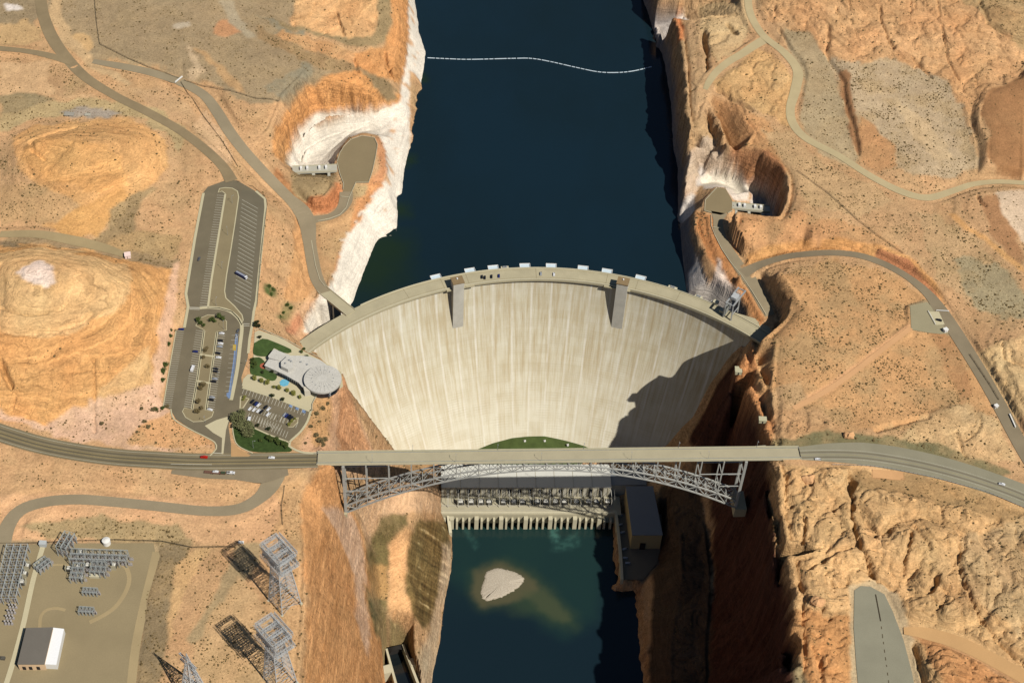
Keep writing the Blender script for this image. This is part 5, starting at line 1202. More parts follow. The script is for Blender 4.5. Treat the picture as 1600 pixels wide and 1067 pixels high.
for k in range(28):
    s = 2 + k * (PL + 2) / 28
    MB().prism([pp(s, -26.5), pp(s + (3.8 if k % 4 == 1 else 1.9), -26.5), pp(s + (3.8 if k % 4 == 1 else 1.9), -22), pp(s, -22)], -4, 14.5 if k % 4 == 1 else 12.5).build('draft_tube_pier', M_CREST2, ph)
# transformers
M_TX = mat('transformer_paint', (222, 220, 208), .6, 0, .06, .5)
M_TXD = mat('transformer_steel', (96, 92, 82), .6, 0, .06, .5)
def transformer(loc, label, rz):
    r_ = root('transformer', (0, 0, 0), label, 'transformer', 'transformers in a row on the power plant deck')
    MB().box((0, 0, 2.0), (4.2, 2.8, 3.6)).build('tank', M_TX, r_)
    for s in (-1, 1):
        b = MB()
        for k in range(4): b.box((-1.6 + k * 1.06, s * 2.1, 2.1), (.5, 1.1, 2.9))
        b.build('radiator', M_TXD, r_)
    for k in (-1, 0, 1): MB().cyl((k * 1.3, 0, 3.8), .28, 2.2, 6, .14).build('bushing', M_TX, r_)
    b = MB(); b.cyl((0, -.0, 4.6), .45, .01, 8); b.box((0, .9, 4.7), (3.0, .8, .8)); b.build('conservator', M_TX, r_)
    for s in (-1, 1): MB().box((s * 3.3, 0, 3.0), (.35, 5.0, 6.0)).build('blast_wall', M_PHD, r_)
    r_.location = loc; r_.rotation_euler = (0, 0, rz); return r_
for k, zx in enumerate((240, 305, 365, 415, 505, 570, 625, 715, 770, 830, 885, 960, 1035, 1085, 1155)):
    q = P(660 + zx / 4, 783, 17); s = (np.array(q[:2]) - A0) @ pd_; q = pp(s, -9)
    nm = 'pale oil filled transformer with dark radiators on the deck below the power plant wall'
    transformer((q[0], q[1], 16.6), nm, math.atan2(pd_[1], pd_[0]))
b = MB()
for k in range(17): 
    s = 6 + k * 9.6; b.beam(pp(s, -13.4) + (16.6,), pp(s, -13.4) + (27,), .4); b.beam(pp(s, -1) + (27,), pp(s, -13.4) + (27,), .3); b.beam(pp(s + 3, -1) + (28,), pp(s + 3, -13.4) + (25,), .12)
tag(b.build('bus_gantry', M_TX), 'row of thin steel bus frames reaching from the power plant wall over the transformers', 'gantry')
# machine shop on the right of the tailrace
ms = root('workshop_building', (88, 88, 14), 'big plain flat roofed building in canyon shade right of the power plant', 'building')
sp_ = [P(978,760,36)[:2], P(1020,760,36)[:2], P(1035,835,36)[:2], P(988,835,36)[:2]]
MB().prism(sp_, 12, 35.5).build('wall', surf_mat('workshop_wall', (176, 160, 120), .06), ms)
cxm = np.mean(sp_, axis=0); MB().prism([tuple(cxm + (np.array(q) - cxm) * 1.02) for q in sp_], 35.5, 36.2).build('roof', surf_mat('workshop_roof', (132, 138, 142), .04), ms)
b = MB(); b.box((sp_[3][0] + 11, sp_[3][1] - .1, 19), (5, .5, 9), 0); b.build('door', M_DARK, ms)
# tailrace wall
wl = [P(*q) for q in ((958,797,17),(962,800,17),(966,830,17),(970,870,17),(972,905,17))]
tw = ribbon_mb(MB(), resample(wl, 4), 1.3, 0, 0, 18).build('tailrace_wall', M_CREST2); tag(tw, 'long pale retaining wall on the right bank of the tailrace below the power plant', 'wall')
wl = [P(*q) for q in ((692,800,17),(699,802,16),(702,818,12),(704,832,7))]
tw = ribbon_mb(MB(), resample(wl, 4), 1.4, 0, 0, 18).build('tailrace_wall', M_CREST2); tag(tw, 'short pale stepped retaining wall at the left end of the power plant', 'wall')
# lawn at the toe
top_ = [face_hit(*q) for q in ((738,709),(745,704),(770,694),(800,686),(825,683.5),(850,683),(875,688),(895,693),(912,698),(925,704))]
vs = [(x, y + 1.5, max(z, 6)) for x, y, z in top_]; n = len(vs)
for t in (.25, .5, .75, 1.0):
    for i, (x, y, z) in enumerate(vs[:n]):
        q = pp(28 + (PL - 60) * i / (n - 1), 27.5); vs.append((x + (q[0] - x) * t, y + (q[1] - y) * t, z + (14.5 - z) * t + (0 if t == 1 else .3)))
fs = [(k * n + i, (k + 1) * n + i, (k + 1) * n + i + 1, k * n + i + 1) for k in range(4) for i in range(n - 1)]
b = MB(); b.add(vs, fs); tag(b.build('lawn', M_LAWN), kind='structure')
for px, py in ((820,690),(851,690),(887,696)):
    q = P(px, py, 16); tag(MB().box((q[0], q[1], q[2] + .9), (1.8, 1.6, 1.9), .3).cyl((q[0] + .2, q[1], q[2] + 1.8), .4, .9, 8).build('utility_box', M_WHITE), 'small white box on the dark green lawn at the dam toe', 'utility box', 'white boxes on the toe lawn')
# ------------------------------------------------------------------ parking terraces and visitor grounds
def zz(pts, z): return [P(240 + a / 4.103, 460 + b / 4.103, z) for a, b in pts]
sheet('parking_ground', LOTW, 213.05, M_LOT)
sheet('upper_lane', PZ([(378,296),(398,299),(412,312),(413,325),(398,470),(395,500),(383,512),(378,490),(366,476),(357,468),(352,455),(361,392),(372,310)], 213), 213.06, M_LOTD)
sheet('left_pad', PLW, 178.06, M_PADA); sheet('right_pad', PRW, 184.06, M_PADA)
sheet('lower_right_pad', PBR, 206.06, M_PADB); sheet('checkpoint_apron', PCK, 213.03, surf_mat('apron_gravel', (166, 156, 124), .08)); sheet('yard_ground', YARD, 203.0, M_YARD)
sheet('checkpoint_slab', PZ([(1450,487),(1467,487),(1476,507),(1463,508)], 213), 213.12, M_CONC)
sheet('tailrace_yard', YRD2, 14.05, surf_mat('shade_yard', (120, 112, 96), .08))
PLAZA = [(387,585),(397,584),(396,556),(398,519),(404,516),(440,528),(475,549),(500,562),(533,581),(536,604),(515,618),(496,619),(489,628),(486,641),(430,620),(378,603),(380,592)]
sheet('visitor_plaza', PZ(PLAZA, 213), 213.08, M_CONC)
def kerb(pts, z=213.0, w=.45, name='kerb', m=M_KERB, h=.16, closed=False, step=3, smooth=True):
    q = [P(a, b, z) for a, b in pts]
    if closed: q = q + [q[0]]
    w_ = resample(q, step) if smooth else q
    b = ribbon_mb(MB(), w_, w, h + .06, 0, h); return tag(b.build(name, m), kind='structure')
def sheetpx(name, pts, z, m, sm=True): 
    q = [P(a, b, z) for a, b in pts]
    if sm: q = resample(q + [q[0]], 2.5)[:-1]
    return sheet(name, q, z, m)
isl_up = [(352,303),(347,299),(341,301),(343,295),(352,293.5),(363,294.5),(371,299),(373,308),(367,350),(360,395),(354,430),(351,455),(353,466),(366,478),(378,492),(380,500),(378,508),(372,497),(362,487),(342,481.5),(325,481),(330,440),(341,372)]
sheetpx('parking_island', isl_up, 213.17, M_ISL, False); kerb(isl_up, closed=True, smooth=False)
isl_c = [(306,509),(311,498),(325,492),(342,493),(354,502),(354,516),(339,518),(331,575),(322,641),(334,643),(331,651),(318,658),(302,659),(290,652),(285,643),(288,637),(300,640),(309,590),(319,516)]
sheetpx('parking_island', isl_c, 213.18, M_ISL, False); kerb(isl_c, closed=True, smooth=False, w=.3)
kerb([(319,517),(309,590),(300,640)], w=1.0, smooth=False, name='walkway'); kerb([(339,519),(331,575),(322,641)], w=1.0, smooth=False, name='walkway')
kerb([(313,554),(334,557)], w=.9, name='walkway', h=.2); kerb([(308,595),(328,599)], w=.9, name='walkway', h=.2)
kerb([(296,480.5),(312,481)], w=.45, h=.03, name='crosswalk_line', m=M_PAINT); kerb([(296,483),(312,483.5)], w=.35, h=.03, name='crosswalk_line', m=M_PAINT)
kerb([(380,506),(390,506)], w=.3, h=.03, name='crosswalk_line', m=M_PAINT); kerb([(380,509),(390,509)], w=.3, h=.03, name='crosswalk_line', m=M_PAINT)
kerb([(312,481.5),(325,480.5),(345,482),(358,486),(368,493),(376,503),(378,514),(375,540),(371,575),(364,612),(361,625)], w=1.5, name='walkway')
kerb([(352,304),(341,372),(330,440),(325,480)], w=.9, name='walkway', smooth=False, h=.2)
kerb([(369,522),(366,560),(361,595),(357,622)], w=.65, h=.03, name='accessible_bay_stripe', m=M_BLUE)
kerb([(371.5,522),(368.5,560),(363.5,595),(359,623)], w=.3, h=.19, name='blue_kerb', m=M_BLUE)
sheetpx('blue_hatch', [(354,614),(360,612),(361,624),(354,619)], 213.2, M_BLUE, False)
sheetpx('yellow_hatch', [(364,538),(369,538),(368.5,548),(363.5,547)], 213.1, M_YEL, False)
kerb([(318,302),(305,370),(290.5,459),(294,479),(288,512)], w=1.2, name='walkway', smooth=False)
kerb([(400,299),(414,311),(415,325),(400.5,470),(396.5,487),(394,508),(390,530),(388,552)], w=1.1, name='walkway', smooth=False)
kerb([(275,517),(264,580),(255,636)], w=.4, smooth=False)
kerb([(267,639),(272,655),(298,671),(320,682),(335.5,691),(338,701),(328,712)], w=.5)
kerb([(379,605),(430,621),(485,642)], w=1.3, name='walkway', smooth=False)
kerb([(486,640),(481,657),(470,674),(453,690),(452,697),(470,706),(490,708)], w=.9)
kerb([(398,669),(420,679),(452,691)], w=.6, smooth=False)
kerb([(362,650),(365,680),(372,696),(395,708)], w=.4)
sheetpx('concrete_triangle', [(320,665),(338,656),(355,651),(358,655),(353,672),(349,709),(346,709),(347,684),(333,676)], 213.14, M_CONC, False)
sheetpx('gravel_triangle', [(361,692),(363,692),(374,702),(392,711),(388,713),(361,713)], 213.1, surf_mat('gravel_bed', (196, 156, 108)), False)
sheetpx('lot_island', [(376,619),(389,623),(380,637),(375,638)], 213.2, M_ISL, False); kerb([(376,619),(389,623),(380,637),(375,638)], closed=True, smooth=False, w=.5)
li = [(464,653),(466,652),(465,660),(458,667),(451,667),(449,664),(457,660)]
sheetpx('lot_island', li, 213.2, M_ISL); kerb(li, closed=True, w=.3)
M_LAWN2 = surf_mat('visitor_lawn', (72, 92, 46), .3, .2)  # turf colour of the lawns round the visitor centre
sheetpx('lawn', [(397,536),(410,529),(418,530),(455,546),(450,552),(437,549),(428,544),(420,556),(397,554)], 213.22, M_LAWN2)
sheetpx('lawn', [(391,560),(405,558),(414,566),(412,574),(432,584),(430,594),(420,594),(408,588),(392,584)], 213.22, M_LAWN2)
sheetpx('lawn', [(363,652),(378,655),(397,667),(420,678),(449,691),(456,704),(440,706),(400,706),(375,698),(364,680)], 213.12, surf_mat('planted_bank', (60, 78, 36), .35, .3))
# stall lines
def stalls(p0, p1, n, dv, z=213.1, w=.16, name='stall_lines'):
    b = MB()
    for i in range(n):
        t = i / (n - 1); x, y = p0[0] + (p1[0] - p0[0]) * t, p0[1] + (p1[1] - p0[1]) * t
        ribbon_mb(b, [P(x, y, z), P(x + dv[0], y + dv[1], z)], w)
    return tag(b.build(name, M_PAINT), kind='structure')
stalls((275.5,517), (256,635), 36, (12, .5)); stalls((318,518), (299.5,636), 34, (-12, -2)); stalls((340.5,520), (323.5,638), 34, (11.5, 1.5))
stalls((351.5,306), (324.5,478), 46, (-12.5, -1)); stalls((378,312), (366,468), 26, (25, 14))
stalls((382,606), (478,640), 20, (-3.5, 9)); stalls((402,664), (446,684), 11, (4, -10)); stalls((390,645), (440,664), 13, (-4, 9)); stalls((395,633), (445,652), 13, (-4, 8)); stalls((417,654), (462,668), 10, (4, -9))
stalls((371,524), (359.5,618), 14, (-9, 0), w=.12)
for a, b_ in (((455,628),(459,636)), ((465,632),(469,640)), ((476,636),(480,645))): sheetpx('accessible_bay', [(a[0] - 3, a[1]), (a[0] + 3, a[1] + 2), (b_[0] - 3, b_[1] + 1), (b_[0] - 8, b_[1] - 1)], 213.1, M_BLUE, False)
# highway paint
b = MB(); hL = [(x, y, z + .1) for x, y, z in w_hwL]
for off in (-6.6, 6.4): stripe(b, hL, off, .22, .0)
tag(b.build('edge_lines', M_PAINT), kind='structure'); b = MB()
for off in (.5, -1.9): stripe(b, hL, off, .12, 0)
tag(b.build('centre_lines', M_YEL), kind='structure')
b = MB(); hR = [(x, y, z + .1) for x, y, z in w_hwR]
stripe(b, hR, 2.6, .22, 0); stripe(b, hR, -6.6, .22, 0); tag(b.build('edge_lines', M_PAINT), kind='structure')
b = MB(); stripe(b, hR, -2.0, .12, 0); tag(b.build('centre_lines', M_YEL), kind='structure')
b = MB(); ribbon_mb(b, [P(333,707.5,213.16), P(347,708,213.16)], .3); ribbon_mb(b, [P(267,724.5,213.5), P(331,725.5,213.5)], .2); tag(b.build('stop_line', M_PAINT), kind='structure')
for o_, hw_, mname in ((-4.2, .9, 'tyre_track'), (-.4, .9, 'tyre_track'), (3.2, .9, 'tyre_track')):
    b = MB(); stripe(b, hL, o_, 1.5, -.02); tag(b.build('tyre_track', surf_mat('worn_asphalt', (106, 98, 78), .1)), kind='structure')
for o_ in (-4.6, .6):
    b = MB(); stripe(b, hR, o_, 1.5, -.02); tag(b.build('tyre_track', surf_mat('worn_asphalt_right', (128, 120, 100), .1)), kind='structure')
# white kerb line round the pads and along the intake roads
def rail(pts, z, label, hgt=.9, th=.22, m=M_CREST2, cat='fence', name='guard_rail'):
    q = [P(a, b, z if not isinstance(z, (list, tuple)) else z[i]) for i, (a, b) in enumerate(pts)]
    r_ = root(name, q[0], label, cat); w_ = []
    for a, c in zip(q[:-1], q[1:]):
        n_ = max(1, int(math.dist(a, c) / 6)); w_ += [tuple(a[k] + (c[k] - a[k]) * i / n_ for k in range(3)) for i in range(n_)]
    w_.append(q[-1])
    ribbon_mb(MB(), w_, th, hgt, 0, .35).build('rail', m, r_); n_ = 0
    for p in w_[::2][:90]: MB().box((p[0], p[1], p[2] + hgt / 2 - .2), (.2, .2, hgt + .2)).build('post', m, r_)
    return r_
rail([(527,253),(531,240),(538,229),(548,219),(565,213),(585,216),(590,227),(587,245),(582,268),(576,286),(556,286),(546,309)], 178.1, 'thin white rail running round the edge of the left asphalt pad')
rail([(533,308),(545,309)], 178.1, 'short white gate rail across the neck of the left pad')
rail([(546,309),(541,325),(531,336),(515,342),(495,346),(486,350),(484,358),(488,385),(493,415),(500,438),(508,448)], 178.1, 'white edge rail along the lake side of the left access road', .6)
rail([(527,255),(531,272),(537,288),(536,297)], 178.1, 'white rail between the left pad and the small brown hill')
rail([(1144,330),(1137,334)], 184.1, 'short white rail at the corner of the right pad beside the spillway deck')
rail([(1120,294),(1102,313),(1101,330),(1112,333)], 184.1, 'white rail around the lake side of the right asphalt pad')
rail([(1114,356),(1126,357)], 184.1, 'short white gate rail across the road below the right pad')
rail([(1111,336),(1111,352),(1117,368),(1128,390),(1142,411),(1158,430),(1176,457),(1190,480),(1197,492)], [184] * 6 + [183.5, 182.5, 181], 'white edge rail along the lake side of the right intake road', .6)
rail([(1196,697),(1180,698)], 209, 'short white rail end at the right side of the bridge')
# steel guard rail below the right highway
q = [P(a, b, 213) for a, b in ((1300,726),(1340,727),(1380,730),(1420,738),(1460,746),(1500,757),(1540,768),(1600,793))]
r_ = root('guard_rail', q[0], 'long steel crash barrier on posts along the lower edge of the right highway', 'guard rail'); w_ = resample(q, 3.3)
ribbon_mb(MB(), w_, .12, .8, 0, .4).build('rail', M_STEEL, r_)
for p in w_[::1][:98]: MB().box((p[0], p[1], p[2] + .3), (.35, .3, 1.0)).build('post', M_TXD, r_)
# chain link fences seen as thin dark lines
M_FENCE = mat('fence_wire', (96, 84, 62), .8)
def fence(pts, label, h=2.0):
    q = [drop(a, b) for a, b in pts]; r_ = root('wire_fence', q[0], label, 'fence'); w_ = []
    for a, c in zip(q[:-1], q[1:]):
        n_ = max(1, int(math.dist(a, c) / 7))
        for i in range(n_): x, y = a[0] + (c[0] - a[0]) * i / n_, a[1] + (c[1] - a[1]) * i / n_; w_.append((x, y, hz_at(x, y)))
    w_.append(q[-1])
    for p in w_[:98]: MB().box((p[0], p[1], p[2] + h / 2), (.22, .22, h)).build('post', M_FENCE, r_)
    b = MB()
    for k in (.25, .6, 1.0):
        for a, c in zip(w_[:-1], w_[1:]): b.beam((a[0], a[1], a[2] + h * k), (c[0], c[1], c[2] + h * k), .14)
    b.build('wire', M_FENCE, r_); return r_
fence([(148,0),(151,35),(156,70),(200,92),(250,112),(280,124)], 'thin dark wire fence bending round the gravel flat at the top left')
fence([(288,127),(330,137),(370,146),(400,155),(445,166)], 'thin dark wire fence running from the white gate towards the lake rim')
fence([(283,130),(300,155),(322,188),(345,218),(372,262)], 'thin dark wire fence between the two left roads')
fence([(1245,268),(1290,300),(1340,345),(1375,372),(1410,396)], 'thin dark wire fence crossing the scrub above the right road')
fence([(372,285),(395,293),(412,306),(418,320),(408,400),(402,480)], 'wire fence along the right edge of the upper parking lane')
fence([(0,850),(60,849),(120,846),(180,844),(240,846),(300,856),(365,855)], 'dark wire fence along the top of the electrical yard')
fence([(445,760),(440,790),(442,820)], 'short wire fence on the bank above the canyon wall')
fence([(1515,555),(1545,600),(1560,625)], 'wire fence along the checkpoint road')

# ------------------------------------------------------------------ visitor centre
M_VROOF = surf_mat('membrane_roof', (214, 210, 198), .09, .16, fine=.22); M_VWALL = surf_mat('visitor_wall', (214, 206, 186), .04, .3)
vc = root('visitor_centre', P(480,590,213), 'white visitor centre with a big round roof and a tapering wing on the canyon rim', 'building')
VC = P(504,591,221.5); RV = 15.4
MB().cyl((VC[0], VC[1], 213), RV - 1.2, 6.4, 40).build('glass_wall', M_GLASS, vc)
rf = MB().cyl((VC[0], VC[1], 219.2), RV, 1.9, 48).cyl((VC[0], VC[1], 221.1), RV - .5, .5, 48, 3).build('round_roof', M_VROOF, vc)
b = MB()
for k in range(24): 
    a_ = 2 * PI * k / 24; b.beam((VC[0] + 4 * math.cos(a_), VC[1] + 4 * math.sin(a_), 221.7), (VC[0] + (RV - 1) * math.cos(a_), VC[1] + (RV - 1) * math.sin(a_), 221.3), .1)
b.build('roof_ribs', surf_mat('roof_seam', (190, 188, 176), .05), rf)
for k in range(14):
    a_ = 2 * PI * k / 14 + .1; MB().cyl((VC[0] + 9 * math.cos(a_), VC[1] + 9 * math.sin(a_), 221.4), .35, .5, 6).build('roof_vent', M_STEEL, rf)
wing = PZ([(414,571),(421,561),(445,566),(452,556),(470,556),(484,557.5),(500,563),(512,572),(500,600),(484,609),(478,610),(474,606),(466,597),(447,586),(432,579)], 218)
wg = MB().prism([q[:2] for q in wing], 213, 217.3).build('wing_wall', M_VWALL, vc); cxw = np.mean([q[:2] for q in wing], axis=0)
MB().prism([tuple(cxw + (np.array(q[:2]) - cxw) * 1.02) for q in wing], 217.3, 218).build('wing_roof', M_VROOF, vc)
MB().prism([q[:2] for q in PZ([(474,606),(484,604),(485,612),(476,613)], 218)], 213, 219.5).build('entrance_block', M_VWALL, vc)
MB().prism([q[:2] for q in PZ([(439,565),(449,556),(457,559),(458,574),(450,577),(439,572)], 222)], 218, 222).build('plant_room', M_VROOF, vc)
MB().prism([q[:2] for q in PZ([(419,556),(428,545),(453,555),(447,566),(420,559)], 218.6)], 213, 218.6).build('pavilion', M_VROOF, vc)
for px, py in ((452,563),(455,565),(446,568),(470,566),(480,570)): q = P(px, py, 222 if px < 460 else 218); MB().box((q[0], q[1], q[2] + .5), (1.4, 1.1, 1.0), .4).build('roof_unit', M_STEEL, vc)
b = MB(); wp = [(474,606),(466,597),(447,586),(432,579)]
for a_, c_ in zip(wp[:-1], wp[1:]):
    for k in range(6): t = k / 6; q = P(a_[0] + (c_[0] - a_[0]) * t, a_[1] + (c_[1] - a_[1]) * t + .4, 218); b.box((q[0], q[1] - .2, 215.2), (1.6, .25, 3.2), .6)
b.build('window_band', M_GLASS, vc)
po = sheet('fountain_basin', [P(*q, 213) for q in ((437,597),(441,593),(447,593),(452,597),(450,602),(443,604),(438,602))], 213.35, mat('pool_tile', (112, 184, 208), .2, 0, .12, .8), th=.3)
tag(po, 'small light blue fountain basin on the plaza in front of the round building', 'fountain'); del po['kind']
pv = MB().cyl(P(412,572,213), 3.2, .5, 14); tag(pv.build('planter', mat('brick_ring', (176, 96, 70), .8)), 'round red brick planter at the left tip of the visitor centre', 'planter')
rail([(398,517),(405,514),(425,522),(450,533),(475,547),(500,560)], 213.1, 'pale rail along the cliff edge behind the visitor centre', 1.1)
rail([(494,620),(488,632),(488,642)], 213.1, 'short dark topped rail down from the visitor centre to the car park', 1.1)

# ------------------------------------------------------------------ spillway gate structures
M_SPILL = surf_mat('gate_concrete', (190, 186, 168), .06, .2)
def spillway(A, B, wid, z, side, label, zb):
    A, B = np.array(A[:2]), np.array(B[:2]); d_ = B - A; L_ = float(np.linalg.norm(d_)); d_ /= L_; n_ = np.array([-d_[1], d_[0]]) * side
    r_ = root('spillway_gate_structure', (A[0], A[1], z), label, 'dam gate')
    def pr(s0, s1, t0, t1, z0, z1, nm, m, par): q = [tuple(A + d_ * s + n_ * t) for s, t in ((s0, t0), (s1, t0), (s1, t1), (s0, t1))]; return MB().prism(q, z0, z1).build(nm, m, par)
    dk = pr(0, L_, 0, wid, z - 1.4, z, 'deck', M_SPILL, r_)
    for t in (.1, wid - .3): pr(0, L_, t, t + .25, z, z + 1, 'parapet', M_CREST2, dk)
    for s0 in (L_ * .17, L_ * .31, L_ * .58, L_ * .73): pr(s0, s0 + 2.2, wid * .35, wid * .75, z, z + 2.4, 'hoist_house', M_WHITE, r_)
    for s0, s1 in ((L_ * .1, L_ * .16), (L_ * .43, L_ * .5), (L_ * .78, L_ * .84)): pr(s0, s1, -9.5, wid, zb, z - 1.4, 'pier', M_SPILL, r_)
    for s0, s1 in ((L_ * .16, L_ * .43), (L_ * .5, L_ * .78)):
        pr(s0, s1, wid * .45, wid * .6, zb, z - 3, 'radial_gate', M_TXD, r_); pr(s0, s1, -7.5, -6.4, z - 2.6, z - 1.2, 'cross_beam', M_CREST2, r_)
    return r_
spillway(P(457,271,178), P(527,268,178), 10.5, 178, 1, 'pale concrete spillway gate deck with small white hoist houses left of the lake', 152)
spillway(P(1143,326,184), P(1203,332,184), 9.5, 184, 1, 'pale concrete spillway gate deck with small white hoist houses on the right bank', 152)

# ------------------------------------------------------------------ gantry crane on the crest
gc = root('gantry_crane', P(1138,490,177), 'tall grey gantry crane straddling the right end of the dam crest', 'crane')
gq = P(1139,494,177); ga = math.radians(-31); gd = np.array([math.cos(ga), math.sin(ga)]); gn = np.array([-gd[1], gd[0]])
def gpt(s, t, z): q = np.array(gq[:2]) + gd * s + gn * t; return (float(q[0]), float(q[1]), z)
for s in (-4, 4):
    for t in (-4, 9): MB().beam(gpt(s, t, 177), gpt(s * .9, t, 195), 1.1).build('leg', M_STEEL, gc)
for s in (-4, 4): MB().beam(gpt(s * .9, -5, 195.5), gpt(s * .9, 20, 195.5), 1.2, 1.6).build('main_girder', M_STEEL, gc)
for t in (-4, 9, 19.5): MB().beam(gpt(-4, t, 195.3), gpt(4, t, 195.3), .8).build('cross_girder', M_STEEL, gc)
q4 = [gpt(a, c, 0)[:2] for a, c in ((-2.8, 2), (2.8, 2), (2.8, 9), (-2.8, 9))]; MB().prism(q4, 196.3, 199).build('trolley_house', M_LATT, gc)
q4 = [gpt(a, c, 0)[:2] for a, c in ((-4.4, -5), (-3.2, -5), (-3.2, 4), (-4.4, 4))]; MB().prism(q4, 178, 190).build('side_panel', surf_mat('crane_panel', (150, 152, 146)), gc)
for s in (-4, 4): MB().beam(gpt(s, -4, 184), gpt(s, 9, 184), .7).build('sill_beam', M_STEEL, gc)
for px, py, lb in ((1118,475,'pale concrete block on the crest just left of the gantry crane foot'), (1128,488,'pale concrete block under the left legs of the gantry crane')):
    q = P(px, py, 177); tag(MB().box((q[0], q[1], 178.6), (4.5, 4, 3), ga).box((q[0], q[1], 180.2), (4.9, 4.4, .4), ga).build('equipment_block', M_CREST2), lb, 'concrete block')
# ------------------------------------------------------------------ vehicles
CARCOL = {'white': (238, 238, 236), 'silver': (168, 172, 176), 'dark': (34, 36, 42), 'blue': (44, 54, 110), 'red': (190, 40, 24), 'grey': (96, 98, 102)}
M_CAR = {k: mat(k + '_car_paint', v, .35, .1, .04, .5, spec=.5) for k, v in CARCOL.items()}
M_TYRE = mat('tyre_rubber', (26, 26, 26), .9)
def car_proto(col):
    r_ = root('parked_car', (0, 0, 0), 'x', 'car')
    b = MB(); prof = [(-2.3, .45), (-2.3, .95), (-1.2, 1.05), (1.1, 1.0), (2.2, .85), (2.3, .45)]
    vs = []; 
    for s in (-.9, .9): vs += [(x, s, z) for x, z in prof]
    n = len(prof); b.add(vs, [tuple(range(n)), tuple(range(2 * n - 1, n - 1, -1))] + [(i, (i + 1) % n, n + (i + 1) % n, n + i)[::-1] for i in range(n)]); b.build('body', M_CAR[col], r_)
    vs = [(-1.9, -.8, 1.0), (1.2, -.8, 1.0), (1.2, .8, 1.0), (-1.9, .8, 1.0), (-1.4, -.66, 1.5), (.5, -.66, 1.5), (.5, .66, 1.5), (-1.4, .66, 1.5)]
    MB().add(vs, [(0, 1, 5, 4), (1, 2, 6, 5), (2, 3, 7, 6), (3, 0, 4, 7), (4, 5, 6, 7)]).build('windows', M_GLASS, r_)
    MB().box((-.45, 0, 1.53), (1.8, 1.28, .08)).build('roof', M_CAR[col], r_)
    for x in (-1.45, 1.45):
        for s in (-.82, .82): MB().cyl((0, 0, 0), .33, .2, 10).build('wheel', M_TYRE, r_); w_ = r_.children[-1]; w_.rotation_euler = (PI / 2, 0, 0); w_.location = (x, s + .1, .33)
    return r_
protos = {}
def car(px, py, z, col, ang, label, group=None, name='parked_car', sc=1.0):
    """ang: heading in the ground plane, degrees"""
    q = P(px, py, z)
    if col not in protos: o = protos[col] = car_proto(col)
    else: o = copy_tree(protos[col])
    o.name = name; o.location = (q[0], q[1], z + .1); o.rotation_euler = (0, 0, math.radians(ang)); o.scale = (sc, sc, sc); o['label'] = label
    if group: o['group'] = group
    elif 'group' in o: del o['group']
    return o
lblR = '%s car parked in the bay row on the right side of the planted parking island'
for zx, zy, c in ((437,253,'white'),(428,300,'dark'),(430,318,'white'),(425,338,'silver'),(412,380,'dark'),(417,407,'white'),(398,480,'dark'),(397,497,'dark'),(393,545,'silver'),(385,562,'dark'),(375,663,'silver'),(369,679,'dark')):
    car(240 + zx / 4.103, 460 + zy / 4.103, 213, c, 172 + random.uniform(-3, 3), lblR % c, '%s cars beside the planted parking island' % c)
car(240 + 362 / 4.103, 460 + 741 / 4.103, 213, 'white', 160, 'white car alone in the last bay at the bottom of the planted parking island')
car(240 + 178 / 4.103, 460 + 227 / 4.103, 213, 'blue', 175, 'dark blue car in the topmost bay of the far left parking row')
car(240 + 268 / 4.103, 460 + 370 / 4.103, 213, 'blue', 175, 'dark blue car nosed up to the left kerb of the planted parking island')
car(240 + 533 / 4.103, 460 + 275 / 4.103, 213, 'silver', 83, 'silver car at the top end of the blue painted bays')
car(240 + 541 / 4.103, 460 + 238 / 4.103, 213, 'grey', 80, 'grey car beside the curved walkway above the blue bays')
lblL = '%s car in the middle double row of the small car park'
for zx, zy, c in ((633,690,'dark'),(650,702,'dark'),(675,712,'white'),(620,735,'white'),(646,742,'white'),(673,749,'white'),(660,705,'blue'),(718,726,'dark'),(738,738,'white'),(692,755,'dark'),(735,772,'white')):
    car(240 + zx / 4.103, 460 + zy / 4.103, 213, c, 62 + random.uniform(-3, 3), lblL % c, '%s cars in the small car park' % c)
for zx, zy, c in ((842,774,'silver'),(853,780,'blue'),(870,786,'dark'),(882,796,'dark')):
    car(240 + zx / 4.103, 460 + zy / 4.103, 213, c, 62, '%s car parked by the teardrop island in the small car park' % c, '%s cars by the teardrop island' % c)
car(311, 405.5, 213, 'grey', 262, 'grey car driving alone down the long upper parking lane')
for px, py, c in ((753,433.5,'dark'),(757.5,434.5,'dark'),(768,433,'dark'),(779.5,432,'blue')): car(px, py, 177.3, c, 92, '%s car parked on the dam crest right of the left elevator shaft' % c, '%s cars on the crest' % c)
car(845, 428.5, 177.3, 'silver', 92, 'silver car parked on the middle of the dam crest, left of the white one'); car(865.5, 429.5, 177.3, 'white', 92, 'white car parked on the middle of the dam crest')
car(319, 715, 213.3, 'red', 178, 'bright red car driving on the highway left of the bridge', name='car', sc=1.25); car(424.5, 715.8, 213.2, 'white', 178, 'white car driving on the highway just before the left bridge end', name='car', sc=1.1)
car(1277.5, 718, 213.2, 'white', 0, 'white car at the right bridge end on the lower lane', name='car'); car(1565, 757, 213.1, 'white', 165, 'white car driving on the highway at the right edge of the picture', name='car', sc=1.1)
for px, py, lb in ((969,805,'topmost silver car on the shaded yard by the tailrace wall'), (970,820,'second silver car down the shaded tailrace yard'), (973,832,'third silver car down the shaded tailrace yard'), (989,840,'silver car at the corner of the big shaded workshop building'), (976,858,'silver car nearest the middle of the shaded tailrace yard'), (977,872,'silver car low on the shaded tailrace yard'), (981,880,'lowest silver car on the shaded tailrace yard')):
    car(px, py, 14.1, 'silver', random.choice((0, 20, 90)), lb)
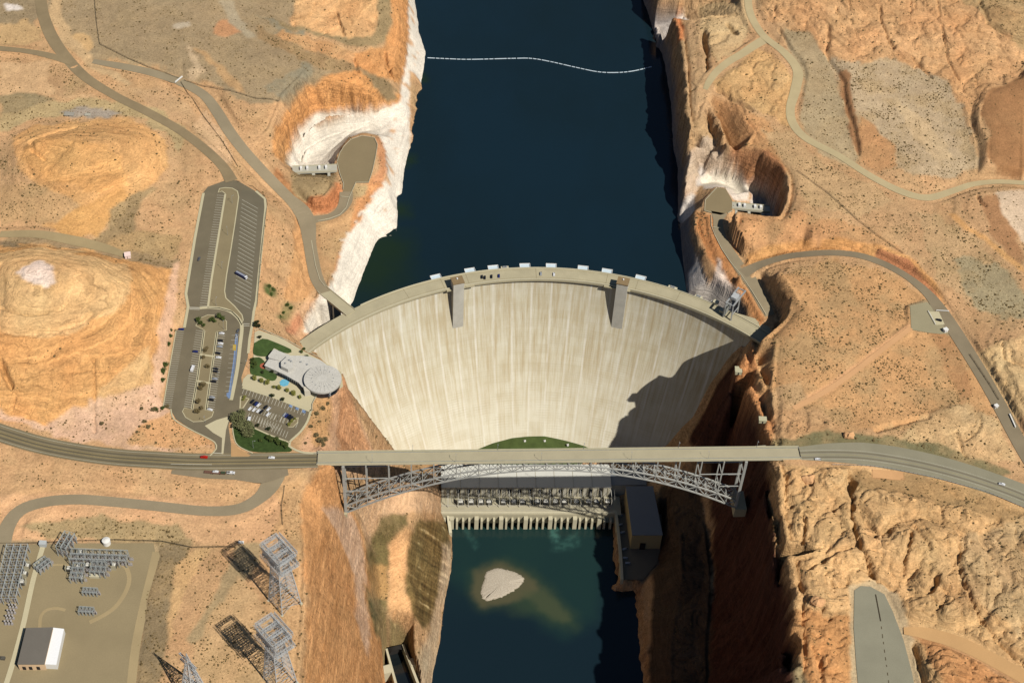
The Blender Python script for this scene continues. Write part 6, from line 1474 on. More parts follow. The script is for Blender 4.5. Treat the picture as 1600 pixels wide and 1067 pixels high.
car(1467, 501, 213.1, 'dark', 160, 'dark vehicle standing on the pale slab at the checkpoint', sc=1.1)
def van(loc, rz, label, L=6.2):
    r_ = root('delivery_van', (0, 0, 0), label, 'van')
    MB().box((-.6, 0, 1.6), (L - 1.6, 2.1, 2.3)).build('cargo_body', M_CAR['white'], r_); MB().box((L / 2 - .9, 0, 1.1), (1.8, 2.0, 1.3), 0, 0, .9).build('cab', M_CAR['white'], r_)
    MB().box((L / 2 - .85, 0, 1.9), (1.2, 1.8, .5), 0, 0, .85).build('windshield', M_GLASS, r_)
    for x in (-L / 3, L / 3):
        for s in (-.95, .95): MB().box((x, s, .4), (.8, .2, .8)).build('wheel', M_TYRE, r_)
    r_.location = loc; r_.rotation_euler = (0, 0, rz); return r_
q = P(240 + 252 / 4.103, 460 + 480 / 4.103, 213); van(q, math.radians(84), 'white camper van left of the planted parking island', 7.5)
q = P(240 + 615 / 4.103, 460 + 806 / 4.103, 213); van(q, math.radians(88), 'white van by the grey green thicket in the small car park', 6)
# coach
q = P(377.5, 432.5, 213); cr_ = root('coach', (0, 0, 0), 'long white and dark blue coach standing across the upper parking bays', 'bus')
MB().box((0, 0, 1.9), (12, 2.6, 2.8)).build('body', M_CAR['blue'], cr_); MB().box((-.5, 0, 3.4), (10.4, 1.5, .3)).build('roof_pod', M_CAR['silver'], cr_); MB().box((5.4, 0, 3.35), (1.8, 2.5, .25)).build('front_roof', M_CAR['white'], cr_)
MB().box((0, 0, 2.3), (11.4, 2.64, .9)).build('windows', M_GLASS, cr_); MB().box((6.02, 0, 1.6), (.1, 2.3, 1.6)).build('windshield', M_CAR['white'], cr_)
for x in (-3.8, 3.8):
    for s in (-1.25, 1.25): MB().box((x, s, .5), (1, .25, 1)).build('wheel', M_TYRE, cr_)
cr_.location = q; cr_.rotation_euler = (0, 0, math.radians(-32))
# tow truck with trailer, and the car carried on it
q = P(361, 739.5, 213); tr = root('pickup_truck', (0, 0, 0), 'white pickup truck pulling a long flat trailer on the highway shoulder', 'truck')
MB().box((0, 0, 1.0), (6.2, 2.1, .8)).build('body', M_CAR['white'], tr); MB().box((.4, 0, 1.7), (2.4, 1.9, .8), 0, 0, .85).build('cab', M_CAR['white'], tr); MB().box((1.3, 0, 1.65), (1, 1.7, .6), 0, 0, .8).build('windshield', M_GLASS, tr)
MB().box((-1.9, 0, 1.42), (2.0, 1.6, .06)).build('truck_bed', M_TXD, tr)
for x in (-2, 2):
    for s in (-1, 1): MB().box((x, s, .45), (.85, .25, .85)).build('wheel', M_TYRE, tr)
tr.location = (q[0], q[1], 213.1); tr.rotation_euler = (0, 0, math.radians(-1))
q2 = P(336, 739, 213); tl = root('flat_trailer', (0, 0, 0), 'long dark flat trailer behind the white pickup on the shoulder', 'trailer')
MB().box((0, 0, .75), (17, 2.4, .3)).build('trailer_bed', mat('trailer_deck', (110, 78, 62), .8), tl); MB().box((10, 0, .7), (4, .3, .25)).build('drawbar', M_TXD, tl)
for x in (-3, -1.6, 4):
    for s in (-1.1, 1.1): MB().box((x, s, .4), (.8, .25, .8)).build('wheel', M_TYRE, tl)
MB().box((6.5, 0, 1.3), (3.4, 2.0, 1.0)).build('tool_box', mat('green_box', (62, 74, 50), .7), tl)
tl.location = (q2[0], q2[1], 213.05); tl.rotation_euler = (0, 0, math.radians(-1))
car(337, 737.5, 214, 'white', 179, 'white car tied down on the long flat trailer', name='carried_car')

# ------------------------------------------------------------------ trees and shrubs
def leaf_mat(name, c1, c2):
    g = G(name); tc = g.n('TexCoord'); a = g.noise(tc.outputs['Object'], 1.4, 3)
    g.l(g.mix(g.maprange(a, .35, .65, 0, 1), lin(c1), lin(c2)), g.b.inputs['Base Color']); g.b.inputs['Roughness'].default_value = .9; g.b.inputs['Specular IOR Level'].default_value = .1; return g.m
LEAF = {'green': leaf_mat('green_leaves', (58, 72, 34), (92, 104, 52)), 'grey green': leaf_mat('grey_green_leaves', (92, 96, 62), (128, 128, 88)), 'yellow green': leaf_mat('yellow_green_leaves', (112, 116, 52), (146, 142, 72)), 'dark': leaf_mat('dark_leaves', (40, 46, 28), (60, 66, 36)), 'brown': leaf_mat('brown_twigs', (104, 92, 62), (132, 116, 80))}
M_BARK = mat('bark', (92, 78, 60), .9, 0, .2, 2)
def crown_mb(r, h, n, leaf, seed):
    rr = random.Random(seed); b = MB(); lobes = [(rr.uniform(-.5, .5) * r, rr.uniform(-.5, .5) * r, rr.uniform(.3, .8) * h, rr.uniform(.45, .7) * r) for _ in range(7)]
    for i in range(n):
        cx, cy, cz, cr = rr.choice(lobes); u = Vector((rr.gauss(0, 1), rr.gauss(0, 1), rr.gauss(0, 1))).normalized() * cr * rr.uniform(.5, 1.05)
        c = Vector((cx + u.x, cy + u.y, max(.25, cz + u.z * .7))); a1 = Vector((rr.gauss(0, 1), rr.gauss(0, 1), rr.gauss(0, .6))).normalized(); a2 = a1.cross(Vector((rr.gauss(0, 1), rr.gauss(0, 1), rr.gauss(0, 1)))).normalized()
        s = leaf * rr.uniform(.6, 1.3); b.add([c - a1 * s, c + a2 * s * .6, c + a1 * s, c - a2 * s * .6], [(0, 1, 2, 3)])
    return b
tp = {}
def tree(px, py, z, r, kind, label, group=None, name='tree', cat='tree', h=None):
    if kind not in tp:
        o = root(name, (0, 0, 0), label, cat)
        b = MB(); b.cyl((0, 0, -.4), .16, 1.5, 6, .1)
        for k in range(4): a_ = k * 1.6; b.beam((0, 0, .8), (.5 * math.cos(a_), .5 * math.sin(a_), 1.5), .07)
        b.build('trunk', M_BARK, o); crown_mb(1.0, 2.0, 420, .17, len(tp)).build('crown', LEAF[kind], o); tp[kind] = o
    else: o = copy_tree(tp[kind])
    q = P(px, py, z); o.name = name; o.location = q; h_ = h or r
    o.rotation_euler = (0, 0, random.uniform(0, 6.28)); o.scale = (r * random.uniform(.9, 1.1), r, h_ * random.uniform(.8, 1.0)); o['label'] = label; o['category'] = cat
    if group: o['group'] = group
    elif 'group' in o: del o['group']
    return o
def T(zx, zy, r, kind, label, group=None, **k): return tree(240 + zx / 4.103, 460 + zy / 4.103, 213.1, r, kind, label, group, **k)
for zx, zy, r in ((287,178,2.6),(305,192,2.4),(322,205,1.8),(378,172,2.6),(395,180,1.8),(425,155,2.8),(448,168,2.2)): T(zx, zy, r, 'green', 'dark green round tree at the planted top end of the parking island', 'green trees at the top of the parking island')
for zx, zy, r in ((106,242,2.2),(102,280,2.6),(96,330,2.6),(75,470,3.0),(62,512,3.4),(60,562,2.4),(60,738,2.0),(10,750,2.6)): T(zx, zy, r, 'green', 'green tree in the strip left of the far left parking row', 'green trees left of the parking')
for zx, zy, r in ((660,190,2.6),(675,214,2.0),(655,205,2.0)): T(zx, zy, r, 'dark', 'dark tree on the slope just above the visitor lawn', 'dark trees above the lawn')
for zx, zy, r in ((520,800,4.6),(560,820,5.0),(545,860,4.6),(600,850,4.6),(590,895,4.8),(625,900,3.8),(615,855,4.0),(570,780,3.6)): T(zx, zy, r, 'grey green', 'large grey green tree in the thicket at the left corner of the small car park', 'grey green trees in the thicket', h=4.0)
for zx, zy, r in ((735,930,2.6),(755,945,2.4),(785,940,2.6),(800,965,2.2),(830,968,2.4),(850,985,2.2),(690,945,1.8)): T(zx, zy, r, 'green', 'green shrub on the planted bank between the small car park and the highway', 'shrubs on the planted bank')
for zx, zy, r in ((645,543,2.3),(690,560,2.3),(730,577,2.4),(770,600,1.7),(808,610,2.3),(855,620,2.0),(895,640,2.6),(940,667,1.8),(650,550,1.5)): T(zx, zy, r, 'yellow green', 'yellow green tree in the row between the small car park and the fountain plaza', 'row of yellow green plaza trees')
for zx, zy, r in ((640,425,2.0),(655,455,2.2),(640,470,1.8),(630,445,1.6)): T(zx, zy, r, 'green', 'green tree on the lower lawn left of the visitor centre', 'green trees on the lower lawn')
for zx, zy, r in ((762,500,2.0),(680,280,1.8),(835,480,1.3),(700,505,1.4)): T(zx, zy, r, 'dark', 'small dark tree standing close to the visitor centre wall or lawn', 'small dark trees by the visitor centre')
for zx, zy, r in ((950,375,1.7),(985,402,1.5),(1020,420,1.3),(965,355,1.6)): T(zx, zy, r, 'green', 'small tree along the path behind the visitor centre roof', 'small trees behind the visitor centre')
for zx, zy, r in ((762,655,1.9),(825,680,1.9),(665,845,1.8),(735,868,2.0)): T(zx, zy, r, 'dark', 'dark round tree standing between bays of the small car park', 'dark trees in the small car park')
for zx, zy, r in ((335,365,2.2),(322,412,2.0),(345,470,2.2),(322,590,2.6),(300,610,2.2),(290,700,2.6),(280,762,2.6),(345,350,1.6),(310,740,2.0)): T(zx, zy, r, 'brown', 'thin leafless shrub on the gravel of the planted parking island', 'bare shrubs on the parking island')
for zx, zy, r in ((888,820,1.8),(870,838,1.8),(905,800,1.2)): T(zx, zy, r, 'yellow green', 'small shrub on the teardrop island in the small car park', 'shrubs on the teardrop island')
for zx, zy, r in ((585,662,1.6),(575,680,1.4)): T(zx, zy, r, 'yellow green', 'small shrub on the corner island at the car park entrance', 'shrubs on the corner island')
def rock_tree(px, py, r, kind, label, group): o = drop(px, py); t_ = tree(px, py, o[2], r, kind, label, group, h=r * .7); return t_
for px, py, r in ((420,449,2.4),(428,455,2.6),(424,462,2.0),(449,478,2.4),(455,483,2.4),(443,490,2.2),(438,496,1.8)): rock_tree(px, py, r, 'green', 'green shrub in a seep on the rock slope above the left abutment', 'green shrubs on the seep slope')
for px, py, r in ((500,690,3.0),(508,688,2.6),(495,682,2.6),(505,697,2.6),(504,640,2.6),(512,632,2.2),(495,648,2.2),(486,668,2.0),(478,693,1.4)): rock_tree(px, py, r, 'brown', 'grey brown shrub on the rocky rim between the car park and the dam', 'shrubs on the rocky rim')
for px, py, r in ((222,640,1.8),(240,642,2.4),(262,636,2.0),(226,660,2.0),(232,668,1.8),(215,676,1.4),(160,663,2.0)): rock_tree(px, py, r, 'brown', 'brown shrub at the foot of the big orange dome above the highway', 'shrubs below the big dome')
# scrub nobody could count
SD = blur(SCRUB, 1) * (SCRUBb > .01); rng = np.random.default_rng(5)
clump = 0.12 + 1.9 * np.clip(fbm(X2 / 26, Y2 / 26, 301, 5, .6) + .18, 0, 1)
def scatter(name, cnt, rmin, rmax, m, seed, vis=(-20, 1620, -20, 1090), power=1.0):
    rng = np.random.default_rng(seed); xs = rng.uniform(-600, 560, cnt); ys = rng.uniform(-240, 780, cnt)
    i = np.clip(np.searchsorted(XS, xs), 1, NX - 2); j = np.clip(np.searchsorted(YS, ys), 1, NY - 2)
    ok = rng.random(cnt) < np.clip(SD[j, i] ** power * clump[j, i], 0, 1); ok &= ((sl2[j, i] < 1.1) | ((sl2[j, i] < 3.5) & (LW[j, i] > .3) & (SCRUB[j, i] > .3))) & ~WH[j, i]
    u, v = proj(VX[j, i], VY[j, i], VZ[j, i]); ok &= (u > vis[0]) & (u < vis[1]) & (v > vis[2]) & (v < vis[3])
    j, i = j[ok], i[ok]; n = len(i); r = rng.uniform(rmin, rmax, n) * rng.choice([.7, 1, 1, 1.35], n)
    c = np.stack([VX[j, i], VY[j, i], VZ[j, i]], -1) + np.stack([rng.uniform(-.6, .6, n), rng.uniform(-.6, .6, n), np.zeros(n)], -1)
    K = 5; ang = rng.uniform(0, 6.28, n)[:, None] + np.arange(K)[None] * 2 * PI / K; rad = r[:, None] * rng.uniform(.7, 1.2, (n, K))
    ring = np.stack([c[:, 0:1] + rad * np.cos(ang), c[:, 1:2] + rad * np.sin(ang), c[:, 2:3] + rng.uniform(-.1, .35, (n, K)) * r[:, None]], -1)
    rad2 = rad * .62; ring2 = np.stack([c[:, 0:1] + rad2 * np.cos(ang + .5), c[:, 1:2] + rad2 * np.sin(ang + .5), c[:, 2:3] + r[:, None] * rng.uniform(.55, .95, (n, K))], -1)
    top = c[:, None, :] + np.stack([0 * r, 0 * r, r * 1.0], -1)[:, None, :]
    V_ = np.concatenate([ring, ring2, top], 1).reshape(-1, 3); o = (np.arange(n) * (2 * K + 1))[:, None]; tri = []
    for k in range(K):
        k2 = (k + 1) % K
        for t in ((k, k2, K + k), (k2, K + k2, K + k), (K + k, K + k2, 2 * K)): tri.append(o + np.array(t)[None])
    T_ = np.concatenate(tri, 0); me = bpy.data.meshes.new(name); me.vertices.add(len(V_)); me.vertices.foreach_set('co', V_.astype(np.float32).ravel())
    me.loops.add(T_.size); me.loops.foreach_set('vertex_index', T_.ravel().astype(np.int32)); me.polygons.add(len(T_)); me.polygons.foreach_set('loop_start', np.arange(0, T_.size, 3, dtype=np.int32)); me.update(calc_edges=True)
    me.materials.append(m); o_ = bpy.data.objects.new(name, me); COL.objects.link(o_); return o_, n
m1 = leaf_mat('scrub_leaves', (112, 94, 60), (140, 118, 78)); m2 = leaf_mat('blackbrush', (90, 76, 50), (116, 98, 64))
for args in (('desert_scrub', 330000, .28, .6, m1, 11), ('desert_scrub', 80000, .55, .95, m2, 12)):
    o_, n_ = scatter(*args); tag(o_, 'countless small olive brown desert bushes dotted over the sand and rock', 'desert scrub', kind='stuff'); print('scrub', n_)

# ------------------------------------------------------------------ boulders
M_BOULDER = surf_mat('boulder_rock', (222, 172, 122), .12, .3)
def boulder(px, py, r, label):
    q = drop(px, py); rr = random.Random(px); bm = MB(); n1, n2 = 7, 10; vs = []
    for i in range(n1 + 1):
        t = PI * i / n1
        for k in range(n2):
            a_ = 2 * PI * k / n2; f_ = r * (1 + .22 * math.sin(3 * a_ + px) * math.sin(2 * t) + rr.uniform(-.09, .09))
            vs.append((q[0] + f_ * math.sin(t) * math.cos(a_) * 1.15, q[1] + f_ * math.sin(t) * math.sin(a_) * .85, q[2] + r * .35 + f_ * .8 * math.cos(t)))
    bm.add(vs, [(i * n2 + k, (i + 1) * n2 + k, (i + 1) * n2 + (k + 1) % n2, i * n2 + (k + 1) % n2) for i in range(n1) for k in range(n2)])
    return tag(bm.build('boulder', M_BOULDER), label, 'boulder')
boulder(1326, 682, 4.0, 'lone orange boulder on the green verge above the right highway')
boulder(1277, 942, 5.0, 'round pale knob of rock left of the big grey pad')
boulder(1262, 752, 5.5, 'round sandstone knob on the point below the right bridge end')
# ------------------------------------------------------------------ lattice towers
def lattice_tower(loc, hgt, base, waist, armL, armW, rz, label):
    r_ = root('transmission_tower', (0, 0, 0), label, 'pylon'); zs = [0, .13, .25, .36, .46, .55, .63, .71, .78]; hw = [base / 2 + (waist / 2 - base / 2) * (z / .78) for z in zs]
    cs = [(-1, -1), (1, -1), (1, 1), (-1, 1)]
    for c in cs: MB().beam((c[0] * base / 2, c[1] * base / 2, -1), (c[0] * waist / 2, c[1] * waist / 2, hgt * .78), .6).build('leg', M_LATT, r_)
    b = MB()
    for k in range(len(zs) - 1):
        z0, z1 = zs[k] * hgt, zs[k + 1] * hgt; a0, a1 = hw[k], hw[k + 1]
        for i in range(4):
            c, d_ = cs[i], cs[(i + 1) % 4]; p0 = (c[0] * a0, c[1] * a0, z0); p1 = (d_[0] * a0, d_[1] * a0, z0); q0 = (c[0] * a1, c[1] * a1, z1); q1 = (d_[0] * a1, d_[1] * a1, z1)
            b.beam(p0, q1, .2); b.beam(p1, q0, .2); b.beam(q0, q1, .22)
            mp = tuple((np.array(p0) + np.array(q1)) / 2); b.beam(mp, tuple((np.array(p0) + np.array(q0)) / 2), .2); b.beam(mp, tuple((np.array(p1) + np.array(q1)) / 2), .2)
    b.build('bracing', M_LATT, r_)
    def truss(b, p, q, s, n):
        p = np.array(p, float); q = np.array(q, float); d_ = (q - p) / np.linalg.norm(q - p); a = np.cross(d_, [0, 0, 1.0]); a /= np.linalg.norm(a) + 1e-9; u = np.array([0, 0, 1.0])
        off = [a * s + u * s, -a * s + u * s, -a * s - u * s, a * s - u * s]
        for o in off: b.beam(p + o, q + o, .3)
        for k in range(n):
            e0, e1 = p + (q - p) * k / n, p + (q - p) * (k + 1) / n
            for i in range(4): b.beam(e0 + off[i], e1 + off[(i + 1) % 4], .2)
    zt = hgt * .78
    if armL:
        for sy in (-1, 1):
            for zl_, L_ in ((hgt * .8, armL), (hgt, armL * .92)):
                b = MB(); truss(b, (-L_ / 2, sy * armW / 2, zl_), (L_ / 2, sy * armW / 2, zl_), 1.5, 15); b.build('cross_arm', M_LATT, r_)
        for sx_ in (-1, -.33, .33, 1):
            for za in (hgt * .8, hgt): b = MB(); truss(b, (sx_ * armL / 2 * .92, -armW / 2, za), (sx_ * armL / 2 * .92, armW / 2, za), .9, 7); b.build('tie_truss', M_LATT, r_)
        b = MB()
        for sy in (-1, 1):
            for k in range(9):
                x = -armL / 2 * .9 + armL * .9 * k / 8; b.beam((x, sy * armW / 2, hgt * .8), (x, sy * armW / 2, hgt), .3)
                if k < 8: x2 = x + armL * .9 / 8; b.beam((x, sy * armW / 2, hgt * .8), (x2, sy * armW / 2, hgt), .22); b.beam((x2, sy * armW / 2, hgt * .8), (x, sy * armW / 2, hgt), .22)
        for c in cs: b.beam((c[0] * waist / 2, c[1] * waist / 2, zt), (c[0] * waist * .6, c[1] * armW / 2, hgt), .4)
        for zq in (hgt * .8, hgt):
            for k in range(8):
                x = -armL / 2 * .9 + armL * .9 * k / 8; x2 = x + armL * .9 / 8; b.beam((x, -armW / 2, zq), (x2, armW / 2, zq), .16); b.beam((x2, -armW / 2, zq), (x, armW / 2, zq), .16)
        b.build('head_frame', M_LATT, r_)
        for sx_ in (-.47, -.16, .16, .47):
            b = MB()
            for k in range(5): b.cyl((sx_ * armL, armW / 2 + .6, hgt * .8 - 1.0 - k * .5), .3, .25, 6)
            b.build('insulator_string', M_TX, r_)
    else:
        b = MB()
        for c in cs: b.beam((c[0] * waist / 2, c[1] * waist / 2, zt), (0, 0, hgt), .4)
        for zz_ in (.72, .84): truss(b, (-9, 0, hgt * zz_), (9, 0, hgt * zz_), .5, 8)
        b.build('peak', M_LATT, r_)
    for c in cs: MB().box((c[0] * base / 2, c[1] * base / 2, -.6), (1.8, 1.8, 1.8)).build('footing', M_CREST2, r_)
    r_.location = loc; r_.rotation_euler = (0, 0, rz); return r_
q = drop(445, 940); lattice_tower((q[0], q[1], q[2]), 66, 17, 9, 24, 14, math.radians(-46), 'upper big steel lattice pylon with a square double cross arm head')
q = drop(438, 1064); lattice_tower((q[0], q[1], q[2]), 66, 17, 9, 24, 14, math.radians(-46), 'lower big steel lattice pylon with square double cross arm head, at the bottom edge')
q = P(306, 1090, 204); lattice_tower((q[0], q[1], q[2]), 58, 16, 3, 0, 0, math.radians(-40), 'slim pointed lattice pylon at the bottom edge beside the electrical yard')

# ------------------------------------------------------------------ switchyard
M_SW = mat('switchgear_steel', (184, 190, 186), .6, .2, .1, .6); M_INS = mat('insulator_grey', (178, 172, 168), .6, 0, .1, 1)
def rack(org, ux, nx, ny, sx_, sy_, hgt, label, rz_px):
    """bays of steel frames; ux: direction (ground radians)"""
    r_ = root('switchyard_rack', org, label, 'switchyard'); d_ = np.array([math.cos(ux), math.sin(ux)]); n_ = np.array([-d_[1], d_[0]])
    def W(i, j, z): q = np.array(org[:2]) + d_ * i * sx_ + n_ * j * sy_; return (float(q[0]), float(q[1]), org[2] + z)
    for i in range(nx):
        for j in range(ny):
            b = MB()
            for e in (-.4, .4): b.beam(W(i + e / sx_, j, 0), W(i + e / sx_ * .5, j, hgt), .22)
            for k in range(5): z0 = hgt * k / 5; b.beam(W(i - .4 / sx_, j, z0), W(i + .4 / sx_, j, z0 + hgt / 5), .14)
            b.build('column', M_SW, r_)
    for j in range(ny):
        b = MB(); b.beam(W(0, j, hgt), W(nx - 1, j, hgt), .22); b.beam(W(0, j, hgt - 1), W(nx - 1, j, hgt - 1), .18)
        for i in range((nx - 1) * 4): b.beam(W(i / 4, j, hgt - 1), W(i / 4 + .25, j, hgt), .14)
        b.build('beam', M_SW, r_)
    for i in range(nx):
        if ny < 2: break
        b = MB(); b.beam(W(i, 0, hgt * .72), W(i, ny - 1, hgt * .72), .2); b.beam(W(i, 0, hgt), W(i, ny - 1, hgt), .18)
        for k in (.25, .5, .75): b.beam(W(i + k if i < nx - 1 else i, 0, hgt * .86), W(i + k if i < nx - 1 else i, ny - 1, hgt * .86), .09)
        b.build('bus_bar', M_SW, r_)
    for j in range(ny - 1):
        for k in (.33, .66):
            b = MB(); b.beam(W(-.3, j + k, hgt * .62), W(nx - .7, j + k, hgt * .62), .16)
            for i in range(nx * 3 - 2): b.beam(W(i / 3, j + k, hgt * .3), W(i / 3, j + k, hgt * .62), .2)
            b.build('switch_row', M_INS, r_)
    for i in range(nx):
        for j in range(max(1, ny - 1)):
            b = MB()
            for k in range(3):
                q = W(i + .25 + .2 * k, j + .5, 0); b.box((q[0], q[1], q[2] + 1.2), (.9, .9, 2.4)); b.cyl((q[0], q[1], q[2] + 2.4), .25, 2.2, 6, .15)
            b.build('breaker', M_INS, r_)
    return r_
ydir = math.atan2(P(52,905,203)[1] - P(34,985,203)[1], P(52,905,203)[0] - P(34,985,203)[0])
rack(P(29,944,203), ydir, 8, 4, 6.6, 5.2, 11, 'dense grey steel switch rack at the far left edge of the electrical yard', 0)
rack(P(111,884,203), 0.03, 9, 3, 5.2, 4.6, 10, 'long grey steel switch rack with bus bars in the middle of the electrical yard', 0)
rack(P(107,872,203), 1.35, 4, 3, 4.8, 4, 13, 'tall narrow steel rack at the upper left corner of the long switch rack', 0)
rack(P(111,911,203), 0.03, 3, 4, 4.2, 4.4, 8, 'lower stub of the switch rack beside two white tanks', 0)
rack(P(142,902,203), 0.0, 4, 3, 3.6, 4.6, 8.5, 'short steel rack hanging below the right part of the long switch rack', 0)
rack(P(130,931,203), 0.0, 5, 2, 2.6, 4, 6, 'upper small free standing steel frame on the open yard', 0)
rack(P(124,961,203), 0.0, 5, 2, 2.6, 4, 6, 'lower small free standing steel frame on the open yard', 0)
rack(P(64,898,203), .9, 4, 3, 3.4, 3.6, 7, 'small frame of dark bars just right of the pale yard road', 0)
tag(MB().box((P(148,901,203)[0], P(148,901,203)[1], 204), (7, 2.6, 2)).box((P(148,901,203)[0], P(148,901,203)[1], 205.1), (7.3, 2.9, .2)).build('relay_cabinet', M_CREST2), 'low pale cabinet below the short steel rack', 'cabinet')
for px, py, lb in ((127,866,'white transformer above the left part of the long switch rack'),(109,891,'white transformer at the left end of the long switch rack'),(124,887,'white transformer under the long switch rack, second from the left'),(138,886,'white transformer under the middle of the long switch rack'),(179,886,'white transformer at the right end of the long switch rack'),(128,906,'white transformer below the lower stub rack'),(44,887,'upper of three white transformers beside the far left rack'),(40,899,'middle of three white transformers beside the far left rack'),(36,912,'lower of three white transformers beside the far left rack')):
    q = P(px, py, 203); t_ = transformer((q[0], q[1], 203), lb, random.choice((0, 1.57))); t_['group'] = 'white transformers in the electrical yard'; del t_['group']; t_.scale = (.75, .75, .9)
for k in range(12):
    q = P(26 - (k % 4) * 1.9 - (k // 4) * .0 + (k % 3) * -2.0 + 0, 951 + (k // 3) * 8, 203)
    q = P(26 - 5 * (k % 3) - 2.2 * (k // 3), 950 + (k // 3) * 8.5, 203); b = MB(); b.box((q[0], q[1], 204), (1.3, 1.3, 2)); b.cyl((q[0], q[1], 205), .4, 2.8, 6, .25); b.cyl((q[0], q[1], 207.8), .7, .4, 8)
    tag(b.build('voltage_regulator', M_INS), 'one of the small white capped bushings in the grid below the far left rack', 'bushing', 'grid of white capped bushings')
q = P(167,849,203); r_ = root('water_tank', q, 'round white tank alone at the top of the electrical yard', 'tank'); MB().cyl(q, 3.0, 4.5, 20).build('tank_wall', M_WHITE, r_); MB().cyl((q[0], q[1], q[2] + 4.5), 3.1, .8, 20, .6).build('tank_roof', M_WHITE, r_)
q = P(68,852,203); tag(MB().box((q[0], q[1], 205), (5, 3.4, 3.6)).box((q[0], q[1], 207), (5.4, 3.8, .3)).build('gate_hut', mat('hut_grey', (188, 192, 190))), 'small grey hut at the top end of the pale yard road', 'hut')
q = P(5,1029,203); tag(MB().box((q[0], q[1], 204), (3, 2.2, 2)).cyl((q[0], q[1], 205), .6, .6, 8).build('utility_box', M_TXD), 'small black box at the left edge beside the warehouse', 'utility box')
for pts_, wd_ in (([(190,880),(198,888),(202,905),(196,925),(180,948),(160,962),(140,972)], 1.6), ([(120,858),(150,858),(180,868),(192,880)], 1.0), ([(62,980),(64,962),(74,952),(90,950),(102,953)], 1.2), ([(110,883),(90,882),(70,884)], .7), ([(245,862),(236,900),(224,950),(212,1010),(204,1080)], 3.2)):
    tag(ribbon_mb(MB(), resample(PZ(pts_, 203.04), 3), wd_).build('dust_track', surf_mat('pale_dust', (176, 156, 116), .08)), kind='structure')
# warehouse
wh = root('warehouse', P(60,1010,203), 'warehouse with a dark grey roof and a bright white lean to roof in the yard', 'building')
R4 = PZ([(41,981),(82.5,980),(69,1037),(27.5,1037)], 211); W4 = PZ([(82.5,980),(100,982),(88,1038),(69,1037)], 209)
MB().prism([q[:2] for q in R4], 203, 210.6).build('wall', surf_mat('tan_siding', (226, 194, 154)), wh); c4 = np.mean([q[:2] for q in R4], axis=0)
MB().prism([tuple(c4 + (np.array(q[:2]) - c4) * 1.015) for q in R4], 210.6, 211.2).build('grey_roof', surf_mat('grey_roofing', (118, 112, 102), .08), wh)
MB().prism([q[:2] for q in W4], 203, 208.6).build('lean_to_wall', M_WHITE, wh); MB().prism([q[:2] for q in W4], 208.7, 209.1).build('white_roof', mat('white_roofing', (250, 250, 248), .6), wh)
for px in (36, 46, 58): q = P(px, 1037.5, 211); MB().box((q[0], q[1] - .1, 206), (2.2, .35, 3.6)).build('door', M_DARK, wh)
# small buildings about the site
def hut(px, py, z, dx, dy, h, rz, m, label, name='hut', cat='hut'):
    q = P(px, py, z + h); r_ = root(name, (q[0], q[1], z), label, cat); MB().box((q[0], q[1], z + h / 2 - .15), (dx, dy, h - .3), rz).build('wall', m, r_); MB().box((q[0], q[1], z + h), (dx + .6, dy + .6, .3), rz).build('roof', m, r_)
    MB().box((q[0] - math.sin(-rz) * 0, q[1] - dy / 2 - .02, z + h * .38), (1.1, .12, h * .7)).build('door', M_DARK, r_); return r_
M_HUT = surf_mat('hut_concrete', (196, 190, 156), .05, .3)
hut(1154, 577, hz_at(*P(1156, 580, 190)[:2]) - .6, 5.5, 6.5, 3.6, 0, M_HUT, 'pale flat box building on the rock ledge at the right end of the dam'); hut(1192, 654, drop(1194, 658)[2], 6, 4.5, 3.5, 0, M_HUT, 'small pale flat box building on the canyon rim above the right bridge end')
hut(199, 397, 215, 5, 5, 3.5, .3, mat('pink_wall', (248, 222, 210)), 'small pinkish white hut at the end of the dirt track above the big dome')
hut(1478, 514, 213, 3.5, 3, 3, .5, M_WHITE, 'small white guard booth beside the checkpoint road', 'guard_booth', 'guard booth')
hut(108, 178, 217, 9, 5, 2, 0, surf_mat('grey_slab', (168, 162, 148)), 'larger low grey block behind the upper left dome', 'low_block', 'block'); hut(137, 179, 217, 5, 3.5, 1.6, 0, surf_mat('grey_slab_pale', (186, 180, 162)), 'smaller low pale block behind the upper left dome', 'low_block', 'block')
hut(1557, 633, 213, 3, 2.4, 2.6, .5, M_WHITE, 'small white booth at the side road junction on the right', 'guard_booth', 'guard booth')
def barrier(p, q, z, label, w=.35):
    a, c = P(*p, z), P(*q, z); r_ = root('road_gate', a, label, 'gate'); MB().beam((a[0], a[1], z + 1.1), (c[0], c[1], z + 1.1), w).build('bar', M_WHITE, r_); MB().box((a[0], a[1], z + .6), (.5, .5, 1.2)).build('post', M_WHITE, r_); MB().box((c[0], c[1], z + .6), (.5, .5, 1.2)).build('post', M_WHITE, r_)
barrier((274,130), (285,121), 214, 'white barrier gate across the access road at the top left', 1.0); barrier((1463,486), (1482,487), 213, 'white barrier across the checkpoint road', .5); barrier((1577,648), (1586,668), 213, 'white slanting barrier beside the right side road', .9); barrier((1450,487), (1461,507), 213, 'white edge barrier of the checkpoint slab', .4)
q = P(377, 848.5, 206); tag(MB().box((q[0], q[1], 207), (4, 1.2, 2)).box((q[0], q[1], 208.1), (4.2, 1.4, .2)).build('equipment_box', M_WHITE), 'small white box by the track above the upper pylon', 'box')
q = P(539, 806, 146); tag(MB().prism([P(533,802,146)[:2], P(544,800,146)[:2], P(541,818,140)[:2], P(538,820,140)[:2]], 128, 147).build('arch_footing', surf_mat('footing_concrete', (232, 212, 172))), 'pale pointed concrete footing under the left end of the bridge arch', 'footing')
sheet('concrete_pad', PZ([(1363,733),(1410,737),(1413,751),(1363,746)], 213), 213.2, surf_mat('orange_slab', (220, 170, 118)))
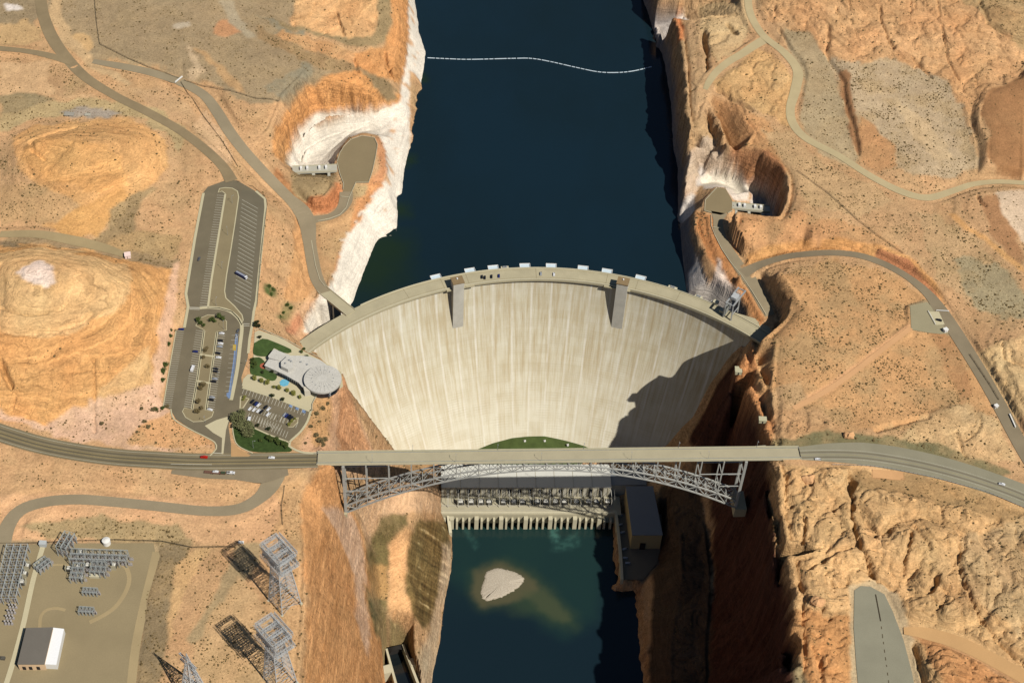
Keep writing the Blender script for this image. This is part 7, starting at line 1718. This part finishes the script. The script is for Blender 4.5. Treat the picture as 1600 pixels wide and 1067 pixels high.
# parking lot lamps
for px, py, lb in ((363,318,'topmost lamp post on the long upper parking island'), (356,368,'second lamp post down the long upper parking island'), (347,420,'third lamp post down the long upper parking island'), (338,478,'lowest lamp post on the long upper parking island'), (350,515,'lamp post at the planted top end of the central island'), (321,660,'lamp post on the bottom tip of the central island'), (396,700,'lamp post on the planted bank by the highway'), (389,575,'lamp post left of the lower lawn'), (341,592,'lamp post in the middle of the central bay row'), (420,640,'lamp post in the small car park')):
    lamp_post(P(px, py, 213.1), random.uniform(0, 6), 9, lb, None)
# log boom
pts = resample([P(a, b, LAKE) for a, b in ((668,91),(700,92.5),(735,93.5),(800,92),(830,92),(860,97),(900,106),(935,113),(965,114),(990,111.5),(1018,105))], 1.0)
lb_ = root('log_boom', pts[0], 'thin white line of floats strung across the lake', 'float line'); L_ = len(pts); nseg = 52
for k in range(nseg):
    i0, i1 = int(L_ * k / nseg), max(int(L_ * k / nseg) + 1, int(L_ * (k + .86) / nseg)); a, c = pts[i0], pts[min(i1, L_ - 1)]
    MB().beam((a[0], a[1], 150.15), (c[0], c[1], 150.15), .9, .6).build('float', M_PALEBLUE, lb_)
# tunnel outlet at the bottom of the left canyon wall
tp_ = root('tunnel_outlet', P(622,1040,6), 'dark spillway tunnel mouth with pale concrete wing walls at the foot of the left wall', 'tunnel')
C0, C1 = np.array(P(618,1019,6)[:2]), np.array(P(640,1090,2)[:2]); d_ = C1 - C0; LT = float(np.linalg.norm(d_)); d_ /= LT; n_ = np.array([-d_[1], d_[0]])
def tq(s, t): q = C0 + d_ * s + n_ * t; return (float(q[0]), float(q[1]))
for sg in (-1, 1): MB().prism([tq(-2, sg * 6.6), tq(-2, sg * 8.4), tq(LT, sg * 10.5), tq(LT, sg * 8.2)], -4, 13).build('wing_wall', M_CREST2, tp_)
MB().prism([tq(14, 8), tq(14, 18), tq(22, 16), tq(22, 8)], 0, 13.6).build('side_abutment', M_CREST2, tp_); MB().prism([tq(14, -8), tq(14, -18), tq(22, -16), tq(22, -8)], 0, 13.6).build('side_abutment', M_CREST2, tp_)
b = MB(); n = 12; vs = []
for s in (-2.0, 2.0):
    for k in range(n + 1): a_ = PI * k / n; q = tq(s, 6.6 * math.cos(a_)); vs.append((q[0], q[1], 7 + 6.6 * math.sin(a_)))
b.add(vs, [(k, k + 1, n + 2 + k, n + 1 + k) for k in range(n)]); b.prism([tq(-2.2, -6.6), tq(-2.2, 6.6), tq(-1.9, 6.6), tq(-1.9, -6.6)], -3, 13); b.build('tunnel_mouth', M_DARK, tp_)
MB().prism([tq(-2, -6.6), tq(-2, 6.6), tq(LT, 8.4), tq(LT, -8.4)], -4, -.3 + 1).build('channel_water', mat('black_water', (26, 32, 34), .1, 0, .1, .3, spec=.5), tp_)

# seam and wear lines on the pads
b = MB(); ribbon_mb(b, [P(1368,928,206.14), P(1376,970,206.14)], .5); tag(b.build('pad_seam', surf_mat('tar_seam', (70, 62, 48))), kind='structure')
b = MB()
for k in range(9): y = 978 + k * 12; ribbon_mb(b, [P(1377 + k * 1.6, y, 206.14), P(1377.6 + k * 1.6, y + random.uniform(3, 7), 206.14)], .35)
tag(b.build('pad_seam', surf_mat('tar_seam_dashes', (96, 86, 66))), kind='structure')
